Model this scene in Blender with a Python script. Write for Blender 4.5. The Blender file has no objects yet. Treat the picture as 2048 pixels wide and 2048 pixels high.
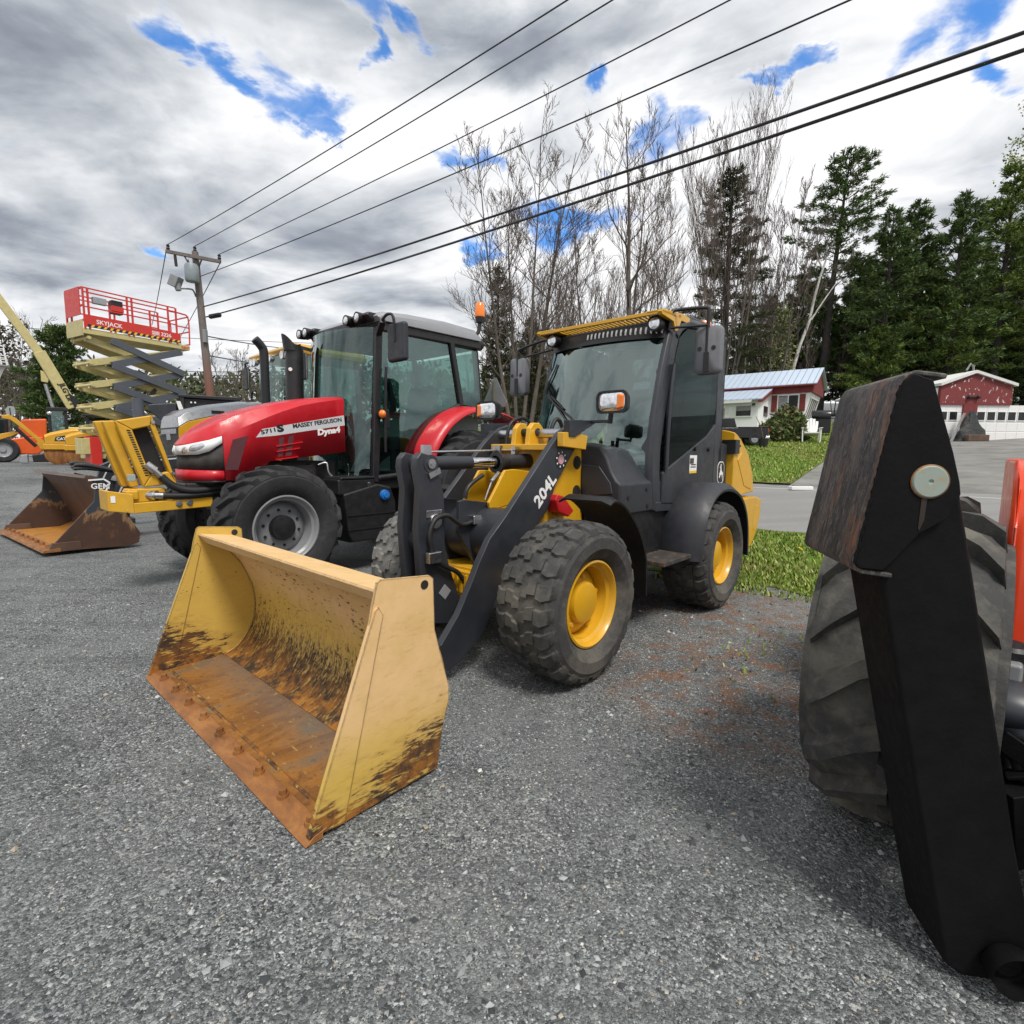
import bpy, bmesh, math, random
from mathutils import Vector, Matrix
R_ = math.radians
scene = bpy.context.scene
COL = scene.collection
random.seed(7)

# ---------------------------------------------------------------- camera model
CF, CP, CR, CH = 1045.0, R_(6.55), R_(0.45), 1.36      # focal (px of a 2048 frame), pitch, roll, eye height
EYE = Vector((0, 0, CH))
def ray(u, v):
    a, b = (u - 1024) / CF, (v - 1024) / CF
    c, s = math.cos(CR), math.sin(CR)
    a, b = a * c + b * s, -a * s + b * c
    return Vector((a, math.cos(CP) - b * math.sin(CP), -b * math.cos(CP) - math.sin(CP)))
def at_z(u, v, z=0.0):
    d = ray(u, v); return EYE + d * ((z - CH) / d.z)
def at_y(u, v, y):
    d = ray(u, v); return EYE + d * (y / d.y)
class Frame:                                            # a machine's own axes: x forward, y to its left, z up
    def __init__(s, x, y, yaw, z=0.0):
        s.o = Vector((x, y, z)); a = R_(yaw); s.yaw = a
        s.ax = (Vector((math.cos(a), math.sin(a), 0)), Vector((-math.sin(a), math.cos(a), 0)), Vector((0, 0, 1)))
    def loc(s, P):
        P = P - s.o; return Vector((P.dot(s.ax[0]), P.dot(s.ax[1]), P.dot(s.ax[2])))
    def wld(s, l): return s.o + s.ax[0] * l[0] + s.ax[1] * l[1] + s.ax[2] * l[2]
    def pl(s, i, val, u, v):
        d = ray(u, v); A = s.ax[i]; t = (val - (EYE - s.o).dot(A)) / d.dot(A)
        return s.loc(EYE + d * t)
    def x(s, val, u, v): return s.pl(0, val, u, v)
    def y(s, val, u, v): return s.pl(1, val, u, v)
    def z(s, val, u, v): return s.pl(2, val, u, v)
    def xz(s, val, pts, cv=None):                       # outline in the plane y = val, as (x, z) pairs
        out = []
        for p in pts:
            q = cv(*p) if cv else p
            l = s.pl(1, val, *q); out.append((l.x, l.z))
        return out
    def yz(s, val, pts, cv=None):
        out = []
        for p in pts:
            q = cv(*p) if cv else p
            l = s.pl(0, val, *q); out.append((l.y, l.z))
        return out
def cv(x0, y0, k): return lambda x, y: (x0 + x / k, y0 + y / k)

# ---------------------------------------------------------------- mesh building
class MB:
    def __init__(s): s.v = []; s.f = []
    def add(s, vs, fs):
        n = len(s.v); s.v.extend([tuple(v) for v in vs]); s.f.extend([tuple(i + n for i in f) for f in fs]); return s
    def box(s, x0, x1, y0, y1, z0, z1):
        return s.add([(x0,y0,z0),(x1,y0,z0),(x1,y1,z0),(x0,y1,z0),(x0,y0,z1),(x1,y0,z1),(x1,y1,z1),(x0,y1,z1)],
                     [(0,3,2,1),(4,5,6,7),(0,1,5,4),(1,2,6,5),(2,3,7,6),(3,0,4,7)])
    def bar(s, p, q, w, h, up=(0,0,1)):                 # rectangular bar from p to q
        p, q = Vector(p), Vector(q); d = (q - p).normalized(); u = Vector(up)
        a = d.cross(u)
        if a.length < 1e-4: a = d.cross(Vector((1,0,0)))
        a.normalize(); b = a.cross(d).normalized(); vs = []
        for c in (p, q):
            for i, j in ((-1,-1),(1,-1),(1,1),(-1,1)): vs.append(c + a * (i*w/2) + b * (j*h/2))
        return s.add(vs, [(0,1,2,3),(7,6,5,4),(0,4,5,1),(1,5,6,2),(2,6,7,3),(3,7,4,0)])
    def prism(s, pts, axis, a, b):                      # 2-D outline extruded along an axis
        n = len(pts)
        def mk(p, d): return {'x': (d, p[0], p[1]), 'y': (p[0], d, p[1]), 'z': (p[0], p[1], d)}[axis]
        vs = [mk(p, a) for p in pts] + [mk(p, b) for p in pts]
        return s.add(vs, [tuple(range(n)), tuple(range(2*n-1, n-1, -1))] + [(i, (i+1) % n, n + (i+1) % n, n + i) for i in range(n)])
    def loft(s, loops, cap=True, closed=True):
        n = len(loops[0]); vs = [p for l in loops for p in l]; fs = []
        for k in range(len(loops) - 1):
            for i in range(n if closed else n - 1):
                j = (i + 1) % n; fs.append((k*n+i, k*n+j, (k+1)*n+j, (k+1)*n+i))
        if cap and closed: fs += [tuple(range(n-1, -1, -1)), tuple(range((len(loops)-1)*n, len(loops)*n))]
        return s.add(vs, fs)
    def tube(s, pts, r, n=8, cap=True):
        pts = [Vector(p) for p in pts]; m = len(pts)
        rs = r if isinstance(r, (list, tuple)) else [r] * m
        t0 = (pts[1] - pts[0]).normalized(); a = t0.orthogonal().normalized(); loops = []
        for i, p in enumerate(pts):
            t = (pts[min(i+1, m-1)] - pts[max(i-1, 0)])
            t = t.normalized() if t.length > 1e-9 else t0
            a = (a - t * a.dot(t)); a = a.normalized() if a.length > 1e-6 else t.orthogonal().normalized()
            b = t.cross(a); loops.append([p + (a * math.cos(2*math.pi*k/n) + b * math.sin(2*math.pi*k/n)) * rs[i] for k in range(n)])
        return s.loft(loops, cap)
    def cyl(s, p, q, r, r2=None, n=20): return s.tube([p, q], [r, r if r2 is None else r2], n)
    def lathe(s, prof, o=(0,0,0), axis='y', n=40, cap=False):   # prof: (radius, height along axis)
        loops = []
        for r, h in prof:
            l = []
            for k in range(n):
                a = 2*math.pi*k/n; c, d = r*math.cos(a), r*math.sin(a)
                q = {'y': (c, h, d), 'x': (h, c, d), 'z': (c, d, h)}[axis]
                l.append((o[0]+q[0], o[1]+q[1], o[2]+q[2]))
            loops.append(l)
        return s.loft(loops, cap)
    def ball(s, c, r, n=12, sz=(1,1,1)):
        prof = [(max(1e-4, r*math.sin(math.pi*i/n)), -r*math.cos(math.pi*i/n)) for i in range(n+1)]
        m = MB().lathe(prof, axis='z', n=n*2)
        return s.add([(c[0]+v[0]*sz[0], c[1]+v[1]*sz[1], c[2]+v[2]*sz[2]) for v in m.v], m.f)
    def map(s, fn): s.v = [tuple(fn(Vector(v))) for v in s.v]; return s
    def build(s, name, mat, parent=None, bevel=0.0, seg=2, smooth=35, normals=True, loc=None, solid=0.0):
        me = bpy.data.meshes.new(name); me.from_pydata(s.v, [], s.f)
        if normals:
            bm = bmesh.new(); bm.from_mesh(me); bmesh.ops.recalc_face_normals(bm, faces=bm.faces); bm.to_mesh(me); bm.free()
        me.materials.append(mat)
        if smooth: me.shade_smooth(); me.set_sharp_from_angle(angle=R_(smooth))
        o = bpy.data.objects.new(name, me); COL.objects.link(o)
        if parent is not None: o.parent = parent
        if loc is not None: o.location = loc
        if solid:
            m = o.modifiers.new('solid', 'SOLIDIFY'); m.thickness = solid; m.offset = 0
        if bevel:
            m = o.modifiers.new('bevel', 'BEVEL'); m.width = bevel; m.segments = seg; m.limit_method = 'ANGLE'; m.angle_limit = R_(30); m.harden_normals = True
        return o
def each(mb, name, mat, parent=None, **kw):             # every separate piece of the builder becomes a part of its own
    par = list(range(len(mb.v)))
    def find(i):
        while par[i] != i: par[i] = par[par[i]]; i = par[i]
        return i
    for f in mb.f:
        for i in f[1:]: par[find(i)] = find(f[0])
    grp = {}
    for f in mb.f: grp.setdefault(find(f[0]), []).append(f)
    out = []
    for fs in grp.values():
        ids = sorted({i for f in fs for i in f}); mp = {i: k for k, i in enumerate(ids)}
        m = MB(); m.v = [mb.v[i] for i in ids]; m.f = [tuple(mp[i] for i in f) for f in fs]; out.append(m.build(name, mat, parent, **kw))
    return out
def text(name, s, mat, parent, o, xd, yd, size, ext=0.0015, bold=0.0, shear=0.0, center=False, sx=1.0):
    cu = bpy.data.curves.new(name, 'FONT'); cu.body = s; cu.size = size; cu.extrude = ext; cu.offset = bold; cu.shear = shear
    cu.resolution_u = 3
    if center: cu.align_x = 'CENTER'
    t = bpy.data.objects.new(name, cu); COL.objects.link(t)
    dg = bpy.context.evaluated_depsgraph_get(); me = bpy.data.meshes.new_from_object(t.evaluated_get(dg))
    bpy.data.objects.remove(t); me.materials.clear(); me.materials.append(mat)
    xd = Vector(xd).normalized(); yd = Vector(yd); yd = (yd - xd * yd.dot(xd)).normalized(); zd = xd.cross(yd)
    M = Matrix(((xd.x*sx, yd.x, zd.x, o[0]), (xd.y*sx, yd.y, zd.y, o[1]), (xd.z*sx, yd.z, zd.z, o[2]), (0,0,0,1)))
    me.transform(M)
    ob = bpy.data.objects.new(name, me); COL.objects.link(ob); ob.parent = parent; return ob
def tag(o, label=None, cat=None, group=None, kind=None):
    for k, v in (('label', label), ('category', cat), ('group', group), ('kind', kind)):
        if v: o[k] = v
    return o
def thing(name, fr, label, cat, group=None):
    o = bpy.data.objects.new(name, None); COL.objects.link(o); o.empty_display_size = 0.3
    if isinstance(fr, Frame): o.location = fr.o; o.rotation_euler = (0, 0, fr.yaw)
    else: o.location = fr
    return tag(o, label, cat, group)
def kids(o): return [c for c in bpy.data.objects if c.parent == o]
def copy_tree(o, parent=None):
    c = o.copy(); COL.objects.link(c)
    if parent is not None: c.parent = parent
    for ch in kids(o): copy_tree(ch, c)
    return c
def lerp(a, b, t): return a + (b - a) * t
def arc(cx, cz, r, a0, a1, n): return [(cx + r*math.cos(R_(lerp(a0, a1, i/n))), cz + r*math.sin(R_(lerp(a0, a1, i/n)))) for i in range(n+1)]
def spl(pts, n=6):                                      # Catmull-Rom through points
    P = [Vector(p) for p in pts]; out = []
    for i in range(len(P)-1):
        a, b, c, d = P[max(i-1,0)], P[i], P[i+1], P[min(i+2,len(P)-1)]
        for k in range(n):
            t = k/n; out.append(0.5*((2*b) + (c-a)*t + (2*a-5*b+4*c-d)*t*t + (3*b-a-3*c+d)*t**3))
    out.append(P[-1]); return out

# ---------------------------------------------------------------- materials
class NT:                                               # tiny node helper
    def __init__(s, mat): s.t = mat.node_tree; s.n = s.t.nodes; s.l = s.t.links
    def node(s, typ, **kw):
        n = s.n.new(typ)
        for k, v in kw.items(): setattr(n, k, v)
        return n
    def put(s, n, i, v):
        if hasattr(v, 'is_linked') or isinstance(v, bpy.types.NodeSocket): s.l.new(v, n.inputs[i])
        else: n.inputs[i].default_value = v
    def coord(s, kind='Object'): return s.node('ShaderNodeTexCoord').outputs[kind]
    def mapping(s, vec, scale=(1,1,1), rot=(0,0,0), loc=(0,0,0)):
        m = s.node('ShaderNodeMapping'); s.put(m, 'Vector', vec); m.inputs['Scale'].default_value = scale; m.inputs['Rotation'].default_value = rot; m.inputs['Location'].default_value = loc
        return m.outputs[0]
    def noise(s, vec, scale, detail=4, rough=0.55, dist=0.0, out='Fac'):
        n = s.node('ShaderNodeTexNoise'); s.put(n, 'Vector', vec); n.inputs['Scale'].default_value = scale; n.inputs['Detail'].default_value = detail
        n.inputs['Roughness'].default_value = rough; n.inputs['Distortion'].default_value = dist; return n.outputs[out]
    def voro(s, vec, scale, out='Distance', feat='F1', rnd=1.0):
        n = s.node('ShaderNodeTexVoronoi', feature=feat); s.put(n, 'Vector', vec); n.inputs['Scale'].default_value = scale; n.inputs['Randomness'].default_value = rnd; return n.outputs[out]
    def ramp(s, fac, stops, interp='LINEAR'):
        r = s.node('ShaderNodeValToRGB'); s.put(r, 'Fac', fac); r.color_ramp.interpolation = interp; e = r.color_ramp.elements
        while len(e) < len(stops): e.new(0.5)
        for el, (p, c) in zip(e, stops): el.position = p; el.color = c if len(c) == 4 else (*c, 1)
        return r.outputs[0]
    def sstep(s, fac, a, b, lo=0.0, hi=1.0):
        m = s.node('ShaderNodeMapRange', interpolation_type='SMOOTHSTEP'); s.put(m, 'Value', fac)
        m.inputs['From Min'].default_value = a; m.inputs['From Max'].default_value = b; m.inputs['To Min'].default_value = lo; m.inputs['To Max'].default_value = hi; return m.outputs[0]
    def math(s, op, a, b=0.0, c=None, clamp=False):
        m = s.node('ShaderNodeMath', operation=op, use_clamp=clamp); s.put(m, 0, a); s.put(m, 1, b)
        if c is not None: s.put(m, 2, c)
        return m.outputs[0]
    def mix(s, fac, a, b, mode='MIX'):
        m = s.node('ShaderNodeMix', data_type='RGBA', blend_type=mode); s.put(m, 0, fac)
        for i, v in ((6, a), (7, b)):
            if isinstance(v, (tuple, list)): v = (*v, 1) if len(v) == 3 else v
            s.put(m, i, v)
        return m.outputs[2]
    def sep(s, vec):
        n = s.node('ShaderNodeSeparateXYZ'); s.put(n, 0, vec); return n.outputs
    def bump(s, h, strength=0.3, dist=0.01):
        b = s.node('ShaderNodeBump'); s.put(b, 'Height', h); b.inputs['Strength'].default_value = strength; b.inputs['Distance'].default_value = dist; return b.outputs[0]
def new_mat(name):
    m = bpy.data.materials.new(name); m.use_nodes = True
    return m, NT(m), m.node_tree.nodes['Principled BSDF']
def paint(name, col, rough=0.4, metal=0.0, var=0.12, scale=6.0, bump=0.0, coat=0.0, dust=0.0, dustcol=(0.28,0.25,0.2), spec=0.5, bscale=60):
    m, t, b = new_mat(name); c = t.coord()
    n = t.noise(c, scale, 5, 0.6)
    lo = tuple(x * (1 - var) for x in col); hi = tuple(min(1, x * (1 + var)) for x in col)
    base = t.ramp(n, [(0.3, lo), (0.7, hi)])
    if dust:
        d = t.sstep(t.noise(c, scale * 0.6, 6, 0.65), 0.45, 0.75, 0, dust); base = t.mix(d, base, dustcol)
    t.put(b, 'Base Color', base)
    t.put(b, 'Roughness', t.sstep(t.noise(c, scale*2.3, 4, 0.6), 0.3, 0.7, max(0.03, rough - 0.08), min(1, rough + 0.12)))
    b.inputs['Metallic'].default_value = metal; b.inputs['Specular IOR Level'].default_value = spec
    if coat: b.inputs['Coat Weight'].default_value = coat; b.inputs['Coat Roughness'].default_value = 0.08
    if bump: t.put(b, 'Normal', t.bump(t.noise(c, bscale, 4, 0.6), bump, 0.01))
    return m
def glass(name, tint=(0.55,0.68,0.63), refl=1.0, wav=0.0):
    m = bpy.data.materials.new(name); m.use_nodes = True; t = NT(m); t.n.clear()
    out = t.node('ShaderNodeOutputMaterial'); tr = t.node('ShaderNodeBsdfTransparent'); tr.inputs[0].default_value = (*tint, 1)
    gl = t.node('ShaderNodeBsdfGlossy'); gl.inputs['Roughness'].default_value = 0.015; gl.inputs[0].default_value = (0.80,0.97,0.94,1)
    if wav: t.put(gl, 'Normal', t.bump(t.noise(t.coord(), 2.2, 2, 0.5), wav, 0.05))
    gm = t.node('ShaderNodeNewGeometry'); dt = t.node('ShaderNodeVectorMath', operation='DOT_PRODUCT'); t.l.new(gm.outputs['Incoming'], dt.inputs[0]); t.l.new(gm.outputs['Normal'], dt.inputs[1])
    fz = t.math('POWER', t.math('SUBTRACT', 1.0, t.math('ABSOLUTE', dt.outputs['Value'])), 5.0)
    f = t.math('MULTIPLY', t.math('MULTIPLY_ADD', fz, 0.94, 0.06), refl, None, True)
    mx = t.node('ShaderNodeMixShader'); t.put(mx, 0, f); t.l.new(tr.outputs[0], mx.inputs[1]); t.l.new(gl.outputs[0], mx.inputs[2])
    t.l.new(mx.outputs[0], out.inputs[0]); return m

M = {}
M['jd_black'] = paint('charcoal_machine_paint', (0.024,0.027,0.034), 0.42, var=0.15, dust=0.10, dustcol=(0.12,0.12,0.12), scale=4)
M['jd_plastic'] = paint('charcoal_plastic', (0.022,0.024,0.030), 0.5, var=0.12, bump=0.12, bscale=250, dust=0.12, dustcol=(0.1,0.1,0.1))
M['jd_yellow'] = paint('loader_yellow', (0.62,0.335,0.012), 0.36, var=0.06, dust=0.10, dustcol=(0.3,0.2,0.06), coat=0.25)
M['black'] = paint('black_plastic', (0.012,0.012,0.014), 0.45, var=0.2, bump=0.1, bscale=200)
M['black_gloss'] = paint('black_gloss', (0.010,0.010,0.012), 0.2, var=0.2)
M['dark'] = paint('dark_greasy_metal', (0.018,0.017,0.016), 0.55, var=0.4, bump=0.3, bscale=40)
M['grey_plastic'] = paint('grey_mirror_plastic', (0.15,0.155,0.17), 0.55, var=0.1, bump=0.1, bscale=250)
M['steel'] = paint('bare_steel', (0.5,0.5,0.52), 0.3, metal=1.0, var=0.15)
M['chrome'] = paint('chrome_rod', (0.75,0.76,0.8), 0.12, metal=1.0, var=0.05)
M['hose'] = paint('rubber_hose', (0.012,0.012,0.013), 0.5, var=0.2)
M['red'] = paint('tractor_red', (0.50,0.008,0.018), 0.38, var=0.05, coat=0.12, dust=0.06, dustcol=(0.3,0.1,0.08))
M['silver'] = paint('silver_grey_paint', (0.30,0.31,0.33), 0.4, var=0.05, metal=0.2)
M['white'] = paint('white_paint', (0.75,0.75,0.74), 0.45, var=0.04)
M['orange_lens'] = paint('amber_lens', (0.85,0.20,0.01), 0.15, var=0.08, coat=0.6)
M['lens'] = paint('clear_lens', (0.75,0.76,0.78), 0.1, metal=0.75, var=0.25, scale=30, coat=1.0)
M['red_lens'] = paint('red_plastic', (0.45,0.01,0.015), 0.35, var=0.1)
M['glass_g'] = glass('green_tinted_glass', (0.50,0.65,0.62), 1.9, 0.03)
M['glass_w'] = glass('windscreen_glass', (0.42,0.56,0.53), 3.2, 0.04)
M['glass_d'] = glass('dark_tinted_glass', (0.32,0.35,0.35), 0.42)
M['sticker_w'] = paint('white_vinyl', (0.78,0.78,0.78), 0.4, var=0.02)
M['sticker_k'] = paint('black_vinyl', (0.012,0.012,0.014), 0.4, var=0.05)
M['sticker_s'] = paint('silver_vinyl', (0.55,0.56,0.58), 0.35, var=0.03)
M['sticker_y'] = paint('yellow_vinyl', (0.75,0.5,0.02), 0.4, var=0.02)
M['sticker_p'] = paint('pink_vinyl', (0.6,0.3,0.36), 0.4, var=0.05)
def rubber(name, col, mud, amt):
    m, t, b = new_mat(name); c = t.coord()
    n = t.noise(c, 3.5, 6, 0.65); base = t.mix(t.sstep(n, 0.42, 0.68, 0, amt), tuple(x for x in col), mud)
    base = t.mix(t.sstep(t.noise(c, 22, 4, 0.6), 0.45, 0.75, 0, 0.35*amt), base, tuple(x*1.3 for x in mud))
    t.put(b, 'Base Color', base); b.inputs['Roughness'].default_value = 0.8; b.inputs['Specular IOR Level'].default_value = 0.3
    t.put(b, 'Normal', t.bump(t.noise(c, 55, 5, 0.65), 0.35, 0.01)); return m
M['tyre'] = rubber('loader_tyre_rubber', (0.045,0.045,0.045), (0.13,0.12,0.10), 0.75)
M['tyre_grey'] = rubber('dusty_tyre_rubber', (0.11,0.11,0.105), (0.24,0.235,0.22), 0.8)
M['tyre_ag'] = rubber('tractor_tyre_rubber', (0.022,0.023,0.025), (0.06,0.06,0.06), 0.5)
M['tyre_old'] = rubber('worn_tyre_rubber', (0.045,0.045,0.045), (0.135,0.128,0.105), 0.9)
M['rim_grey'] = paint('grey_rim_paint', (0.22,0.225,0.235), 0.42, var=0.08)
M['cab_in'] = paint('cab_interior', (0.014,0.014,0.015), 0.7, var=0.2)
M['cab_light'] = paint('pale_cab_lining', (0.30,0.36,0.34), 0.8, var=0.1)

# ---------------------------------------------------------------- wheels (local: axle on y, outer face at +y)
def carcass(R, W):                                      # radius over half-width fraction a in 0..1
    def f(y):
        a = min(1, abs(y) / (W/2)); return R - 0.035*R*a*a - 0.05*R*max(0, (a - 0.8) / 0.2)**2
    return f
def make_wheel(parent, loc, R, W, rr, lugs, tyre_mat, rim_mat, hub_mat=None, flip=1, dish=0.05, hub=0.5, nlug=20, lugh=0.03, name='wheel', bolts=8, spin=0.0, hubcap=None, bulge=0.02):
    f = carcass(R - lugh, W); hw = W/2
    prof = [(rr*0.97, -hw*0.78), (rr+0.01, -hw*0.80), (rr + (R-rr)*0.35, -hw-bulge), (rr+(R-rr)*0.62, -hw-bulge*0.8), (f(hw)-0.006, -hw*0.985)]
    prof += [(f(hw*k/6), hw*k/6) for k in range(-6, 7)]
    prof += [(f(hw)-0.006, hw*0.985), (rr+(R-rr)*0.62, hw+bulge*0.8), (rr + (R-rr)*0.35, hw+bulge), (rr + (R-rr)*0.12, hw*0.93), (rr+0.01, hw*0.80), (rr*0.97, hw*0.78)]
    t = MB().lathe(prof, n=72)
    def lug(stations, h):                               # stations: (y, theta, half angle, extra drop)
        loops = []
        for (y, th, ha, drop) in stations:
            r0 = f(y) - 0.012; r1 = f(y) + h - drop; l = []
            if drop < 0:                                # wraps down the sidewall
                r0 = f(y) + drop - 0.02; r1 = f(y) + drop + 0.0
            for (a, r) in ((th-ha*1.12, r0), (th-ha*0.82, r1), (th+ha*0.82, r1), (th+ha*1.12, r0)):
                l.append((r*math.cos(a), y, r*math.sin(a)))
            loops.append(l)
        t.loft(loops, True)
    dth = 2*math.pi/nlug
    for k in range(nlug):
        for sgn in (1, -1):
            th = (k + (0.5 if sgn < 0 else 0)) * dth + spin
            if lugs == 'ag':
                st = [(-sgn*0.03*W, th, dth*0.15, 0.004), (sgn*0.16*W, th + dth*0.20, dth*0.15, 0), (sgn*0.36*W, th + dth*0.55, dth*0.17, 0), (sgn*0.49*W, th + dth*0.80, dth*0.19, 0.004), (sgn*(0.50*W+0.006), th + dth*0.88, dth*0.19, -0.03*R), (sgn*(0.50*W+0.006), th+dth*0.92, dth*0.15, -0.10*R)]
                lug(st, lugh)
            else:                                       # chunky all-terrain blocks with stepped edges
                st = [(sgn*0.015*W, th, dth*0.20, 0.003), (sgn*0.11*W, th+dth*0.03, dth*0.27, 0), (sgn*0.125*W, th+dth*0.19, dth*0.27, 0), (sgn*0.25*W, th+dth*0.24, dth*0.31, 0)]
                lug(st, lugh)
                st = [(sgn*0.27*W, th+dth*0.14, dth*0.33, 0), (sgn*0.37*W, th+dth*0.08, dth*0.36, 0), (sgn*0.475*W, th+dth*0.22, dth*0.36, 0.003), (sgn*(0.5*W+0.004), th+dth*0.24, dth*0.34, -0.03*R), (sgn*(0.5*W+0.008), th+dth*0.24, dth*0.25, -0.085*R)]
                lug(st, lugh)
    if flip < 0: t.map(lambda v: Vector((v.x, -v.y, v.z)))
    # rim: flange, barrel, disc
    fy = hw*0.82
    rp = [(rr*0.95, -hw*0.8), (rr*0.86, -hw*0.6), (rr*0.86, -hw*0.2), (rr*0.80, 0), (rr*0.80, dish-0.02), (rr*0.84, hw*0.35), (rr*0.86, hw*0.62), (rr*0.94, fy-0.02), (rr*1.0, fy-0.004), (rr*1.035, fy-0.002), (rr*1.035, fy+0.01), (rr*0.99, fy+0.014), (rr*0.955, fy+0.004), (rr*0.92, fy-0.03)]
    m = MB().lathe(rp, n=56)
    m2 = MB().lathe([(rr*0.84, dish-0.03), (rr*0.78, dish), (rr*0.58, dish+0.03), (rr*hub, dish+0.03), (0.001, dish+0.03)], n=40)
    m.add(m2.v, m2.f)
    h = MB()
    hp = hubcap or [(rr*hub*0.98, dish+0.02), (rr*hub*0.98, dish+0.075), (rr*hub*0.93, dish+0.095), (0.001, dish+0.1)]
    h.lathe(hp, n=32)
    b = MB()
    for k in range(bolts):
        a = 2*math.pi*(k+0.3)/bolts; r0 = rr*(hub*0.5+0.36)
        c = Vector((r0*math.cos(a), dish+0.02, r0*math.sin(a))); b.cyl(c, c + Vector((0,0.022,0)), 0.014 if rr > .2 else 0.01, n=6)
    if flip < 0:
        for q in (m, h, b): q.map(lambda v: Vector((v.x, -v.y, v.z)))
    w = m.build(name, rim_mat, parent, loc=loc, smooth=40)
    t.build('tyre', tyre_mat, w, smooth=32)
    h.build('hub', hub_mat or rim_mat, w, smooth=40)
    if bolts: each(b, 'wheel_bolt', hub_mat or rim_mat, w, smooth=0)
    return w
def hosel(mb, pts, r=0.014, n=7): mb.tube(spl(pts, 6), r, n)
# ---------------------------------------------------------------- camera, world, sun
cam_d = bpy.data.cameras.new('camera'); cam = bpy.data.objects.new('camera', cam_d); COL.objects.link(cam)
cam_d.sensor_width = 36; cam_d.sensor_fit = 'HORIZONTAL'; cam_d.lens = 36 * CF / 2048; cam_d.clip_start = 0.05; cam_d.clip_end = 3000
fwd = Vector((0, math.cos(CP), -math.sin(CP))); rgt = Vector((1,0,0)); upv = rgt.cross(fwd)
c_, s_ = math.cos(CR), math.sin(CR)
r2 = rgt*c_ + upv*s_; u2 = -rgt*s_ + upv*c_          # small roll
Rm = Matrix((r2, u2, -fwd)).transposed()
cam.matrix_world = Matrix.Translation(EYE) @ Rm.to_4x4()
scene.camera = cam
scene.view_settings.view_transform = 'Standard'; scene.view_settings.look = 'None'; scene.view_settings.exposure = 0.28; scene.view_settings.gamma = 1
SUN_EL, SUN_AZ = R_(58), R_(155)                       # azimuth from +y clockwise: behind the camera on the right
sd = bpy.data.lights.new('sun', 'SUN'); sd.energy = 2.7; sd.angle = R_(16); sd.color = (1.0, 0.95, 0.88)
sun = bpy.data.objects.new('sun', sd); COL.objects.link(sun)
sdir = Vector((math.sin(SUN_AZ)*math.cos(SUN_EL), math.cos(SUN_AZ)*math.cos(SUN_EL), math.sin(SUN_EL)))
sun.rotation_euler = (-sdir).to_track_quat('-Z', 'Y').to_euler()
w = bpy.data.worlds.new('World'); scene.world = w; w.use_nodes = True
T = NT(w); bg = T.n['Background']; bg.inputs['Strength'].default_value = 0.1
sky = T.node('ShaderNodeTexSky', sky_type='NISHITA'); sky.sun_disc = False; sky.sun_elevation = SUN_EL; sky.sun_rotation = SUN_AZ; sky.altitude = 200; sky.air_density = 1.0; sky.dust_density = 0.4; sky.ozone_density = 2.5
D = T.coord('Generated'); sx = T.sep(D)
zz = T.math('MAXIMUM', sx[2], 0.03); zc = T.math('ADD', zz, 0.20)
cmb = T.node('ShaderNodeCombineXYZ'); T.put(cmb, 0, T.math('DIVIDE', sx[0], zc)); T.put(cmb, 1, T.math('DIVIDE', sx[1], zc)); T.put(cmb, 2, 0.0)
deck = cmb.outputs[0]                                  # the cloud deck seen in perspective
def deckpt(u, v):
    d = ray(u, v).normalized(); z = max(d.z, 0.03) + 0.20; return d.x/z, d.y/z
wind = 58
W1 = T.mapping(deck, rot=(0,0,R_(wind)), scale=(0.75,1.1,1))     # clouds drawn out along the wind
n1 = T.noise(W1, 2.0, 9, 0.54, 0.6); n2 = T.noise(W1, 6.0, 8, 0.56, 0.5); n3 = T.noise(T.mapping(W1, loc=(3.1,1.7,0)), 1.3, 5, 0.55, 0.4)
warp = T.noise(deck, 4.0, 6, 0.60, 0.3, 'Color')
def blob(u, v, du, dv, soft=0.9, skew=0.0):
    """weight of a patch of the deck centred where the photograph has it"""
    cx, cy = deckpt(u, v); ax, ay = deckpt(u + du, v + skew*du); bx, by = deckpt(u - skew*dv, v + dv)
    # solve the local 2x2 so that the patch is an ellipse on the deck
    a, b, c, d = ax-cx, bx-cx, ay-cy, by-cy; det = a*d - b*c
    ia, ib, ic, id_ = d/det, -b/det, -c/det, a/det
    px = T.math('SUBTRACT', wsx[0], cx); py = T.math('SUBTRACT', wsx[1], cy)
    p = T.math('ADD', T.math('MULTIPLY', px, ia), T.math('MULTIPLY', py, ib)); q = T.math('ADD', T.math('MULTIPLY', px, ic), T.math('MULTIPLY', py, id_))
    r = T.math('SQRT', T.math('ADD', T.math('MULTIPLY', p, p), T.math('MULTIPLY', q, q)))
    return T.sstep(r, 0.25, 1.0 + soft, 1.0, 0.0)
wv = T.node('ShaderNodeVectorMath', operation='SCALE'); vs_ = T.node('ShaderNodeVectorMath', operation='SUBTRACT'); T.put(vs_, 0, warp); vs_.inputs[1].default_value = (0.5,0.5,0.5)
T.put(wv, 0, vs_.outputs[0]); wv.inputs['Scale'].default_value = 0.42
wa = T.node('ShaderNodeVectorMath', operation='ADD'); T.put(wa, 0, deck); T.put(wa, 1, wv.outputs[0]); wsx = T.sep(wa.outputs[0])
holes = None
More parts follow.
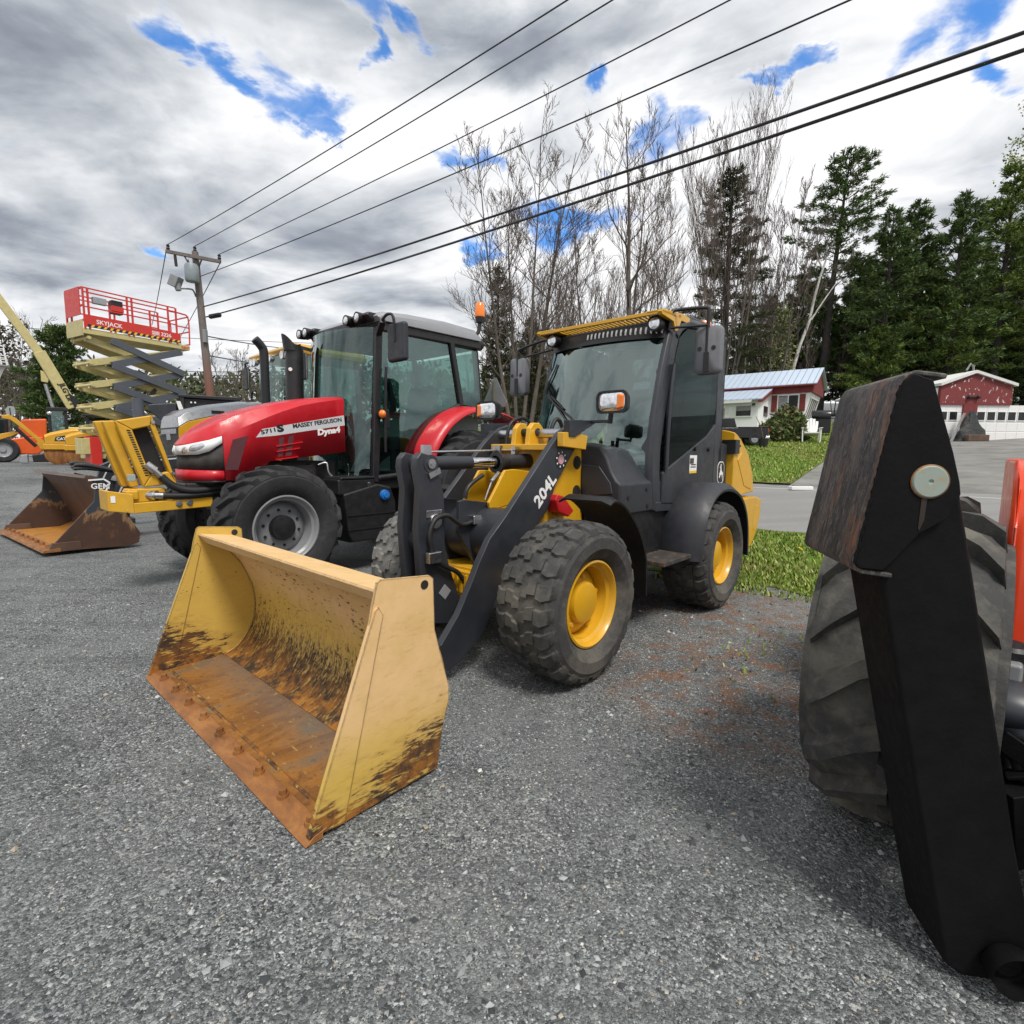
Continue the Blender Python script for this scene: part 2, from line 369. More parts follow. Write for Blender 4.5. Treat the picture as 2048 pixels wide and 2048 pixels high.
for b in [(355,80,75,35,.5,.75), (480,165,85,30,.5,.75), (600,225,85,45,.5,.55), (640,275,50,22,.5,.5), (770,35,55,45,.5,.8), (845,50,45,28,.5,.6), (745,120,28,40,.4,.6), (1310,262,70,45,.5,-.3), (1150,415,120,30,.5,.1), (1110,460,60,40,.5,.2), (1180,180,40,28,.5,0),
          (1850,90,90,45,.9,-.2), (1560,165,60,22,.6,.1), (2010,150,80,30,.8,-.1), (920,315,50,25,.6,.3), (980,500,40,30,.6,0), (345,515,25,12,.5,0)]:
    k = blob(*b); holes = k if holes is None else T.math('MAXIMUM', holes, k)
darks = None
for b in [(90,200,190,110,1,.3,1.0), (210,400,260,90,1,.35,1.0), (60,480,140,60,1,.3,.9), (380,330,150,60,1,.3,.5), (1130,60,260,80,1,-.1,.95), (1500,60,220,80,1,-.2,.7), (1000,110,90,60,.8,0,.6), (640,430,150,70,1,.3,.45), (1480,230,120,40,1,-.3,.35), (650,60,110,60,1,.5,.5)]:
    k = T.math('MULTIPLY', blob(*b[:6]), b[6]); darks = k if darks is None else T.math('MAXIMUM', darks, k)
hole = T.sstep(T.math('MULTIPLY_ADD', n2, 1.5, T.math('MULTIPLY', holes, 1.15)), 0.92, 2.05)
thick = T.math('ADD', T.math('MULTIPLY_ADD', n1, 2.0, -1.0), T.math('MULTIPLY_ADD', n3, 1.4, -0.70))
shade = T.math('ADD', T.math('MULTIPLY', darks, 0.36), T.math('ADD', thick, 0.19))
shade = T.math('ADD', shade, T.math('MULTIPLY_ADD', n2, 0.45, -0.225))
rimw = T.math('MULTIPLY', T.sstep(holes, 0.02, 0.5), -0.10); shade = T.math('ADD', shade, rimw)
ccol = T.ramp(shade, [(0.03, (0.93,0.93,0.94)), (0.22, (0.76,0.775,0.80)), (0.45, (0.53,0.56,0.60)), (0.70, (0.31,0.34,0.39)), (0.95, (0.20,0.225,0.27))])
cl10 = T.mix(1.0, ccol, (9.4,9.4,9.4), 'MULTIPLY')
blue = T.mix(1.0, sky.outputs[0], (0.62,1.40,2.05), 'MULTIPLY')
final = T.mix(T.math('MULTIPLY', hole, 0.97), cl10, blue)
T.put(bg, 'Color', final)
# ---------------------------------------------------------------- terrain
ES = Vector((0.7826, -0.6225)); EN = Vector((0.6225, 0.7826))         # along the road (to the right), across it (away)
def smooth(x, a, b):
    t = min(1, max(0, (x - a) / (b - a))); return t*t*(3 - 2*t)
def hgt(s, n):
    z = 0.45*smooth(n, 8.5, 16.0)
    top = lerp(3.02, 2.12, smooth(s, -6, 1.0))
    z += (top - 0.45)*max(0.0, min(1.0, (n - 15.5)/21.0))
    z += 0.10*max(0.0, n - 38) if n < 120 else 8.2
    z += smooth(s, -11.8, -20.5)*0.78*(1 - 0.6*smooth(n, 9, 16))*(1 - 0.2*smooth(s, -20, -40))
    return z
def hxy(x, y): return hgt(x*ES.x + y*ES.y, x*EN.x + y*EN.y)
def sn(s, n, dz=0.0): return (ES.x*s + EN.x*n, ES.y*s + EN.y*n, hgt(s, n) + dz)
def steps(brk):
    out = []
    for a, b, k in brk: out += [lerp(a, b, i/k) for i in range(k)]
    return out + [brk[-1][1]]
def sheet(name, ss, ns, mat, dz=0.0, edge=None):
    vs, fs = [], []; W_ = len(ss)
    for j, n in enumerate(ns):
        for i, s in enumerate(ss):
            nn = n
            if edge and j == 0: nn += edge(s, 0)
            if edge and j == len(ns)-1: nn += edge(s, 1)
            d = dz(s, nn) if callable(dz) else dz
            vs.append(sn(s, nn, d))
    for j in range(len(ns)-1):
        for i in range(W_-1): fs.append((j*W_+i, j*W_+i+1, (j+1)*W_+i+1, (j+1)*W_+i))
    m = MB(); m.v, m.f = vs, fs
    o = m.build(name, mat, None, smooth=60); o['kind'] = 'structure'; return o

# gravel
m, t, b = new_mat('crushed_stone_gravel'); c = t.coord()
cn = t.noise(c, 9, 3, 0.6, 0, 'Color')
cw = t.node('ShaderNodeVectorMath', operation='MULTIPLY_ADD'); t.put(cw, 0, cn); cw.inputs[1].default_value = (0.012,)*3; t.put(cw, 2, c); cq = cw.outputs[0]
def cellcol(sc, stops):
    col = t.sep(t.voro(cq, sc, 'Color')); return t.ramp(col[0], stops), t.voro(cq, sc, 'Distance')
g1, d1 = cellcol(95, [(0.0,(0.028,0.032,0.036)),(0.3,(0.08,0.088,0.092)),(0.62,(0.165,0.18,0.18)),(0.84,(0.29,0.31,0.31)),(0.95,(0.42,0.44,0.435)),(1,(0.50,0.50,0.48))])
g2, d2 = cellcol(210, [(0.0,(0.035,0.039,0.042)),(0.5,(0.135,0.145,0.148)),(0.85,(0.27,0.285,0.285)),(1,(0.42,0.43,0.42))])
sel = t.sstep(t.noise(c, 30, 3, 0.6), 0.42, 0.58)
g = t.mix(sel, g1, g2)
dust = t.sstep(t.noise(c, 0.55, 5, 0.62, 0.4), 0.42, 0.66)
g = t.mix(t.math('MULTIPLY', dust, 0.72), g, t.ramp(t.noise(c, 120, 4, 0.7), [(0.35,(0.13,0.138,0.137)),(0.65,(0.29,0.302,0.298))]))
g = t.mix(t.math('MULTIPLY', t.sstep(t.noise(c, 0.35, 4, 0.6), 0.46, 0.66), 0.5), g, (0.048,0.053,0.058))
g = t.mix(t.math('MULTIPLY', t.sstep(t.noise(c, 3.2, 6, 0.72), 0.50, 0.66), 0.45), g, (0.06,0.065,0.068))
g = t.mix(t.math('MULTIPLY', t.sstep(t.noise(t.mapping(c, loc=(4,9,0)), 2.3, 6, 0.72), 0.52, 0.70), 0.26), g, (0.24,0.25,0.247))
tk = t.noise(t.mapping(c, rot=(0,0,R_(-48)), scale=(0.10,1.5,1)), 1.6, 4, 0.6, 0.6)
g = t.mix(t.math('MULTIPLY', t.sstep(tk, 0.52, 0.66), 0.34), g, (0.075,0.08,0.083))
# dropped pine needles and moss near the verge: a patch with a shape of its own
sp = t.sep(c)
def patch(cx, cy, rx, ry):
    a_ = t.math('DIVIDE', t.math('SUBTRACT', sp[0], cx), rx); b_ = t.math('DIVIDE', t.math('SUBTRACT', sp[1], cy), ry)
    return t.sstep(t.math('ADD', t.math('MULTIPLY', a_, a_), t.math('MULTIPLY', b_, b_)), 0.1, 1.3, 1, 0)
pm = t.math('MAXIMUM', patch(1.35, 3.0, 0.9, 0.95), patch(2.0, 4.5, 1.0, 1.3))
pn = t.math('MULTIPLY', pm, t.sstep(t.noise(c, 6, 6, 0.7), 0.44, 0.62))
g = t.mix(t.math('MULTIPLY', pn, 0.9), g, t.ramp(t.noise(c, 90, 3, 0.7), [(0.35,(0.10,0.055,0.035)),(0.6,(0.27,0.14,0.08))]))
t.put(b, 'Base Color', g); b.inputs['Roughness'].default_value = 0.9; b.inputs['Specular IOR Level'].default_value = 0.25
hh = t.math('ADD', t.math('MULTIPLY', d1, -1.0), t.math('MULTIPLY', d2, -0.6)); hh = t.math('ADD', hh, t.math('MULTIPLY', t.noise(c, 14, 4, 0.6), 1.2))
t.put(b, 'Normal', t.bump(hh, 0.75, 0.012)); M['gravel'] = m
# grass soil
m, t, b = new_mat('lawn_turf'); c = t.coord()
n1_ = t.noise(c, 0.5, 5, 0.6); n2_ = t.noise(c, 9, 5, 0.7)
gcol = t.mix(n2_, (0.055,0.11,0.014), (0.17,0.26,0.04)); gcol = t.mix(t.sstep(n1_, 0.44, 0.62, 0, 0.75), gcol, (0.20,0.17,0.07))
t.put(b, 'Base Color', gcol); b.inputs['Roughness'].default_value = 0.9; b.inputs['Specular IOR Level'].default_value = 0.1
t.put(b, 'Normal', t.bump(t.noise(c, 45, 4, 0.7), 0.9, 0.05)); M['turf'] = m
# road
m, t, b = new_mat('worn_asphalt'); c = t.coord()
rc = t.ramp(t.noise(c, 70, 4, 0.7), [(0.3,(0.17,0.17,0.165)),(0.7,(0.26,0.26,0.25))])
st = t.noise(t.mapping(c, rot=(0,0,math.atan2(-ES.y, ES.x)), scale=(0.12,1.6,1)), 1.2, 4, 0.6)
rc = t.mix(t.sstep(st, 0.4, 0.65, 0, 0.45), rc, (0.15,0.15,0.15))
t.put(b, 'Base Color', rc); b.inputs['Roughness'].default_value = 0.85; t.put(b, 'Normal', t.bump(t.noise(c, 160, 3, 0.7), 0.3, 0.01)); M['road'] = m
M['road_line'] = paint('faded_road_paint', (0.45,0.45,0.42), 0.7, var=0.2, scale=20)
M['drive'] = paint('old_driveway_asphalt', (0.175,0.172,0.16), 0.9, var=0.3, scale=1.1, bump=0.4, bscale=120)
def under(s, n): return -0.05*smooth(n, 9.2, 9.7)
ssg = steps([(-700,-120,12),(-120,-40,20),(-40,20,60),(20,120,25),(120,700,10)]); nsg = steps([(-400,-30,10),(-30,-2,12),(-2,9,16),(9,18,18),(18,40,22),(40,130,18),(130,900,12)])
sheet('gravel_lot', ssg, nsg, M['gravel'], under)
rn = random.Random(3); wob = {}
def ragged(amp):
    ph = [rn.uniform(0, 6.3) for _ in range(6)]
    return lambda s, e: amp*(math.sin(s*0.9+ph[0])*0.4 + math.sin(s*2.3+ph[1])*0.35 + math.sin(s*5.1+ph[2])*0.25 + math.sin(s*11+ph[3])*0.15)
ss_f = steps([(-90,-8,70),(-8,12,140),(12,90,60)])
sheet('road', ss_f, steps([(9.75,16.0,14)]), M['road'], 0.0, ragged(0.14))
sheet('road_edge_line', ss_f, steps([(15.35,15.47,1)]), M['road_line'], 0.004)
sheet('grass_verge', steps([(-2.5,16,260)]), steps([(5.72,9.9,14)]), M['turf'], lambda s, n: 0.008 + 0.0, ragged(0.16))
lawn_r = -3.0
sheet('lawn', steps([(-60,-20,30),(-20,lawn_r,60)]), steps([(16.3,45,40)]), M['turf'], 0.0, ragged(0.10))
sheet('driveway', steps([(lawn_r+0.0,16,40)]), steps([(15.95,44,40)]), M['drive'], -0.012)

# loose stones lying on the gravel, near the camera where single stones can be seen
import numpy as np
rg = np.random.default_rng(5)
def stones(count, rmax, smin, smax, name, pw):
    th = rg.uniform(-0.86, 0.86, count); rr = 0.9 + (rmax - 0.9)*rg.random(count)**pw
    x = rr*np.tan(th)*0.98; y = rr
    ok = (x*EN.x + y*EN.y < 6.3); x, y = x[ok], y[ok]; k = len(x)
    sz = smin*(smax/smin)**(rg.random(k)**2.2)
    base = np.array([(1,0,0),(0,1,0),(-1,0,0),(0,-1,0),(0.2,0.1,0.75),(0,0,-0.5)])
    v = base[None]*(1 + rg.uniform(-0.38,0.38,(k,6,3))); a = rg.uniform(0, 6.28, k); ca, sa = np.cos(a), np.sin(a)
    v[:,:,0] *= rg.uniform(0.7,1.5,(k,1))
    vx = v[:,:,0]*ca[:,None] - v[:,:,1]*sa[:,None]; vy = v[:,:,0]*sa[:,None] + v[:,:,1]*ca[:,None]
    V = np.stack([vx*sz[:,None]*0.5 + x[:,None], vy*sz[:,None]*0.5 + y[:,None], v[:,:,2]*sz[:,None]*0.5 + sz[:,None]*0.08], 2).reshape(-1,3)
    Fb = np.array([(0,1,4),(1,2,4),(2,3,4),(3,0,4)]); F = (Fb[None] + 6*np.arange(k)[:,None,None]).reshape(-1,3)
    me = bpy.data.meshes.new(name); me.from_pydata(V.tolist(), [], F.tolist()); o = bpy.data.objects.new(name, me); COL.objects.link(o)
    return o
m, t, b = new_mat('loose_stone'); gi = t.node('ShaderNodeNewGeometry')
t.put(b, 'Base Color', t.ramp(gi.outputs['Random Per Island'], [(0,(0.028,0.032,0.036)),(0.3,(0.08,0.088,0.092)),(0.62,(0.17,0.185,0.185)),(0.84,(0.31,0.33,0.33)),(0.95,(0.46,0.48,0.475)),(0.985,(0.32,0.25,0.16)),(1,(0.60,0.59,0.56))]))
b.inputs['Roughness'].default_value = 0.85; M['stone'] = m
for (cnt, rm, a_, b_, pw) in ((120000, 5.0, 0.004, 0.012, 0.72), (1600, 5.5, 0.015, 0.032, 0.7)):
    o = stones(cnt, rm, a_, b_, 'loose_gravel', pw); o.data.materials.append(M['stone']); tag(o, kind='stuff')
    o['label'] = 'small grey crushed stones scattered over the gravel lot'; o['category'] = 'gravel'

# grass blades
def blades(name, regions, mat, label):
    V, F = [], []
    P = []
    for (s0, s1, n0, n1, cnt, hgt_, dens) in regions:
        s = rg.uniform(s0, s1, cnt); n = rg.uniform(n0, n1, cnt); P.append(np.stack([s, n, hgt_*rg.uniform(0.4, 1.3, cnt)], 1))
    P = np.concatenate(P)
    cl = np.sin(P[:,0]*3.1+1)*np.sin(P[:,1]*2.7) + np.sin(P[:,0]*7.3)*np.sin(P[:,1]*8.9+2)*0.7 + rg.uniform(-1.2,1.2,len(P)); P = P[cl > -0.5]
    for s, n, h in P:
        x, y, z = sn(s, n); a = random.uniform(0, 6.28); w = 0.006 + 0.004*random.random() + 0.0006*n; dx, dy = math.cos(a), math.sin(a); le = h*random.uniform(0.1,0.8); k = len(V)
        V += [(x-dx*w, y-dy*w, z), (x+dx*w, y+dy*w, z), (x-dy*le*0.4+dx*w*.6, y+dx*le*0.4+dy*w*.6, z+h*0.65), (x-dy*le, y+dx*le, z+h)]; F += [(k,k+1,k+2),(k,k+2,k+3)]
    me = bpy.data.meshes.new(name); me.from_pydata(V, [], F); me.materials.append(mat); o = bpy.data.objects.new(name, me); COL.objects.link(o)
    tag(o, label, 'grass', kind='stuff'); return o
m, t, b = new_mat('grass_blade'); gi = t.node('ShaderNodeNewGeometry')
t.put(b, 'Base Color', t.ramp(gi.outputs['Random Per Island'], [(0,(0.085,0.15,0.014)),(0.5,(0.17,0.265,0.026)),(0.8,(0.27,0.34,0.05)),(0.92,(0.34,0.35,0.10)),(1,(0.46,0.40,0.20))]))
b.inputs['Roughness'].default_value = 0.6; M['blade'] = m
blades('verge_grass', [(-2.4, 8, 5.9, 9.6, 42000, 0.06, 1), (-2.3, 5, 5.35, 6.05, 9000, 0.04, 1)], M['blade'], 'short spring grass on the verge between lot and road')
blades('lawn_grass', [(-17, lawn_r, 16.4, 30, 42000, 0.075, 1), (-17, lawn_r, 30, 44, 9000, 0.09, 1)], M['blade'], 'mown green grass on the lawn before the white house')
blades('gravel_weeds', [(-1.2, 0.9, 3.0, 4.3, 260, 0.03, 1), (-0.6, 1.2, 4.2, 5.6, 700, 0.03, 1)], M['blade'], 'sparse green weeds growing through the gravel')
fl = None
for (u, v) in ((1598, 1104), (1602, 1107), (1655, 1098)):
    p = at_z(u, v, 0.02); d = MB()
    for k in range(8):
        a = k*math.pi/4; d.add([(0,0,0.075),(0.028*math.cos(a-.3),0.028*math.sin(a-.3),0.082),(0.028*math.cos(a+.3),0.028*math.sin(a+.3),0.082)], [(0,1,2)])
    d.ball((0,0,0.078), 0.011, 6)
    st_ = MB().tube([(0,0,-0.03),(0.004,0,0.075)], 0.003, 5)
    rt = thing('dandelion', (p.x, p.y, 0.0), 'yellow dandelion in bloom in the grass verge', 'flower', 'dandelions in the verge')
    d.build('bloom', M['sticker_y'], rt, smooth=0); st_.build('stem', M['blade'], rt, smooth=0)
# ================================================================ wheel loader (front, centre)
c4 = cv(250,1000,2.683); c5 = cv(700,780,3.22); c6 = cv(1000,600,2.973); cA = cv(780,780,4.83); c17 = cv(1300,880,5.085)
L = Frame(-0.257, 3.625, 228)
LD = thing('wheel_loader', L, 'yellow and charcoal compact wheel loader marked 204L with a worn yellow bucket on the gravel', 'wheel loader')

# --- worn bucket paint: paint above, bare rusty steel towards the cutting edge, scratches and chips
def worn_paint(name, mode):
    m, t, b = new_mat(name); c = t.coord(); s = t.sep(c)
    cream = (0.74,0.49,0.24); yel = (0.60,0.40,0.085); rust = (0.10,0.042,0.014); rustor = (0.30,0.115,0.014); steel = (0.165,0.155,0.14); dk = (0.030,0.018,0.013)
    big = t.noise(c, 1.8, 5, 0.65, 0.6); mid = t.noise(c, 7, 6, 0.7, 0.3)
    if mode == 'side':   hcoord = s[2]; fade = (0.10, 0.42)
    elif mode == 'back': hcoord = s[2]; fade = (0.35, 0.62)
    else:                hcoord = s[2]; fade = (2, 3)
    base = t.mix(t.sstep(t.math('MULTIPLY_ADD', big, 0.35, hcoord), fade[0]+0.17, fade[1]+0.17), yel, cream)
    base = t.mix(t.sstep(mid, 0.35, 0.7, 0, 0.35), base, tuple(x*0.82 for x in yel))
    # slanted scratches: noise stretched along the digging direction
    if mode == 'back':
        sc = t.noise(t.mapping(c, rot=(0.25,0.0,0.0), scale=(1.8,7,2.6)), 5.5, 9, 0.74, 0.8); fine = t.noise(t.mapping(c, rot=(0.35,0.1,0), scale=(5,26,9)), 4.5, 7, 0.78)
        wearh = t.sstep(s[2], 0.02, 0.62, 1.0, 0.0)
    elif mode == 'side':
        sc = t.noise(t.mapping(c, rot=(0,-0.35,0), scale=(1.6,3,5)), 4.0, 8, 0.72, 0.6); fine = t.noise(t.mapping(c, rot=(0,-0.3,0), scale=(5,8,26)), 3.0, 6, 0.75)
        wearh = t.sstep(t.math('MULTIPLY_ADD', s[0], 0.36, s[2]), 0.50, 0.86, 1.0, 0.0)
        wearh = t.math('MAXIMUM', wearh, t.math('MULTIPLY', t.sstep(s[2], 0.03, 0.22, 1, 0), t.sstep(s[0], 1.60, 1.66)))
    else:
        sc = t.noise(t.mapping(c, rot=(0,0.5,0), scale=(1.6,3,5)), 4.0, 8, 0.72, 0.6); fine = t.noise(t.mapping(c, rot=(0,0.5,0), scale=(5,8,26)), 3.0, 6, 0.75)
        wearh = t.sstep(t.math('MULTIPLY_ADD', s[0], -0.72, s[2]), -1.06, -0.60, 1.0, 0.0)
    wear = t.math('ADD', t.math('MULTIPLY', wearh, 0.80), t.math('ADD', t.math('MULTIPLY_ADD', sc, 1.6, -0.8), t.math('MULTIPLY_ADD', fine, 1.7, -0.85)))
    bare = t.sstep(wear, 0.50, 0.70); stain = t.sstep(wear, 0.05, 0.60, 0.0, 0.38); base = t.mix(stain, base, (0.30,0.165,0.045))
    chips = t.sstep(t.noise(t.mapping(c, rot=(0.5,0.7,0), scale=(1,1,2.4)), 25, 4, 0.62), 0.60 if mode == 'back' else 0.65, 0.63 if mode == 'back' else 0.68)
    chips = t.math('MULTIPLY', chips, t.sstep(mid, 0.42, 0.56))
    if mode == 'side': chips = t.math('MULTIPLY', chips, t.sstep(big, 0.5, 0.6))
    bare = t.math('MAXIMUM', bare, chips)
    bv = t.node('ShaderNodeBevel', samples=4); bv.inputs['Radius'].default_value = 0.011; gmn = t.node('ShaderNodeNewGeometry'); dtn = t.node('ShaderNodeVectorMath', operation='DOT_PRODUCT'); t.l.new(bv.outputs[0], dtn.inputs[0]); t.l.new(gmn.outputs['Normal'], dtn.inputs[1])
    edge = t.sstep(t.math('MULTIPLY_ADD', t.noise(c, 18, 5, 0.7), -0.16, dtn.outputs['Value']), 0.895, 0.84); bare = t.math('MAXIMUM', bare, edge)
    rn_ = t.noise(c, 5, 6, 0.7); rcol = t.mix(t.sstep(rn_, 0.4, 0.62), dk, rust)
    rcol = t.mix(t.math('MULTIPLY', t.sstep(s[2], 0.22, 0.03), t.sstep(t.noise(c, 9, 5, 0.7), 0.42, 0.6)), rcol, rustor)
    t.put(b, 'Base Color', t.mix(bare, base, rcol)); t.put(b, 'Roughness', t.sstep(bare, 0, 1, 0.48, 0.78))
    t.put(b, 'Normal', t.bump(t.math('ADD', t.math('MULTIPLY', bare, -0.5), t.math('MULTIPLY', t.noise(c, 60, 4, 0.7), 0.25)), 0.35, 0.004)); return m
M['bk_side'] = worn_paint('worn_bucket_side_paint', 'side'); M['bk_in'] = worn_paint('worn_bucket_inner_side', 'inner'); M['bk_back'] = worn_paint('scratched_bucket_shell_paint', 'back')
m, t, b = new_mat('rusty_bucket_floor'); c = t.coord(); s = t.sep(c)
n = t.noise(t.mapping(c, scale=(1,2.4,1)), 2.2, 7, 0.68, 0.6); n2b = t.noise(c, 26, 5, 0.75)
fc = t.ramp(n, [(0.26,(0.21,0.19,0.16)),(0.38,(0.20,0.135,0.075)),(0.47,(0.33,0.145,0.03)),(0.60,(0.19,0.08,0.022)),(0.76,(0.44,0.19,0.024))])
fc = t.mix(t.sstep(s[0], 1.60, 1.36, 0.0, 0.5), fc, t.mix(n2b, (0.12,0.115,0.105), (0.21,0.20,0.18)))
fc = t.mix(t.sstep(n2b, 0.5, 0.72, 0, 0.7), fc, (0.07,0.035,0.016))
fc = t.mix(t.math('MULTIPLY', t.sstep(t.noise(t.mapping(c, scale=(5,2,1)), 7, 5, 0.7), 0.62, 0.68), 0.8), fc, (0.42,0.28,0.08))
t.put(b, 'Base Color', fc); t.put(b, 'Roughness', t.sstep(n2b, 0.3, 0.7, 0.42, 0.75)); b.inputs['Metallic'].default_value = 0.25
t.put(b, 'Normal', t.bump(n2b, 0.35, 0.005)); M['bk_floor'] = m
m, t, b = new_mat('rusty_cutting_edge'); c = t.coord(); n = t.noise(t.mapping(c, scale=(3,1,1)), 4, 7, 0.7, 0.4)
t.put(b, 'Base Color', t.ramp(n, [(0.3,(0.13,0.055,0.018)),(0.5,(0.26,0.105,0.03)),(0.62,(0.34,0.15,0.04)),(0.75,(0.19,0.15,0.125))])); b.inputs['Roughness'].default_value = 0.62; b.inputs['Metallic'].default_value = 0.2
t.put(b, 'Normal', t.bump(t.noise(c, 40, 5, 0.7), 0.4, 0.005)); M['bk_edge'] = m

W2 = 0.985
floor = [(1.70,0.030),(1.33,0.030)]
curve = spl([(1.33,0.030,0),(1.24,0.075,0),(1.16,0.18,0),(1.125,0.31,0),(1.135,0.45,0),(1.20,0.62,0),(1.30,0.745,0),(1.375,0.80,0)], 5)
prof = [(p.x, p.y) for p in curve]
def sheet_prof(pr_, y0, y1, th, nrm):                   # thick plate following a profile
    n = len(pr_); out = []
    for i, (x, z) in enumerate(pr_):
        a = pr_[max(i-1,0)]; c2_ = pr_[min(i+1,n-1)]; dx, dz = c2_[0]-a[0], c2_[1]-a[1]; l = math.hypot(dx, dz); out.append((x + nrm*dz/l*th, z - nrm*dx/l*th))
    return out
bkt = MB()
back = prof + list(reversed(sheet_prof(prof, 0, 0, 0.014, -1)))
shell = MB().prism(back, 'y', -W2+0.012, W2-0.012).build('bucket', M['bk_back'], LD, smooth=30)
tag(shell, 'worn yellow bucket with rusty floor')
MB().prism([(1.70,0.030),(1.332,0.030),(1.332,0.012),(1.70,0.012)], 'y', -W2+0.012, W2-0.012).build('bucket_floor', M['bk_floor'], shell)
MB().prism([(1.768,0.004),(1.735,0.030),(1.685,0.040),(1.685,0.031),(1.70,0.028),(1.70,0.004)], 'y', -W2-0.012, W2+0.012).build('cutting_edge', M['bk_edge'], shell, bevel=0.003)
MB().prism([(1.655,0.030),(1.648,0.038),(1.636,0.031)], 'y', -W2+0.03, W2-0.03).build('weld_seam', M['bk_side'], shell)
for i in range(9):
    y = lerp(-0.82, 0.93, i/8); q = MB(); q.cyl((1.712,y,0.03),(1.712,y,0.045),0.024,0.022,10); q.cyl((1.712,y,0.044),(1.712,y,0.064),0.016,0.015,6)
    q.build('edge_bolt', M['bk_edge'], shell, smooth=25)
# top flange: sloping lit plate, front lip
MB().prism([(1.44,0.842),(1.245,0.812),(1.245,0.800),(1.425,0.827),(1.395,0.795),(1.37,0.808),(1.36,0.795),(1.40,0.775),(1.445,0.832)], 'y', -W2+0.012, W2-0.012).build('top_flange', M['bk_side'], shell, bevel=0.002)
side = [(1.475,0.79),(1.452,0.875),(1.435,0.885),(1.205,0.862),(1.185,0.845),(1.18,0.63),(1.145,0.50),(1.105,0.36),(1.105,0.30),(1.145,0.18),(1.175,0.018),(1.63,0.008)]
for sg in (-1, 1):
    a, b_ = (W2-0.012, W2+0.0) if sg > 0 else (-W2, -W2+0.012)
    sp_ = MB().prism(side, 'y', a, b_).build('side_plate', M['bk_side'] if sg > 0 else M['bk_in'], shell, bevel=0.002)
    a, b_ = (W2-0.016, W2+0.010) if sg > 0 else (-W2-0.010, -W2+0.016)
    MB().prism([(1.468,0.775),(1.452,0.786),(1.432,0.752),(1.615,0.014),(1.752,0.026)], 'y', a, b_).build('side_cutter', M['bk_side'] if sg > 0 else M['bk_in'], sp_, bevel=0.003)
    y = W2+0.001 if sg > 0 else -W2+0.013
    h = MB().cyl((1.232,y-0.001,0.828),(1.232,y+0.001,0.828),0.019,n=14).build('plate_hole', M['dark'], sp_)
    # a stain running down from the top edge is part of the worn paint; the weld bead between plate and shell:
    MB().tube([(x+0.004, (W2-0.016)*sg, z+0.003) for x, z in prof], 0.006, 5).build('corner_weld', M['bk_in'], sp_)

# --- lift arms
arm_o = L.xz(0.38, [(1490,207),(1470,208),(1420,225),(1360,270),(1300,350),(1000,820),(900,960),(830,1120),(790,1230),(700,1450),(590,1640)], c5)
arm_i = L.xz(0.38, [(690,1770),(860,1570),(950,1330),(1010,1190),(1100,1020),(1200,880),(1270,780),(1330,600),(1440,400),(1490,310)], c5)
arm_pts = arm_o + [(0.92,0.20),(1.03,0.17),(1.05,0.10),(1.0,0.045),(0.85,0.03)] + arm_i
for sg in (1, -1):
    a, b_ = (0.33, 0.38) if sg > 0 else (-0.37, -0.32)
    pts = arm_pts if sg > 0 else [(x-0.03, z) for x, z in arm_pts]
    ar = MB().prism(pts, 'y', a, b_).build('lift_arm', M['jd_black'], LD, bevel=0.006, seg=2)
    if sg > 0:
        o1 = L.y(0.3815, *c5(1215,765)); o2 = L.y(0.3815, *c5(1330,580)); d = o2 - o1
        text('model_lettering', '204L', M['sticker_w'], ar, (o1.x, 0.3808, o1.z), d, Vector((d.z,0,-d.x)), 0.122, bold=0.0035, sx=1.12)
        cc = L.y(0.3815, *c5(1360,447)); st_ = MB().cyl((cc.x,0.3795,cc.z),(cc.x,0.3815,cc.z),0.068,n=36).build('round_sticker', M['sticker_k'], ar, smooth=0)
        MB().cyl((cc.x,0.3815,cc.z),(cc.x,0.3822,cc.z),0.034,n=28).build('sticker_disc', M['sticker_p'], st_, smooth=0)
        q = MB()
        for k in range(8):
            a_ = k*math.pi/4+0.2; q.bar((cc.x+0.045*math.cos(a_),0.382,cc.z+0.045*math.sin(a_)),(cc.x+0.058*math.cos(a_),0.382,cc.z+0.058*math.sin(a_)),0.010,0.001,(0,1,0))
        q.lathe([(0.012,0.3825),(0.015,0.3825),(0.015,0.3815)], o=(cc.x,0,cc.z), n=20)
        each(q, 'sticker_mark', M['sticker_w'], st_, smooth=0)
# pins at the arm tops, light brackets
MB().cyl((-0.60,-0.40,1.50),(-0.60,0.405,1.50),0.035).build('arm_pivot_pin', M['steel'], LD)
# torque tube and its saddle plates
tt = MB(); tt.cyl((-0.02,-0.31,0.80),(-0.02,0.34,0.80),0.185,n=40)
tube_o = tt.build('torque_tube', M['jd_black'], LD, smooth=50)
pl_ = L.xz(-0.05, [(510,1060),(560,1045),(940,1085),(1040,1150),(1000,1500),(800,1760),(700,1740),(620,1560),(500,1350)], cA)
for y in (-0.16, 0.10): MB().prism([(x, z) for x, z in pl_], 'y', y-0.015, y+0.015).build('saddle_plate', M['jd_black'], tube_o, bevel=0.004)
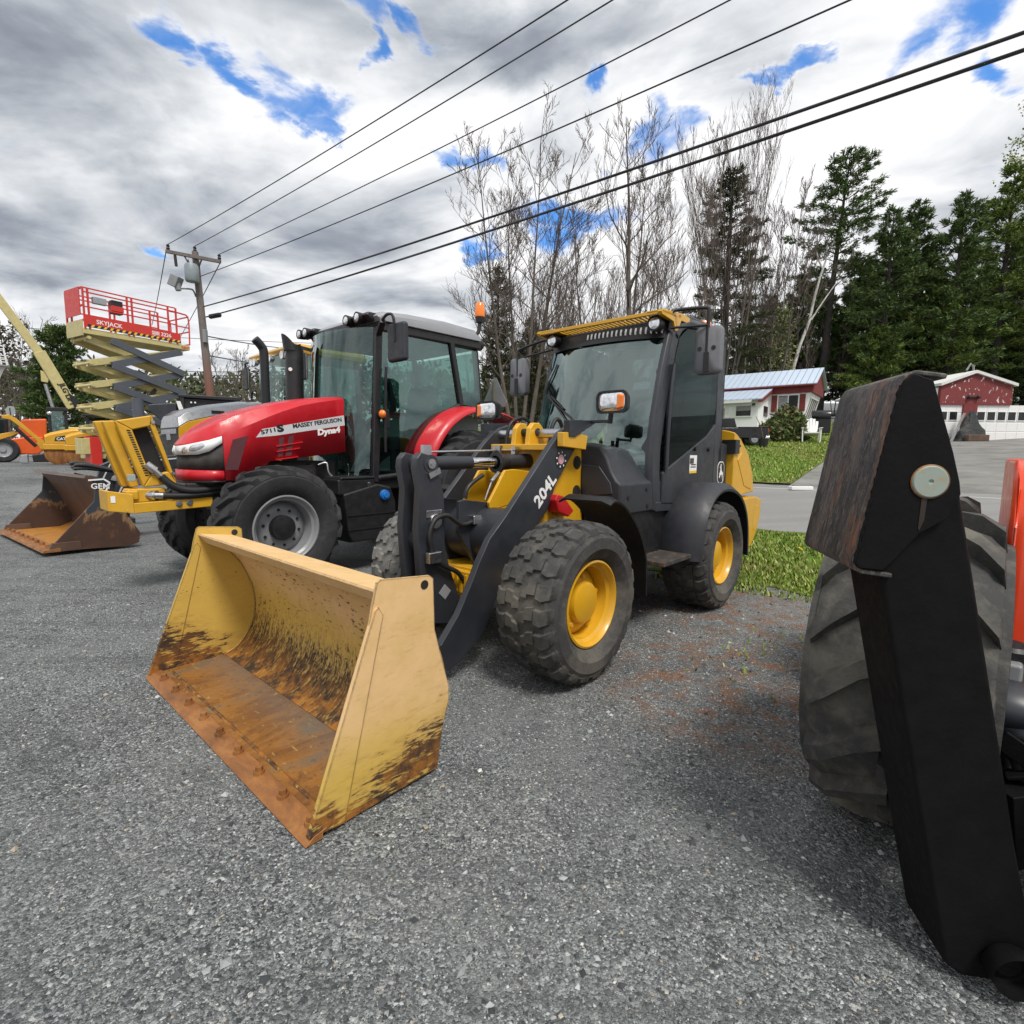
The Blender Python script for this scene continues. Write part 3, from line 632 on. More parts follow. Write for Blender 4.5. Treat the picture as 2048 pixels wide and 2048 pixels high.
# Z-link (bellcrank): two curved plates joined at the top pin
zl = L.xz(0.08, [(440,402),(485,415),(520,450),(540,505),(570,580),(590,700),(595,1000),(625,1140),(690,1330),(620,1500),(500,1500),(440,1230),(415,900),(430,640),(405,500),(412,440)], c5)
zb = None
for y in (0.08, -0.075):
    zo = MB().prism(zl, 'y', y-0.028, y+0.028).build('bellcrank', M['jd_black'], LD, bevel=0.008, seg=3) if zb is None else MB().prism([(x+0.0, z) for x, z in zl], 'y', y-0.028, y+0.028).build('bellcrank_plate', M['jd_black'], zb, bevel=0.008, seg=3)
    zb = zb or zo
MB().cyl((0.478,-0.10,1.285),(0.478,0.112,1.285),0.055,n=28).build('bellcrank_boss', M['jd_black'], zb)
q = MB(); q.cyl((0.478,0.108,1.285),(0.478,0.122,1.285),0.030,n=20); q.cyl((0.478,0.12,1.285),(0.478,0.126,1.285),0.012,n=10)
q.bar((0.50,0.118,1.21),(0.415,0.118,1.245),0.035,0.012,(0,1,0)); q.build('bellcrank_pin', M['steel'], zb)
q = MB(); q.cyl((0.45,0.105,0.93),(0.45,0.125,0.93),0.045,n=20); q.box(0.40,0.52,0.107,0.116,0.955,1.0); q.build('hose_bracket', M['steel'], zb, bevel=0.003)
MB().bar((0.40,0.11,0.49),(0.35,0.11,0.44),0.07,0.004,(0,1,0)).build('diamond_sticker', M['silver'], zb)
MB().cyl((0.46,-0.11,0.80),(0.46,0.07,0.80),0.08).build('pivot_boss', M['jd_black'], zb)
# tilt cylinder
tc = MB().cyl((-0.24,0,1.285),(-0.86,0,1.30),0.056,n=28).build('tilt_cylinder', M['jd_black'], LD, smooth=50)
q = MB(); q.cyl((0.47,0,1.285),(0.05,0,1.285),0.044,n=24); q.build('rod_sleeve', M['jd_black'], tc)
MB().cyl((0.06,0,1.285),(-0.25,0,1.285),0.036,n=24).build('cylinder_rod', M['chrome'], tc)
q = MB(); q.lathe([(0.05,-0.20),(0.078,-0.205),(0.078,-0.225),(0.062,-0.235),(0.062,-0.30),(0.057,-0.305)], o=(0,0,1.285), axis='x', n=28); q.build('cylinder_gland', M['dark'], tc)
q = MB(); q.box(-0.235,-0.215,-0.03,0.03,1.34,1.40); q.bar((-0.225,-0.035,1.395),(-0.225,0.035,1.395),0.03,0.02); q.cyl((0.44,0.0,1.355),(-0.42,0.0,1.375),0.0075,n=8); q.box(0.40,0.455,-0.02,0.02,1.335,1.40); q.box(-0.44,-0.39,-0.02,0.02,1.345,1.40); q.build('level_indicator', M['steel'], tc)
hb = MB(); hosel(hb, [(-0.22,0.03,1.22),(-0.13,0.05,1.17),(-0.06,0.08,1.11),(-0.02,0.08,1.03)], 0.009); hb.cyl((-0.20,0.03,1.21),(-0.10,0.06,1.15),0.016,n=10); hb.build('cylinder_fitting', M['steel'], tc)
# hoses on the linkage
hz = MB()
hosel(hz, [tuple(L.y(0.14, *cA(*p))) for p in ((1210,1080),(1000,1150),(850,1240),(700,1300),(560,1215),(450,1240),(395,1340),(385,1450),(420,1590))], 0.016)
hosel(hz, [tuple(L.y(0.14, *cA(*p))) for p in ((430,1640),(520,1700),(650,1760),(720,1850))] + [(0.10,0.15,0.36),(0.2,0.15,0.25)], 0.016)
hosel(hz, [tuple(L.y(-0.18, *cA(*p))) for p in ((1120,560),(1140,400),(1180,310),(1270,270),(1340,310),(1365,400),(1330,560))], 0.014)
hosel(hz, [tuple(L.y(0.18, *cA(*p))) for p in ((1545,560),(1560,380),(1600,290),(1640,300),(1670,390))], 0.016)
hosel(hz, [tuple(L.y(0.05, *cA(*p))) for p in ((900,820),(790,900),(740,970),(725,1050))], 0.015)
each(hz, 'hydraulic_hose', M['hose'], LD, smooth=60)
q = MB(); a = L.y(0.14, *cA(420,1610)); q.box(a.x-0.05,a.x+0.05,a.y-0.02,a.y+0.025,a.z-0.04,a.z+0.03); a = L.y(0.14, *cA(820,1250)); q.box(a.x-0.035,a.x+0.035,a.y-0.03,a.y+0.03,a.z-0.03,a.z+0.03); each(q, 'hose_clamp', M['steel'], LD, bevel=0.006)
# --- front frame
fr = MB()
plt = L.xz(0.30, [(1500,385),(1495,700),(1360,830),(1200,990),(1060,1180),(1200,880),(1330,600),(1420,420)], c5)
fr.prism([(-0.83,1.40),(-0.48,1.40),(-0.36,1.05),(-0.10,0.70),(0.10,0.52),(-0.05,0.40),(-0.83,0.45)], 'y', 0.295, 0.33)
fr.prism([(-0.90,1.40),(-0.48,1.40),(-0.36,1.05),(-0.10,0.70),(0.10,0.52),(-0.05,0.40),(-0.90,0.45)], 'y', -0.29, -0.255)
fr.prism([(0.02,1.02),(-0.14,1.235),(-0.24,1.24),(-0.60,1.20),(-0.60,0.6),(-0.1,0.6)], 'y', 0.13, 0.155)
fr.prism([(-0.02,1.02),(-0.17,1.225),(-0.24,1.225),(-0.60,1.18),(-0.60,0.6),(-0.1,0.6)], 'y', -0.155, -0.13)
fr.box(-0.60,-0.56,-0.26,0.26,0.9,1.39); fr.box(-0.85,-0.45,-0.29,0.29,1.375,1.42)
fr.box(-0.3,0.20,-0.25,0.25,0.36,0.60); fr.box(0.16,0.24,-0.30,0.30,0.40,0.58)
ff = fr.build('front_frame', M['jd_yellow'], LD, bevel=0.006)
for z, r in ((1.285,0.05),(1.065,0.05)): MB().cyl((-0.745,0.325,z),(-0.745,0.3325,z),r,n=24).build('frame_hole', M['dark'], ff)
q = MB(); tw = [(-0.47,1.41),(-0.49,1.54),(-0.53,1.58),(-0.60,1.58),(-0.645,1.54),(-0.70,1.46),(-0.70,1.41)]
q.prism(tw, 'y', 0.04, 0.085); q.prism(tw, 'y', -0.10, -0.055); q.build('cylinder_tower', M['jd_yellow'], ff, bevel=0.008)
MB().cyl((-0.57,-0.11,1.51),(-0.57,0.095,1.51),0.030,n=20).build('tower_pin', M['dark'], ff)
MB().prism([(-0.42,1.50),(-0.42,1.40),(-0.70,1.38),(-0.72,1.48),(-0.60,1.50),(-0.60,1.56),(-0.54,1.56),(-0.54,1.50)], 'y', 0.385, 0.44).build('light_bracket', M['jd_yellow'], ff, bevel=0.006)
q = MB()
for k in range(9): q.box(0.24,0.255,-0.20+k*0.045,-0.18+k*0.045,0.44,0.56)
each(q, 'axle_rib', M['jd_yellow'], ff)
ax = MB(); ax.cyl((0,-0.62,0.49),(0,0.72,0.49),0.095,0.095,20); ax.cyl((-2.05,-0.60,0.47),(-2.05,0.75,0.47),0.09,0.09,20); each(ax, 'axle', M['jd_yellow'], LD, smooth=50)
# belly darkness is real machinery: transmission and driveshaft
q = MB(); q.box(-1.6,-0.85,-0.3,0.35,0.35,0.95); q.cyl((-0.9,0,0.5),(-0.3,0,0.5),0.05); q.box(-2.9,-1.6,-0.42,0.5,0.42,0.95); q.build('chassis', M['dark'], LD, bevel=0.01)
q = MB(); q.prism([(-0.36,1.03),(-0.38,1.07),(-0.46,1.05),(-0.58,0.94),(-0.52,0.90),(-0.40,0.94)], 'y', 0.335, 0.43); q.build('red_hose_guard', M['red_lens'], LD, bevel=0.01)
text('warning_lettering', 'SER', M['sticker_w'], LD, (-0.02,0.335,0.80), (-0.68,0,0.73), (0.73,0,0.68), 0.06)
# headlight stalks
for sg in (1, -1):
    ys = 0.40 if sg > 0 else -0.40
    br = MB(); xs = 0 if sg > 0 else -0.02
    br.prism([(-0.47+xs,1.585),(-0.80+xs,1.60),(-0.80+xs,1.575),(-0.55+xs,1.47),(-0.48+xs,1.47)], 'y', min(ys, ys+sg*0.05), max(ys, ys+sg*0.05))
    br.bar((-0.76+xs, ys+sg*0.03, 1.585), (-0.76+xs, sg*0.60, 1.585), 0.05, 0.02); br.cyl((-0.76+xs, sg*0.60, 1.57), (-0.74+xs, sg*0.62, 1.66), 0.018, n=10)
    bo = br.build('light_arm', M['jd_black'], LD, bevel=0.004)
    # lamp: rounded box facing forward
    cx, cy, cz = -0.72+xs, sg*0.63, 1.715
    def rr_loop(x, w, h, r, sh=0):
        out = []
        for (qx, qy, a0) in ((1,1,0),(-1,1,90),(-1,-1,180),(1,-1,270)):
            for k in range(5):
                a = R_(a0 + k*22.5); out.append((x, cy + qx*(w-r) + r*math.cos(a) + sh, cz + qy*(h-r) + r*math.sin(a)))
        return out
    hl = MB().loft([rr_loop(cx-0.13, 0.045, 0.035, 0.02), rr_loop(cx-0.10, 0.09, 0.06, 0.03), rr_loop(cx-0.02, 0.122, 0.078, 0.04), rr_loop(cx+0.005, 0.125, 0.08, 0.045), rr_loop(cx+0.005, 0.112, 0.068, 0.04), rr_loop(cx-0.01, 0.112, 0.068, 0.04)]).build('headlight', M['black'], bo, smooth=50)
    ln = MB().loft([rr_loop(cx-0.012, 0.111, 0.067, 0.04), rr_loop(cx+0.004, 0.105, 0.062, 0.038), rr_loop(cx+0.012, 0.06, 0.035, 0.02)])
    ln.build('lens', M['lens'], hl, smooth=60)
    yy = cy + sg*0.075
    MB().loft([[(cx+0.004, yy-0.032, cz-0.058),(cx+0.004, yy+0.028, cz-0.045),(cx+0.004, yy+0.032, cz+0.045),(cx+0.004, yy-0.026, cz+0.058)],[(cx+0.016, yy-0.026, cz-0.048),(cx+0.014, yy+0.022, cz-0.036),(cx+0.014, yy+0.024, cz+0.036),(cx+0.016, yy-0.022, cz+0.048)]]).build('indicator_lens', M['orange_lens'], hl, bevel=0.004)

# --- wheels
make_wheel(LD, (0, 0.82, 0.482), 0.482, 0.385, 0.25, 'mpt', M['tyre'], M['jd_yellow'], hub=0.52, nlug=22, lugh=0.019, dish=0.05, bolts=5, hubcap=[(0.125,0.0),(0.125,0.10),(0.118,0.118),(0.10,0.125),(0.001,0.126)])
make_wheel(LD, (-0.12, -0.62, 0.482), 0.482, 0.37, 0.25, 'mpt', M['tyre_grey'], M['jd_yellow'], hub=0.52, nlug=22, lugh=0.019, flip=-1, spin=0.2)
make_wheel(LD, (-2.05, 0.81, 0.475), 0.475, 0.39, 0.245, 'mpt', M['tyre'], M['jd_yellow'], hub=0.52, nlug=22, lugh=0.018, dish=0.05, bolts=5, spin=0.1, hubcap=[(0.125,0.0),(0.125,0.10),(0.118,0.118),(0.10,0.125),(0.001,0.126)])
make_wheel(LD, (-2.05, -0.72, 0.475), 0.475, 0.39, 0.245, 'mpt', M['tyre'], M['jd_yellow'], hub=0.52, nlug=22, lugh=0.018, flip=-1, spin=0.3)
# --- fenders
def fender(name, outer, th, y0, y1, mat, crown=0.03):
    n = len(outer); loops = []
    for i, (x, z) in enumerate(outer):
        a, c2_ = outer[max(i-1,0)], outer[min(i+1,n-1)]; dx, dz = c2_[0]-a[0], c2_[1]-a[1]; l = math.hypot(dx, dz); nx, nz = -dz/l, dx/l
        if nz < 0 and i < n*0.3 : pass
        loops.append([(x-nx*crown, y0, z-nz*crown), (x, lerp(y0,y1,0.12), z), (x, lerp(y0,y1,0.85), z), (x-nx*crown, y1, z-nz*crown), (x-nx*(crown+th), y1-0.004, z-nz*(crown+th)), (x-nx*th, lerp(y0,y1,0.8), z-nz*th), (x-nx*th, lerp(y0,y1,0.15), z-nz*th), (x-nx*(crown+th), y0+0.004, z-nz*(crown+th))])
    return MB().loft(loops).build(name, mat, LD, smooth=50)
f1 = [(p.x, p.y) for p in spl([(-0.26,1.06,0),(-0.34,1.085,0),(-0.46,1.045,0),(-0.60,0.94,0),(-0.72,0.80,0),(-0.80,0.62,0),(-0.82,0.36,0)][::-1], 4)]
fender('front_fender', f1, 0.012, 0.52, 0.92, M['black'], 0.025)
fender('front_fender', f1, 0.012, -0.86, -0.42, M['black'], 0.025)
f2 = [(p.x, p.y) for p in spl([(-1.50,0.50,0),(-1.52,0.66,0),(-1.58,0.86,0),(-1.72,1.02,0),(-1.92,1.10,0),(-2.16,1.10,0),(-2.40,1.03,0),(-2.58,0.88,0),(-2.68,0.68,0),(-2.72,0.40,0)], 4)]
f2 = f2[::-1]
fender('rear_fender', f2, 0.02, 0.60, 1.0, M['jd_plastic'], 0.05)
fender('rear_fender', f2, 0.02, -0.92, -0.5, M['jd_plastic'], 0.05)
# --- body under the cab
YN, YF = 0.68, -0.52
q = MB()
q.prism([(-1.0,0.95),(-1.28,0.92),(-2.05,0.88),(-2.88,0.9),(-2.88,0.6),(-1.55,0.46),(-1.05,0.52),(-1.0,0.66)], 'y', YF+0.02, YN-0.03)
q.build('lower_body', M['black'], LD, bevel=0.02)
# front cowl: raised dash pods each side, low saddle between
def cowl_loop(x, zt, w):
    return [(x,-0.30-w,0.90),(x,-0.30-w,1.12),(x,-0.22,1.17),(x,-0.14,zt-0.06),(x,-0.08,zt),(x,0.40,zt),(x,0.50,zt-0.02),(x,0.555,zt-0.10),(x,0.60,1.22),(x,0.64,1.16),(x,0.675,1.135),(x,0.675,0.90)]
cw_o = MB().loft([cowl_loop(-0.80,1.42,0.0), cowl_loop(-0.84,1.435,0.1), cowl_loop(-1.0,1.42,0.18), cowl_loop(-1.25,1.40,0.18), cowl_loop(-1.60,1.12,0.18)]).build('front_cowl', M['jd_plastic'], LD, bevel=0.02, seg=3)
MB().prism([(0.35,1.27),(0.50,1.26),(0.60,1.14),(0.62,1.06),(0.35,1.03)], 'x', -0.80, -0.786).build('cowl_panel', M['jd_black'], cw_o, bevel=0.006)
q = MB()
for x, z in ((-1.20,1.08),(-0.92,1.03),(-1.22,0.95)): q.cyl((x,0.672,z),(x,0.682,z),0.016,n=10)
each(q, 'cowl_bolt', M['black'], cw_o, smooth=0)
# --- cab: pillars, door, glass, roof
def xA(z): 
    P = [(0.9,-1.30),(1.15,-1.25),(1.4,-1.25),(1.65,-1.30),(2.03,-1.40),(2.30,-1.50),(2.42,-1.56)]
    for (z0,x0),(z1,x1) in zip(P, P[1:]):
        if z <= z1: return lerp(x0, x1, (z-z0)/(z1-z0))
    return P[-1][1]
zsA = [0.90,1.05,1.2,1.4,1.6,1.8,2.0,2.15,2.30,2.40]
cab = MB()
for sg, y in ((1, YN), (-1, YF)):
    ls = []
    for z in zsA:
        x = xA(z); wdt = 0.15 if z < 2.2 else 0.15
        ls.append([(x+0.02, y-sg*0.09, z), (x, y-sg*0.02, z), (x-0.03, y, z), (x-wdt, y, z), (x-wdt-0.01, y-sg*0.05, z), (x-0.06, y-sg*0.09, z)])
    cab.loft(ls)
    cab.loft([[(-2.52,y,z),(-2.70,y,z),(-2.70,y-sg*0.10,z),(-2.52,y-sg*0.06,z)] for z in (0.95,1.45,2.0,2.45)])
    cab.tube(spl([(-1.60,y-sg*0.03,2.30),(-1.72,y-sg*0.03,2.40),(-1.95,y-sg*0.03,2.455),(-2.62,y-sg*0.03,2.475)], 5), 0.045, 8)
    cab.bar((-1.35,y-sg*0.02,0.93),(-2.1,y-sg*0.02,0.90),0.05,0.08)
cab.prism([(-2.66,2.46),(-2.70,2.40),(-2.70,0.95),(-2.66,0.95)], 'y', YF, YF+0.12); cab.prism([(-2.66,2.46),(-2.70,2.40),(-2.70,0.95),(-2.66,0.95)], 'y', YN-0.12, YN)
cab.box(-2.70,-2.62,YF,YN,2.36,2.47); cab.box(-2.70,-2.62,YF,YN,0.95,1.42)
cab.box(-1.60,-1.48,YF+0.05,YN-0.05,2.33,2.42)
cab_o = cab.build('cab_frame', M['jd_black'], LD, bevel=0.008)
# door: lower panel with slanting sill, glass above
dr = [(-1.435,0.95),(-2.00,0.915),(-2.22,1.12),(-2.50,1.42),(-2.50,1.64),(-2.30,1.52),(-1.435,1.205)]
door = MB().prism(dr, 'y', YN-0.025, YN+0.012).build('door', M['jd_plastic'], cab_o, bevel=0.012)
gl_ = [(-1.435,1.215),(-2.30,1.53),(-2.44,1.62),(-2.50,1.78),(-2.52,2.2),(-2.50,2.40),(-2.1,2.43),(-1.80,2.39),(-1.66,2.30),(-1.56,2.05),(-1.47,1.7)]
MB().prism(gl_, 'y', YN-0.006, YN+0.0).build('door_window', M['glass_d'], cab_o, smooth=0)
MB().prism([(x, z) for x, z in gl_], 'y', YF+0.0, YF+0.006).build('side_window', M['glass_d'], cab_o, smooth=0)
MB().tube(spl([(-1.47,YN+0.02,1.22),(-1.475,YN+0.02,1.5),(-1.50,YN+0.02,1.85),(-1.545,YN+0.02,2.07)], 5), 0.018, 8).build('grab_rail', M['jd_black'], cab_o, smooth=60)
q = MB()
for p in ((455,90),(590,95),(545,490)):
    a = L.y(YN+0.012, *c17(*p)); q.cyl((a.x,a.y-0.005,a.z),(a.x,a.y+0.02,a.z),0.020,n=12)
each(q, 'door_latch', M['black'], door)
a = L.y(YN+0.013, *c17(407,155)); bq = L.y(YN+0.013, *c17(470,335))
sk = MB().box(bq.x, a.x, YN+0.0125, YN+0.0138, bq.z, a.z).build('safety_sticker', M['sticker_w'], door, smooth=0)
MB().box(bq.x, a.x, YN+0.0138, YN+0.0146, bq.z, bq.z+0.022).build('sticker_stripe', M['sticker_y'], sk, smooth=0)
text('sticker_lettering', '800', M['sticker_k'], sk, (a.x-0.005, YN+0.0142, a.z-0.075), (-1,0,0.02), (0,0,1), 0.070, bold=0.003, sx=0.75)
q = MB(); q.box(bq.x+0.02,a.x-0.02,YN+0.0138,YN+0.0146,bq.z+0.05,bq.z+0.06); q.box(bq.x+0.02,a.x-0.03,YN+0.0138,YN+0.0146,bq.z+0.07,bq.z+0.08); each(q, 'sticker_line', M['sticker_k'], sk, smooth=0)
# rear quarter panel with the leaping animal badge
qp = MB().prism([(-2.03,0.91),(-2.24,1.12),(-2.52,1.42),(-2.55,1.48),(-2.86,1.45),(-2.88,1.02),(-2.6,0.88)], 'y', YN-0.05, YN-0.004).build('quarter_panel', M['jd_plastic'], cab_o, bevel=0.01)
bc = L.y(YN, *c17(718,330))
def oval(w, h, y): 
    out = []
    for (qx, qz, a0) in ((1,1,0),(-1,1,90),(-1,-1,180),(1,-1,270)):
        for k in range(6):
            a = R_(a0 + k*18); r = w*0.75; out.append((bc.x + qx*(w-r) + r*math.cos(a), bc.z + qz*(h-r) + r*math.sin(a)))
    return out
bd = MB().prism(oval(0.088,0.108,0), 'y', YN-0.004, YN+0.002).build('badge', M['sticker_w'], qp, smooth=0)
MB().prism(oval(0.079,0.099,0), 'y', YN+0.001, YN+0.003).build('badge_field', M['sticker_k'], bd, smooth=0)
deer = [(-0.030,-0.085),(-0.036,-0.078),(-0.010,-0.030),(-0.030,-0.015),(-0.028,0.0),(-0.045,-0.012),(-0.052,-0.032),(-0.045,-0.036),(-0.036,-0.020),(-0.015,-0.03)] 
deer = [(0.050,-0.045),(0.040,-0.030),(0.045,-0.012),(0.028,0.002),(0.020,0.022),(0.018,0.040),(0.034,0.048),(0.030,0.056),(0.016,0.058),(0.020,0.072),(0.010,0.082),(0.006,0.072),(0.0,0.084),(-0.006,0.078),(0.0,0.060),(-0.004,0.040),(-0.014,0.016),(-0.040,0.004),(-0.056,-0.010),(-0.058,-0.026),(-0.048,-0.016),(-0.046,-0.050),(-0.062,-0.084),(-0.050,-0.082),(-0.030,-0.045),(-0.022,-0.022),(0.004,-0.024),(0.018,-0.030),(0.030,-0.050),(0.044,-0.055)]
MB().prism([(bc.x + x*0.95, bc.z + z*1.0) for x, z in deer], 'y', YN+0.003, YN+0.0045).build('badge_animal', M['sticker_w'], bd, smooth=0)
# windscreen: curved sheet between the A pillars, reaching low over the saddle
ws = []
for z in [1.12,1.2,1.35,1.5,1.65,1.8,1.95,2.1,2.2,2.30,2.35]:
    row = []
    for k in range(13):
        u = k/12; y = lerp(YF+0.05, YN-0.05, u); row.append((xA(z) + 0.01 + 0.13*(1-(2*u-1)**2), y, z))
    ws.append(row)
wsb = MB().loft(ws, cap=False, closed=False); wso = wsb.build('windscreen', M['glass_w'], cab_o, smooth=60)
# black band with pale slots along the top of the windscreen
bandv = MB().loft([[(xA(z)+0.022+0.135*(1-(2*k/12-1)**2), lerp(YF+0.04,YN-0.04,k/12), z) for k in range(13)] for z in (2.275,2.33,2.385)], cap=False, closed=False)
bn = bandv.build('screen_band', M['sticker_k'], cab_o, smooth=60)
q = MB()
for k in range(17):
    u = lerp(0.40, 0.965, k/16); y = lerp(YF+0.04,YN-0.04,u); x = xA(2.33)+0.026+0.135*(1-(2*u-1)**2)
    q.add([(x-0.012,y,2.29),(x-0.012,y+0.014,2.29),(x+0.003,y+0.026,2.34),(x+0.002,y+0.030,2.365),(x+0.002,y+0.015,2.365),(x+0.003,y+0.010,2.34)], [(0,1,2,5),(5,2,3,4)])
each(q, 'band_slot', M['sticker_w'], bn, smooth=0, solid=0.002)
# yellow visor grille over the screen
v = MB()
yv0, yv1 = YF-0.02, YN+0.01
for k in range(24):
    y = lerp(yv0+0.20, yv1-0.10, k/23); v.bar((-1.62,y-0.05,2.455),(-1.33,y+0.0,2.44),0.016,0.014)
v.bar((-1.325,yv0+0.02,2.438),(-1.325,yv1-0.03,2.438),0.03,0.028); v.bar((-1.63,yv0,2.46),(-1.63,yv1,2.46),0.05,0.03)
for y0, y1 in ((yv0, yv0+0.19), (yv1-0.13, yv1)):
    v.prism([(-1.30,2.44),(-1.33,2.462),(-1.70,2.49),(-1.82,2.48),(-1.82,2.43),(-1.66,2.43),(-1.60,2.34),(-1.56,2.33),(-1.52,2.40),(-1.32,2.418)], 'y', y0, y0+0.035) if y0 == yv0 else v.prism([(-1.30,2.44),(-1.33,2.462),(-1.70,2.49),(-1.82,2.48),(-1.82,2.43),(-1.66,2.43),(-1.60,2.34),(-1.56,2.33),(-1.52,2.40),(-1.32,2.418)], 'y', y1-0.035, y1)
    v.box(-1.66,-1.31,y0,y1,2.436,2.456)
v.build('sun_visor', M['jd_yellow'], cab_o, bevel=0.004)
MB().prism([(-1.58,2.45),(-1.70,2.51),(-2.0,2.535),(-2.6,2.53),(-2.70,2.48),(-2.70,2.44),(-1.6,2.40)], 'y', YF+0.01, YN-0.03).build('roof', M['jd_black'], cab_o, bevel=0.02)
for y in (YF+0.10, YN-0.085):
    q = MB().lathe([(0.02,-1.60),(0.055,-1.58),(0.060,-1.515),(0.060,-1.50),(0.052,-1.50),(0.050,-1.51)], o=(0.13,y,2.375), axis='x', n=24).build('work_light', M['black'], cab_o)
    MB().lathe([(0.051,-1.512),(0.045,-1.503),(0.02,-1.498),(0.001,-1.497)], o=(0.13,y,2.375), axis='x', n=24).build('lens', M['lens'], q)
q = MB().lathe([(0.06,0),(0.075,0.012),(0.078,0.06),(0.065,0.085),(0.001,0.09)], o=(-2.55,0.50,2.525), axis='z', n=24).build('beacon', M['orange_lens'], cab_o)
# mirrors on tube brackets
for sg in (1, -1):
    q = MB()
    if sg > 0:
        y0, ym = YN-0.02, 0.93
        for zt in (2.33, 2.47): pass
        q.tube(spl([(-1.50,y0,2.33),(-1.50,y0+0.02,2.46),(-1.53,y0+0.05,2.485),(-1.60,ym-0.03,2.485),(-1.61,ym,2.46),(-1.61,ym,2.30),(-1.61,ym,2.10)], 5), 0.014, 8); q.tube([(-1.50,y0,2.35),(-1.60,ym,2.35)], 0.010, 8)
        mc = (-1.64, ym, 2.165); 
    else:
        y0, ym = YF+0.02, YF-0.36
        q.tube(spl([(-1.55,y0,2.42),(-1.50,y0-0.12,2.42),(-1.44,ym+0.03,2.36),(-1.43,ym,2.32),(-1.43,ym,2.20),(-1.43,ym,2.10)], 5), 0.013, 8); q.tube([(-1.53,y0,2.33),(-1.43,ym,2.27)], 0.010, 8)
        mc = (-1.46, ym-0.01, 2.10)
    bo = q.build('mirror_bracket', M['black'], cab_o, smooth=60)
    w_, h_ = (0.105, 0.185)
    def ml(x, k, kz): 
        out = []
        for (qy, qz, a0) in ((1,1,0),(-1,1,90),(-1,-1,180),(1,-1,270)):
            for j in range(5):
                a = R_(a0 + j*22.5); r = 0.04; out.append((mc[0]+x, mc[1] + k*(qy*(w_-r) + r*math.cos(a)), mc[2] + kz*(qz*(h_-r) + r*math.sin(a))))
        return out
    mo = MB().loft([ml(-0.045,0.97,0.98), ml(-0.03,1.0,1.0), ml(0.02,0.94,0.97), ml(0.038,0.7,0.85)]).build('mirror', M['grey_plastic'], bo, smooth=40)
    q = MB(); q.bar((mc[0]+0.035,mc[1],mc[2]-0.02),(mc[0]+0.035,mc[1],mc[2]-0.17),0.04,0.02,(1,0,0)); 
    for k in (-1,1): q.cyl((mc[0]+0.024,mc[1]+k*0.055,mc[2]+0.01),(mc[0]+0.040,mc[1]+k*0.055,mc[2]+0.01),0.018,n=12)
    q.build('mirror_mount', M['black'], mo, smooth=30)
# wipers, lying on the curved screen
def on_screen(u, v, off=0.012):
    best = None
    for k in range(200):
        y = lerp(YF+0.05, YN-0.05, k/199); p_ = L.y(y, u, v); uu = k/199; g = p_.x - (xA(p_.z) + 0.01 + 0.13*(1-(2*uu-1)**2))
        if best is None or abs(g) < best[0]: best = (abs(g), p_)
    return best[1] + Vector((off, 0, 0))
q = MB()
for pa, pb in (((268,562),(445,722)), ((290,562),(400,722)), ((262,570),(345,385)), ((310,575),(380,650))):
    q.tube([on_screen(*c6(lerp(pa[0],pb[0],k/6), lerp(pa[1],pb[1],k/6))) for k in range(7)], 0.008, 6)
each(q, 'wiper', M['black'], cab_o, smooth=60)
# inside: seat, steering column, wheel, floor, rear wall
q = MB(); q.box(-2.3,-1.85,-0.15,0.32,1.25,1.42); q.prism([(-2.28,1.40),(-2.20,1.42),(-2.32,2.0),(-2.45,2.0),(-2.42,1.40)], 'y', -0.14, 0.30); q.box(-2.25,-1.9,-0.1,0.28,0.95,1.25)
q.box(-2.30,-1.85,0.36,0.44,1.48,1.56); q.build('seat', M['cab_in'], cab_o, bevel=0.04, seg=3)
q = MB(); q.cyl((-1.45,0.08,1.0),(-1.62,0.08,1.52),0.05); 
q.tube([(-1.64 - 0.06*math.sin(a), 0.08+0.18*math.cos(a), 1.55+0.17*math.sin(a)*0.6) for a in [2*math.pi*k/20 for k in range(21)]], 0.014, 6); q.build('steering_column', M['cab_in'], cab_o, smooth=50)
q = MB(); q.box(-2.6,-1.3,YF+0.06,YN-0.06,0.90,0.97); q.box(-1.5,-1.38,-0.35,0.5,1.0,1.28); q.build('cab_floor', M['cab_in'], cab_o, bevel=0.01)
MB().prism([(-1.27,1.36),(-1.35,1.40),(-1.42,1.30),(-1.45,1.10),(-1.38,1.08),(-1.32,1.28)], 'y', 0.25, 0.60).build('dash_trim', M['cab_light'], cab_o, bevel=0.02)
MB().box(-2.655,-2.645,YF+0.1,YN-0.1,1.42,2.37).build('rear_window', M['glass_d'], cab_o, smooth=0)
# --- engine hood and counterweight
hd = [(-2.89,0.98),(-2.89,1.60),(-2.95,1.585),(-3.10,1.52),(-3.36,1.36),(-3.54,1.12),(-3.60,0.93),(-3.0,0.90)]
loops = []
for y, k in ((YF-0.02,0.90),(YF+0.04,0.97),(YF+0.12,1.0),(YN-0.06,1.0),(YN+0.0,0.97),(YN+0.06,0.92)):
    loops.append([(lerp(-3.0,x,k if x < -3.0 else 1), y, lerp(1.2,z,k)) for x, z in hd])
hood = MB().loft(loops).build('engine_hood', M['jd_yellow'], LD, bevel=0.012)
MB().prism([(-2.98,1.30),(-3.10,1.38),(-3.30,1.24),(-3.44,1.05),(-3.45,0.97),(-3.22,1.02)], 'y', YN+0.045, YN+0.066).build('hood_vent', M['jd_yellow'], hood, bevel=0.01)
q = MB(); q.box(-2.98,-2.86,YN-0.06,YN+0.08,1.36,1.50); q.cyl((-2.98,YN+0.05,1.44),(-3.05,YN+0.06,1.44),0.012,n=8); q.build('hood_hinge', M['black'], LD, bevel=0.012)
cwt = [(-2.70,0.90),(-3.50,0.90),(-3.72,0.86),(-3.72,0.66),(-3.56,0.46),(-3.40,0.36),(-2.9,0.40)]
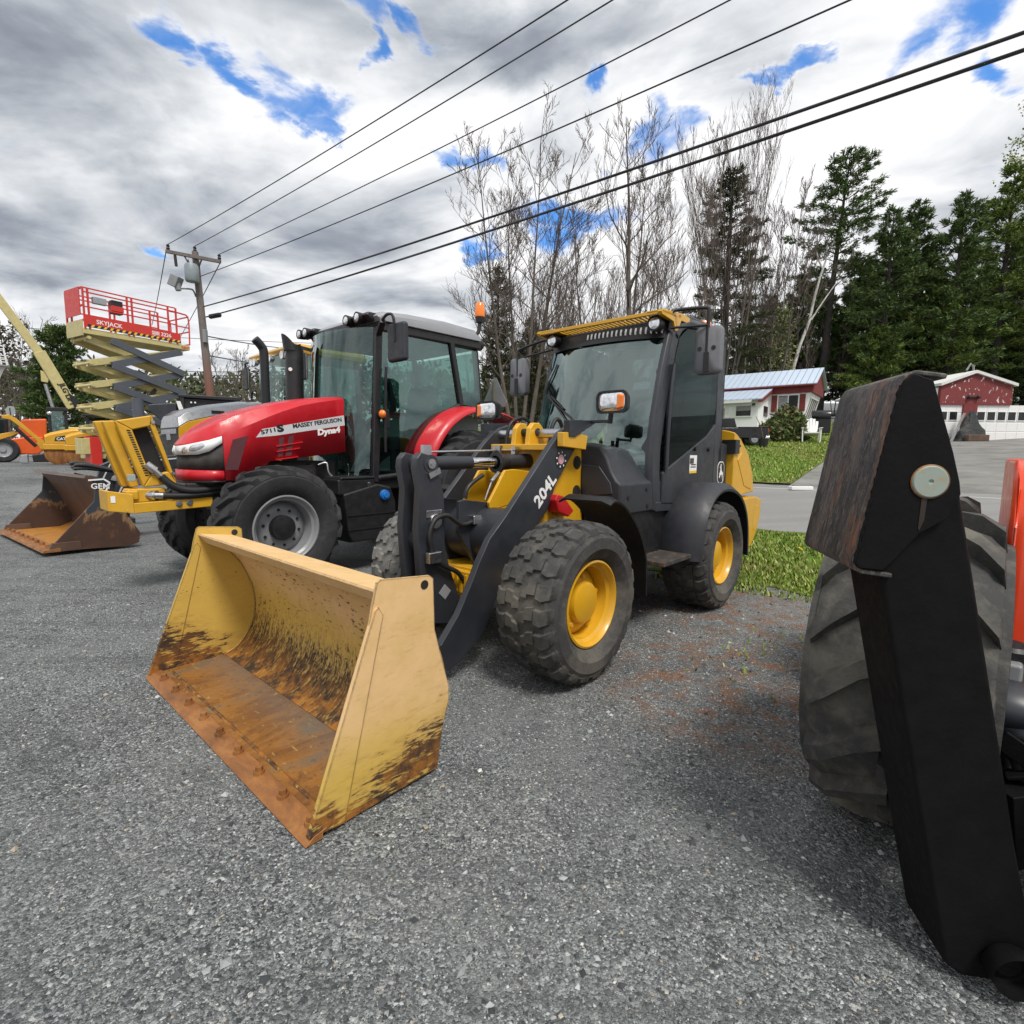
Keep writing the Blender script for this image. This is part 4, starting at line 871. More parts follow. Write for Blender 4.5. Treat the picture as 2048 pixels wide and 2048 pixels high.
cwo = MB().loft([[(lerp(-3.0,x,k), y, z) for x, z in cwt] for y, k in ((YF-0.10,0.86),(YF-0.04,0.98),(YF+0.05,1.0),(YN-0.05,1.0),(YN+0.06,0.98),(YN+0.12,0.88))]).build('counterweight', M['jd_yellow'], LD, bevel=0.012)
MB().prism([(-3.38,0.82),(-3.56,0.80),(-3.56,0.68),(-3.46,0.52),(-3.38,0.55)], 'y', YN+0.10, YN+0.122).build('counterweight_recess', M['jd_yellow'], cwo, bevel=0.008)
# step
m, t, b = new_mat('rusty_step_plate'); c = t.coord(); t.put(b, 'Base Color', t.ramp(t.noise(c, 14, 5, 0.7), [(0.4,(0.03,0.03,0.032)),(0.55,(0.05,0.045,0.04)),(0.66,(0.20,0.09,0.035))])); b.inputs['Roughness'].default_value = 0.6
ck = t.node('ShaderNodeTexChecker'); t.put(ck, 'Vector', c); ck.inputs['Scale'].default_value = 45; t.put(b, 'Normal', t.bump(ck.outputs[1], 0.6, 0.01)); M['step'] = m
q = MB(); q.box(-1.50,-1.02,0.60,0.93,0.525,0.56); q.build('step', M['step'], LD, bevel=0.006)
MB().box(-1.48,-1.04,0.58,0.66,0.47,0.60).build('step_mount', M['black'], LD)
# ================================================================ red tractor
c3 = cv(350,600,2.76); c35 = cv(330,870,7.726); c48 = cv(480,600,6.9); c22 = cv(200,800,8.4)
T_ = Frame(-2.886, 5.624, 228)
RT = thing('red_tractor', T_, 'red farm tractor lettered MASSEY FERGUSON 5711 S with grey cab roof beside the wheel loader', 'tractor')
M['red_dk'] = paint('dark_red_mesh', (0.09,0.022,0.028), 0.6, var=0.15, bump=0.4, bscale=400)
M['grille'] = paint('dusty_black_grille', (0.035,0.032,0.030), 0.6, var=0.5, scale=9, bump=0.5, bscale=350)
# hood built from rows that follow the rounded nose
side_x = [0.33,0.322,0.26,0.20,0.05,-0.10,-0.25,-0.45,-0.65,-0.85,-0.965]
nose = [(0.62,0.0),(0.607,0.10),(0.57,0.19),(0.51,0.27),(0.43,0.345)]
ol = nose + [(x, 0.42 if x < 0.25 else lerp(0.42, 0.392, (x-0.20)/0.13)) for x in side_x]
full = [(x, -y) for x, y in reversed(ol[1:])] + ol
def ip(P, x):
    if x >= P[0][0]: return P[0][1]
    for (a, za), (b_, zb) in zip(P, P[1:]):
        if x >= b_: return lerp(za, zb, (x-a)/(b_-a))
    return P[-1][1]
zb_ = [(0.62,1.155),(0.33,1.06),(0.05,1.06),(-0.02,1.20),(-0.10,1.245),(-0.16,1.25),(-1.0,1.352)]
zs_ = [(0.62,1.405),(0.51,1.43),(0.43,1.455),(0.33,1.50),(0.1,1.60),(-0.2,1.74),(-0.5,1.85),(-0.97,1.945)]
zt_ = [(0.62,1.425),(0.43,1.55),(0.33,1.61),(0.19,1.685),(-0.02,1.765),(-0.3,1.845),(-0.6,1.905),(-0.97,1.955)]
def nose_band(z0, z1, push=0.0, i0=0, i1=None, both=True):
    pts = [q for q in full if q[0] > 0.325]
    return pts
sh = lambda x, k: k*max(0.0, min(1.0, (x - 0.322)/0.2))
rows = []
for kind in range(5):
    r = []
    for x, y in full:
        nz = x > 0.325
        if kind == 0: r.append((x, y, ip([(0.62,1.39),(0.51,1.425),(0.43,1.45),(0.33,1.49)], x) if nz else ip(zb_, x)))
        elif kind == 1: r.append((x, y, ip(zs_, x)))
        elif kind == 2: r.append((x-sh(x,0.05), y*0.82, lerp(ip(zs_, x), ip(zt_, x-sh(x,0.05)), 0.95)+0.012))
        elif kind == 3: r.append((x-sh(x,0.09), y*0.66, ip(zt_, x-sh(x,0.09))+0.022))
        else: r.append((x-sh(x,0.14), 0.0, ip(zt_, x-sh(x,0.14))+0.034))
    rows.append(r)
hood = MB().loft(rows, cap=False, closed=False).build('hood', M['red'], RT, smooth=32, solid=0.008)
npts = [q for q in full if q[0] > 0.325]
def band(f0, f1, off=0.0): return MB().loft([[(x+off*0.8, y*(1+off), f0(x)) for x, y in npts], [(x+off*0.8, y*(1+off), f1(x)) for x, y in npts]], cap=False, closed=False)
lo = lambda x: ip([(0.62,1.165),(0.33,1.155)], x); hi = lambda x: ip([(0.62,1.305),(0.51,1.312),(0.43,1.345),(0.33,1.425)], x); top = lambda x: ip([(0.62,1.392),(0.51,1.428),(0.43,1.452),(0.33,1.492)], x)
band(lo, hi, -0.02).build('grille', M['grille'], hood, smooth=50, solid=0.01)
bp = band(lambda x: 1.06, lo).build('nose_bumper', M['red'], hood, smooth=50, solid=0.012)
band(lambda x: 1.035, lambda x: 1.06, -0.01).build('bumper_strip', M['black'], hood, smooth=50, solid=0.02)
for sg in (1, -1):
    for lbl in (1,):
        pts = [(x, y) for x, y in ol if x > 0.325]
        hl = MB().loft([[(x+0.004, sg*(y*1.005), hi(x)) for x, y in pts], [(x+0.004, sg*(y*1.005), top(x)) for x, y in pts]], cap=False, closed=False).build('headlight', M['sticker_w'], hood, smooth=60, solid=0.012)
    for cx, cyy, cz, rx, rz in ((0.592,0.145,1.352,0.060,0.042),(0.50,0.275,1.39,0.098,0.042)):
        a = math.atan2(0.12, 0.09)
        m_ = MB().ball((0,0,0), 1.0, 10, (0.022, rx, rz)); an = sg*R_(28 if cyy < 0.2 else 52)
        m_.map(lambda v: Vector((cx + v.x*math.cos(an) - v.y*math.sin(an), sg*cyy + v.x*math.sin(an) + v.y*math.cos(an), cz + v.z + (v.y*0.25*sg)))).build('lens', M['lens'], hl, smooth=80)
# side openings
mesh = T_.xz(0.425, [(278,938),(322,770),(402,748),(348,938)], c3)
for sg in (1, -1):
    pr_ = MB().prism(mesh, 'y', min(sg*0.418, sg*0.430), max(sg*0.418, sg*0.430)).build('side_mesh', M['red_dk'], hood, smooth=0)
for q_ in ([(574,762),(600,757),(592,862),(566,866)], [(628,752),(654,748),(641,857),(608,862)]):
    vt = MB().prism(T_.xz(0.42, q_, c3), 'y', 0.414, 0.4265).build('hood_vent', M['red_dk'], hood, smooth=0)
q = MB()
for (a, b_) in (((560,808),(705,785)), ((560,838),(690,818)), ((555,882),(680,866))):
    A_, B_ = T_.y(0.428, *c3(*a)), T_.y(0.428, *c3(*b_)); q.bar(A_, B_, 0.022, 0.010, (0,0,1))
each(q, 'vent_rib', M['red'], hood, bevel=0.002)
dp = MB().prism(T_.xz(0.42, [(446,759),(482,712),(566,698),(930,637),(936,692),(600,742),(560,748)], c3), 'y', 0.419, 0.4265).build('side_decal', M['sticker_s'], hood, smooth=0)
def side_text(name, s, a, b_, h, mat, bold=0.0, y=0.4270, shear=0.15, sx=1.0, parent=None):
    A_, B_ = T_.y(y, *c3(*a)), T_.y(y, *c3(*b_)); d = B_ - A_
    t_ = text(name, s, mat, parent or dp, (0,0,0), (1,0,0), (0,1,0), 1.0, bold=bold/h)
    w0 = max(v.co.x for v in t_.data.vertices) - min(v.co.x for v in t_.data.vertices)
    xd = d.normalized(); yd = Vector((d.z,0,-d.x)).normalized(); yd = (Vector((0,0,1)) - xd*xd.z).normalized(); zd = xd.cross(yd)
    k = d.length / w0; Mx = Matrix(((xd.x*k, yd.x*h + xd.x*shear*h, zd.x*0.5, A_.x), (xd.y*k, yd.y*h, zd.y*0.5, A_.y), (xd.z*k, yd.z*h + xd.z*shear*h, zd.z*0.5, A_.z), (0,0,0,1)))
    t_.data.transform(Mx); return t_
side_text('maker_lettering', 'MASSEY FERGUSON', (652,708), (920,670), 0.062, M['sticker_k'], 0.0022, shear=0.0)
side_text('model_number', '5711', (477,742), (556,726), 0.056, M['sticker_k'], 0.002, shear=0.0)
side_text('model_letter', 'S', (568,728), (606,722), 0.098, M['sticker_k'], 0.006, shear=0.0)
side_text('gearbox_lettering', 'Dyna4', (788,746), (912,728), 0.085, M['sticker_w'], 0.005, y=0.4270, parent=hood)
q = MB().cyl(T_.x(0.50, *c35(605,655)), T_.x(0.515, *c35(605,655)), 0.02, n=16); 
# engine below the hood, front axle support
q = MB(); q.box(-0.95,0.30,-0.28,0.28,0.72,1.24); q.box(-0.6,-0.2,0.24,0.36,0.78,1.20); q.cyl((-0.45,0.34,0.95),(-0.45,0.34,1.12),0.075,n=16); q.cyl((-0.62,0.30,1.05),(-0.62,0.30,1.22),0.05,n=14)
for k in range(7): q.cyl((-0.75+0.08*k,0.29,0.8+0.05*(k%3)),(-0.72+0.08*k,0.36,0.82+0.06*(k%2)),0.025,n=8)
q.build('engine', M['dark'], RT, bevel=0.012)
MB().cyl((-0.50,0.40,0.78),(-0.50,0.40,0.90),0.045,n=20).build('oil_filter', M['sticker_w'], RT, smooth=40)
q = MB(); hosel(q, [(-0.66,0.36,1.20),(-0.74,0.40,1.22),(-0.76,0.42,1.10),(-0.88,0.46,1.0)], 0.013); each(q, 'coolant_pipe', M['steel'], RT, smooth=60)
q = MB(); q.box(-0.3,0.62,-0.24,0.24,0.80,1.04); q.cyl((0,-0.75,0.6),(0,0.75,0.6),0.11,n=16); q.box(-0.25,0.25,-0.2,0.2,0.45,0.8); q.box(-2.9,-0.3,-0.3,0.3,0.5,1.0); q.build('chassis', M['dark'], RT, bevel=0.02)
# wheels
make_wheel(RT, (0,0.80,0.61), 0.61, 0.42, 0.315, 'ag', M['tyre_ag'], M['rim_grey'], M['black'], hub=0.40, nlug=19, lugh=0.045, dish=0.02, bolts=10, hubcap=[(0.122,0.0),(0.122,0.10),(0.112,0.118),(0.001,0.122)], spin=0.1)
make_wheel(RT, (0,-0.80,0.61), 0.61, 0.42, 0.315, 'ag', M['tyre_ag'], M['rim_grey'], M['black'], flip=-1, hub=0.40, nlug=19, lugh=0.045, dish=0.02, bolts=10, spin=0.25)
make_wheel(RT, (-2.50,0.86,0.82), 0.82, 0.50, 0.43, 'ag', M['tyre_ag'], M['rim_grey'], M['black'], hub=0.4, nlug=20, lugh=0.05, dish=0.03, bolts=10)
make_wheel(RT, (-2.50,-0.86,0.82), 0.82, 0.50, 0.43, 'ag', M['tyre_ag'], M['rim_grey'], M['black'], flip=-1, hub=0.4, nlug=20, lugh=0.05, dish=0.03, bolts=10)
# cab
def xs(z): return lerp(-1.12, -1.22, (z-1.0)/1.7)
def scr(y, z): return xs(z) + 0.26*(1-(y/0.74)**2)
cab = MB()
for sg in (1, -1):
    for (a, b_, w_) in (((xs(1.0)-0.03,sg*0.72,1.0),(xs(2.72)-0.02,sg*0.72,2.74),0.085), ((-2.30,sg*0.74,2.74),(-2.47,sg*0.74,1.95),0.07), ((-2.80,sg*0.66,2.72),(-2.90,sg*0.66,1.9),0.07)):
        cab.bar(a, b_, w_, 0.07, (0,1,0))
    cab.tube(spl([(-2.47,sg*0.74,1.97),(-2.10,sg*0.74,1.77),(-1.86,sg*0.74,1.42),(-1.60,sg*0.74,1.12),(-1.18,sg*0.74,1.05)], 5), 0.035, 8)
cab.box(-2.85,-1.0,-0.72,0.72,0.92,1.05)
cab_o = cab.build('cab_frame', M['black'], RT, bevel=0.012)
roof_out = [(-1.22,2.80),(-1.18,2.86),(-1.26,2.92),(-1.6,2.96),(-2.2,2.985),(-2.70,2.965),(-2.80,2.90),(-2.80,2.82)]
lp = []
for y, k in ((-0.80,0.55),(-0.77,0.9),(-0.60,1.0),(0.60,1.0),(0.77,0.9),(0.80,0.55)): lp.append([(x if abs(y) < 0.7 else lerp(-2.0,x,0.985), y, lerp(2.80,z,k)) for x, z in roof_out])
roof = MB().loft(lp).build('cab_roof', M['silver'], cab_o, smooth=40, bevel=0.01)
MB().prism([(-1.26,2.70),(-1.22,2.80),(-2.80,2.82),(-2.82,2.72)], 'y', -0.775, 0.775).build('roof_lining', M['black'], cab_o, bevel=0.015)
q = MB(); q.prism([(-1.20,2.79),(-1.10,2.86),(-1.14,2.90),(-1.26,2.90)], 'y', 0.20, 0.70); q.prism([(-1.20,2.79),(-1.10,2.86),(-1.14,2.90),(-1.26,2.90)], 'y', -0.86, -0.52); each(q, 'light_housing', M['black'], cab_o, bevel=0.02)
for y, z in ((0.32,2.845),(0.55,2.845),(-0.66,2.85),(-0.82,2.85)):
    wl = MB().lathe([(0.03,-1.18),(0.056,-1.16),(0.060,-1.085),(0.060,-1.07),(0.050,-1.07),(0.048,-1.08)], o=(0,y,z), axis='x', n=24).build('work_light', M['black'], cab_o, smooth=40)
    MB().lathe([(0.049,-1.078),(0.040,-1.067),(0.02,-1.062),(0.001,-1.061)], o=(0,y,z), axis='x', n=24).build('lens', M['lens'], wl, smooth=60)
sc = MB().loft([[(scr(lerp(-0.70,0.70,k/14), z), lerp(-0.70,0.70,k/14), z) for k in range(15)] for z in (1.08,1.3,1.5,1.8,2.1,2.4,2.74)], cap=False, closed=False).build('windscreen', M['glass_g'], cab_o, smooth=60)
for sg in (1, -1):
    MB().prism([(-1.20,1.08),(-1.60,1.15),(-1.86,1.45),(-2.10,1.80),(-2.45,1.98),(-2.28,2.70),(-1.26,2.70)], 'y', min(sg*0.735,sg*0.741), max(sg*0.735,sg*0.741)).build('door_window', M['glass_g'], cab_o, smooth=0)
    MB().prism([(-2.48,2.0),(-2.88,1.95),(-2.80,2.70),(-2.33,2.70)], 'y', min(sg*0.69,sg*0.70), max(sg*0.69,sg*0.70)).build('rear_quarter_window', M['glass_g'], cab_o, smooth=0)
MB().box(-2.86,-2.85,-0.64,0.64,1.9,2.70).build('rear_window', M['glass_g'], cab_o, smooth=0)
MB().tube(spl([(-1.26,0.79,1.35),(-1.255,0.80,1.6),(-1.27,0.80,2.1),(-1.29,0.79,2.30)], 4), 0.016, 7).build('grab_rail', M['black'], cab_o, smooth=60)
q = MB(); a = T_.y(0.82, *c3(1150,630)); q.cyl((a.x,0.76,a.z),(a.x,0.80,a.z),0.035,n=14); ib = q.build('indicator_mount', M['black'], cab_o)
MB().ball((a.x+0.02,0.83,a.z), 0.048, 10, (0.8,1,1)).build('indicator_lens', M['orange_lens'], ib, smooth=80)
MB().box(a.x-0.10,a.x-0.03,0.76,0.80,a.z-0.16,a.z+0.06).build('door_latch', M['black'], cab_o, bevel=0.015)
# interior
q = MB(); q.box(-2.35,-1.85,-0.25,0.28,1.35,1.55); q.prism([(-2.30,1.5),(-2.22,1.52),(-2.36,2.25),(-2.48,2.25),(-2.45,1.5)], 'y', -0.24, 0.26); q.box(-2.3,-1.95,0.32,0.44,1.5,1.68); q.box(-2.3,-1.95,-0.15,0.2,1.05,1.4)
each(q, 'seat', M['cab_in'], cab_o, bevel=0.05, seg=3)
q = MB(); q.bar((-1.15,0,1.1),(-1.45,0,1.70),0.20,0.12); q.box(-1.32,-1.08,-0.30,0.30,1.55,1.75); q.tube([(-1.50-0.1*math.sin(t_), 0.21*math.cos(t_), 1.78+0.15*math.sin(t_)) for t_ in [2*math.pi*k/20 for k in range(21)]], 0.016, 6)
q.build('steering_column', M['cab_in'], cab_o, bevel=0.01)
q = MB(); q.prism([(-1.6,1.06),(-1.9,1.42),(-2.15,1.78),(-2.6,1.86),(-2.84,1.80),(-2.84,1.06)], 'y', 0.62, 0.70); q.prism([(-1.6,1.06),(-1.9,1.42),(-2.15,1.78),(-2.6,1.86),(-2.84,1.80),(-2.84,1.06)], 'y', -0.70, -0.62); each(q, 'fender_lining', M['cab_light'], cab_o, bevel=0.02)
# mirrors, beacon, exhaust
for sg in (1, -1):
    q = MB(); q.bar((-1.22,sg*0.76,2.66),(-1.10,sg*1.02,2.74),0.06,0.045); q.tube(spl([(-1.10,sg*1.0,2.74),(-1.10,sg*1.10,2.79),(-1.11,sg*1.19,2.76),(-1.12,sg*1.20,2.6),(-1.12,sg*1.20,2.50)], 4), 0.016, 7); bo = q.build('mirror_bracket', M['black'], cab_o, smooth=50)
    m_ = MB().box(-0.04,0.04,-0.15,0.15,-0.20,0.20); m_.map(lambda v: Vector((v.x-1.16, sg*1.20+v.y, v.z+2.50))); m_.build('mirror', M['grey_plastic'] if False else M['jd_plastic'], bo, bevel=0.035, seg=3)
q = MB(); q.tube(spl([(-2.68,0.70,2.86),(-2.70,0.76,2.88),(-2.76,0.78,2.95),(-2.78,0.78,3.10)], 4), 0.026, 8); q.cyl((-2.78,0.78,3.06),(-2.78,0.78,3.13),0.055,0.065,18); bs = q.build('beacon_stand', M['black'], cab_o)
MB().lathe([(0.066,3.13),(0.07,3.15),(0.06,3.29),(0.04,3.315),(0.001,3.32)], o=(-2.78,0.78,0), axis='z', n=20).build('beacon', M['orange_lens'], bs, smooth=50)
MB().lathe([(0.05,-2.72),(0.07,-2.76),(0.075,-2.90),(0.05,-2.93),(0.001,-2.93)], o=(0,0.66,2.80), axis='x', n=18).build('rear_light', M['black'], cab_o)
ex = MB(); ex.tube([(-0.82,-0.48,1.80),(-0.84,-0.48,2.45)], 0.105, 20); ex.tube([(-0.84,-0.48,2.45),(-0.845,-0.48,2.56),(-0.82,-0.48,2.62)], [0.105,0.10,0.10], 20)
ex.loft([[(-0.82+0.10*math.cos(t_),-0.48+0.10*math.sin(t_),2.56) for t_ in [2*math.pi*k/18 for k in range(18)]], [(-0.78+0.085*math.cos(t_),-0.48+0.085*math.sin(t_),2.66+0.09*math.cos(t_)) for t_ in [2*math.pi*k/18 for k in range(18)]]], cap=False)
exo = ex.build('exhaust', M['black'], RT, smooth=45)
MB().cyl((-0.75,-0.41,2.33),(-0.745,-0.395,2.33),0.022,n=12).build('exhaust_rivet', M['sticker_w'], exo)
# fenders
for sg in (1, -1):
    arcp = spl([(-1.79,0,1.10),(-1.72,0,1.30),(-1.80,0,1.50),(-2.02,0,1.74),(-2.34,0,1.90),(-2.75,0,1.92),(-3.1,0,1.86),(-3.3,0,1.72)], 5)
    MB().loft([[(p.x+0.05, sg*0.66, p.z-0.02), (p.x, sg*0.76, p.z+0.02), (p.x-0.02, sg*0.95, p.z-0.0), (p.x-0.06, sg*1.06, p.z-0.05)] for p in arcp], cap=False, closed=False).build('fender', M['red'], RT, smooth=60, solid=0.02)
# fuel tank, step box
tk = [(-0.70,0.90),(-0.74,0.45),(-0.80,0.34),(-1.36,0.34),(-1.40,0.45),(-1.40,0.78),(-1.33,0.96),(-1.14,1.0)]
tko = MB().loft([[(x, 0.30, z) for x, z in tk], [(x, 0.72, z) for x, z in tk], [(lerp(-1.05,x,0.95), 0.80, lerp(0.68,z,0.95)) for x, z in tk]]).build('fuel_tank', M['black'], RT, bevel=0.02, seg=3)
q = MB()
for z in (0.50, 0.66): q.prism([(-0.75,z),(-0.75,z-0.012),(-1.38,z-0.012),(-1.38,z)], 'y', 0.79, 0.81)
each(q, 'tank_rib', M['black'], tko)
a = T_.y(0.80, *c3(1155,1075)); q = MB(); q.cyl((a.x,0.79,a.z),(a.x,0.835,a.z),0.062,0.055,20); q.cyl((a.x,0.83,a.z),(a.x,0.85,a.z),0.035,n=16)
m_blue = paint('blue_cap_plastic', (0.02,0.16,0.5), 0.35, var=0.05); q.build('filler_cap', m_blue, tko, bevel=0.004)
bx = MB().box(-1.12,-0.66,0.44,0.78,0.88,1.05).build('toolbox', M['black'], RT, bevel=0.02, seg=3); MB().box(-1.05,-1.02,0.78,0.792,0.92,1.01).build('toolbox_latch', M['steel'], bx, bevel=0.003)
MB().prism([(-0.68,1.05),(-1.13,1.05),(-1.10,1.075),(-0.70,1.075)], 'y', 0.43, 0.79).build('toolbox_lid', M['black'], bx, bevel=0.008)
# slow vehicle triangle on a post behind the cab (its grey back shows)
q = MB(); q.prism([(0.56-0.03,2.42),(0.56+0.03,2.42),(0.80,2.06),(0.77,2.0),(0.35,2.0),(0.32,2.06)], 'x', -3.30, -3.295); sm = q.build('warning_triangle_back', paint('grey_back_plate', (0.24,0.27,0.28), 0.5, var=0.1), RT, smooth=0)
MB().bar((-3.27,0.56,1.75),(-3.27,0.56,2.36),0.025,0.012,(1,0,0)).build('triangle_post', paint('olive_post', (0.16,0.16,0.10), 0.5), sm)
# --- yellow front linkage with tilted guard frame, pump and hoses
M['imp_y'] = paint('implement_yellow', (0.60,0.33,0.02), 0.42, var=0.08, dust=0.2, dustcol=(0.32,0.2,0.07), scale=9)
beam = MB(); beam.prism([(0.40,0.80),(0.40,0.895),(1.05,0.875),(1.05,0.78)], 'y', 0.22, 0.25); beam.prism([(0.40,0.80),(0.40,0.895),(1.05,0.875),(1.05,0.78)], 'y', -0.25, -0.22)
beam.loft([[(1.05,0.22,0.78),(1.05,0.25,0.78),(1.05,0.25,0.955),(1.05,0.22,0.955)],[(1.20,0.10,0.80),(1.20,0.13,0.80),(1.20,0.13,0.985),(1.20,0.10,0.985)]]); beam.box(1.19,1.215,-0.22,0.13,0.80,0.985); beam.box(0.6,1.1,-0.22,0.22,0.79,0.82)
fb = beam.build('front_mount', M['imp_y'], RT, bevel=0.008)
tag(fb, 'yellow front mount with tilted guard frame')
st_ = MB().loft([[(1.195,0.135,0.88),(1.195,0.137,0.94),(1.165,0.162,0.94),(1.165,0.160,0.88)],[(1.196,0.138,0.88),(1.196,0.140,0.94),(1.166,0.165,0.94),(1.166,0.163,0.88)]]).build('mount_sticker', M['sticker_w'], fb, smooth=0)
q = MB()
for u, v in ((1330,1745),(1505,1720)): a = T_.y(0.25, *c22(u,v)); q.cyl((a.x,0.25,a.z),(a.x,0.268,a.z),0.022,n=6); q.cyl((a.x,0.249,a.z),(a.x,0.254,a.z),0.03,n=16)
each(q, 'mount_bolt', M['steel'], fb, smooth=20)
fr_o = T_.xz(0.20, [(450,310),(520,270),(800,270),(870,250),(930,300),(1290,1360),(1300,1440),(1210,1430),(1120,1330),(900,1390),(830,1460),(760,1470),(690,1430),(300,520),(240,400),(260,350)], c22)
fr_i = T_.xz(0.20, [(545,500),(850,435),(1155,1200),(855,1275)], c22)
def ring(outer, inner, y0, y1):                        # frame with an opening: four bars following the traced corners
    pass
gp = MB()
A4 = T_.xz(0.20, [(250,345),(870,255),(1300,1400),(740,1465)], c22); I4 = fr_i; I4 = [I4[0], I4[1], I4[2], I4[3]]
for k in range(4):
    j = (k+1) % 4; gp.prism([A4[k], A4[j], I4[j], I4[k]], 'y', 0.12, 0.20)
go = gp.build('guard_frame', M['imp_y'], fb, bevel=0.012, seg=3)
off = 0.085
for i, (dx, y0, y1) in enumerate(((0.075,0.02,0.05),(0.12,-0.10,-0.07))):
    pl = T_.xz(0.20, [(240,340),(440,330),(860,1440),(740,1470),(690,1430)], c22); MB().prism([(x+dx*0.9, z-0.005) for x, z in pl], 'y', y0, y1+0.05).build('guard_plate', M['imp_y'], go, bevel=0.012, seg=3)
# row of slots along the frame's front bar
q = MB()
for k in range(20):
    a = T_.y(0.2015, *c22(lerp(478,790,k/19), lerp(510,1265,k/19))); q.box(a.x-0.014,a.x+0.014,0.200,0.2025,a.z-0.006,a.z+0.006)
each(q, 'frame_slot', M['dark'], go, smooth=0)
MB().prism(I4, 'y', 0.06, 0.10).build('valve_block', M['cab_in'], go, bevel=0.01)
a = T_.y(0.21, *c22(535,1310)); MB().box(a.x-0.03,a.x+0.03,0.175,0.206,a.z-0.03,a.z+0.03).build('side_marker', M['cab_light'], go, bevel=0.005)
q = MB()
for u, v in ((885,370),(1225,1230)): a = T_.y(0.20, *c22(u,v)); q.cyl((a.x,0.198,a.z),(a.x,0.212,a.z),0.016,n=8)
each(q, 'frame_bolt', M['steel'], go, smooth=20)
q = MB(); q.box(0.78,1.08,0.02,0.20,0.87,1.0); q.box(1.0,1.09,0.02,0.22,0.90,0.985); q.build('pump_housing', M['imp_y'], fb, bevel=0.015)
q = MB(); q.cyl((0.96,0.12,0.935),(0.86,0.22,0.93),0.05,n=16); q.cyl((0.90,0.22,0.935),(0.80,0.235,0.93),0.032,n=12); q.cyl((0.925,0.20,1.225),(0.86,0.215,1.16),0.038,n=14); q.cyl((0.87,0.21,1.17),(0.80,0.22,1.09),0.026,n=12); each(q, 'hose_fitting', M['steel'], fb, smooth=40)
q = MB(); hosel(q, [(0.82,0.225,1.11),(0.76,0.24,1.04),(0.68,0.25,0.99),(0.55,0.26,0.965),(0.35,0.25,0.98),(0.1,0.22,1.0)], 0.036, 10); hosel(q, [(0.82,0.235,0.93),(0.65,0.25,0.92),(0.45,0.25,0.93),(0.2,0.22,0.95)], 0.032, 10); hosel(q, [(0.70,0.16,1.03),(0.5,0.2,1.0),(0.2,0.2,1.03)], 0.03, 10); each(q, 'hydraulic_hose', M['hose'], fb, smooth=60)
# ================================================================ yellow tractor with front loader bucket
c1 = cv(0,500,3.864); c2 = cv(0,750,3.864); c26 = cv(0,780,7.43)
Y_ = Frame(-6.007, 8.434, 228, 0.05)
YT = thing('yellow_tractor', Y_, 'yellow tractor with grey hood top and rusty black front bucket, behind the red tractor', 'tractor')
M['y_yel'] = paint('tractor_yellow', (0.58,0.30,0.012), 0.35, var=0.05, coat=0.3)
M['y_grey'] = paint('tractor_hood_grey', (0.13,0.14,0.155), 0.25, var=0.08, coat=0.7)
hd = MB()
zt = [(-0.46,1.86),(-0.60,1.96),(-0.95,2.06),(-1.45,2.15),(-2.1,2.18)]
secs = []
for x, z in zt: secs.append([(x,-0.47,1.0),(x,-0.48,z-0.20),(x,0.48,z-0.20),(x,0.47,1.0)])
yl = MB().loft(secs).build('hood', M['y_yel'], YT, bevel=0.01)
secs = []
for x, z in zt: secs.append([(x+0.01,-0.485,z-0.20),(x,-0.42,z-0.05),(x,-0.30,z),(x,0.30,z),(x,0.42,z-0.05),(x+0.01,0.485,z-0.20)])
MB().loft(secs).build('hood_top', M['y_grey'], yl, smooth=50, bevel=0.01)
MB().box(-0.47,-0.445,-0.44,0.44,0.95,1.67).build('grille', M['grille'], yl, bevel=0.01)
q = MB(); q.box(-0.446,-0.435,-0.40,0.40,1.56,1.64); q.box(-0.446,-0.43,-0.09,0.09,1.46,1.60); q.build('grille_badge', M['silver'], yl, bevel=0.006)
q = MB()
for k in range(9): a = Y_.y(0.50, *c1(1645+k*11, 1258)); q.box(a.x-0.008,a.x+0.008,0.40,0.485,1.915,1.96)
each(q, 'hood_slot', M['black'], yl)
q = MB(); q.box(-2.6,-0.6,-0.4,0.4,0.5,1.05); q.build('chassis', M['dark'], YT)
for x, r, w_ in ((-1.35,0.66,0.42),(-3.3,0.88,0.55)):
    for sg in (1,-1): make_wheel(YT, (x, sg*0.88, r), r, w_, r*0.52, 'ag', M['tyre_ag'], M['rim_grey'], M['black'], flip=sg, hub=0.4, nlug=18, lugh=0.045, bolts=0)
MB().tube(spl([(-1.89,0.40,2.10),(-1.89,0.40,2.6),(-1.89,0.40,3.02),(-1.85,0.40,3.14),(-1.74,0.40,3.25)], 5), [0.075]*20+[0.07], 16).build('exhaust', M['black'], YT, smooth=50)
cab = MB()
for sg in (1,-1):
    for a, b_ in (((-2.28,sg*0.78,2.1),(-2.36,sg*0.78,3.02)), ((-3.6,sg*0.78,1.6),(-3.5,sg*0.78,3.02)), ((-2.9,sg*0.80,1.6),(-2.9,sg*0.80,3.02))): cab.bar(a, b_, 0.08, 0.08, (0,1,0))
cab.box(-3.6,-2.25,-0.78,0.78,1.5,2.05)
cy = cab.build('cab_frame', M['black'], YT, bevel=0.01)
MB().loft([[(-2.15,-0.85,3.03),(-2.15,0.85,3.03),(-3.7,0.85,3.03),(-3.7,-0.85,3.03)],[(-2.12,-0.87,3.12),(-2.12,0.87,3.12),(-3.7,0.87,3.12),(-3.7,-0.87,3.12)],[(-2.3,-0.78,3.22),(-2.3,0.78,3.22),(-3.6,0.78,3.22),(-3.6,-0.78,3.22)]]).build('cab_roof', M['y_yel'], cy, bevel=0.02)
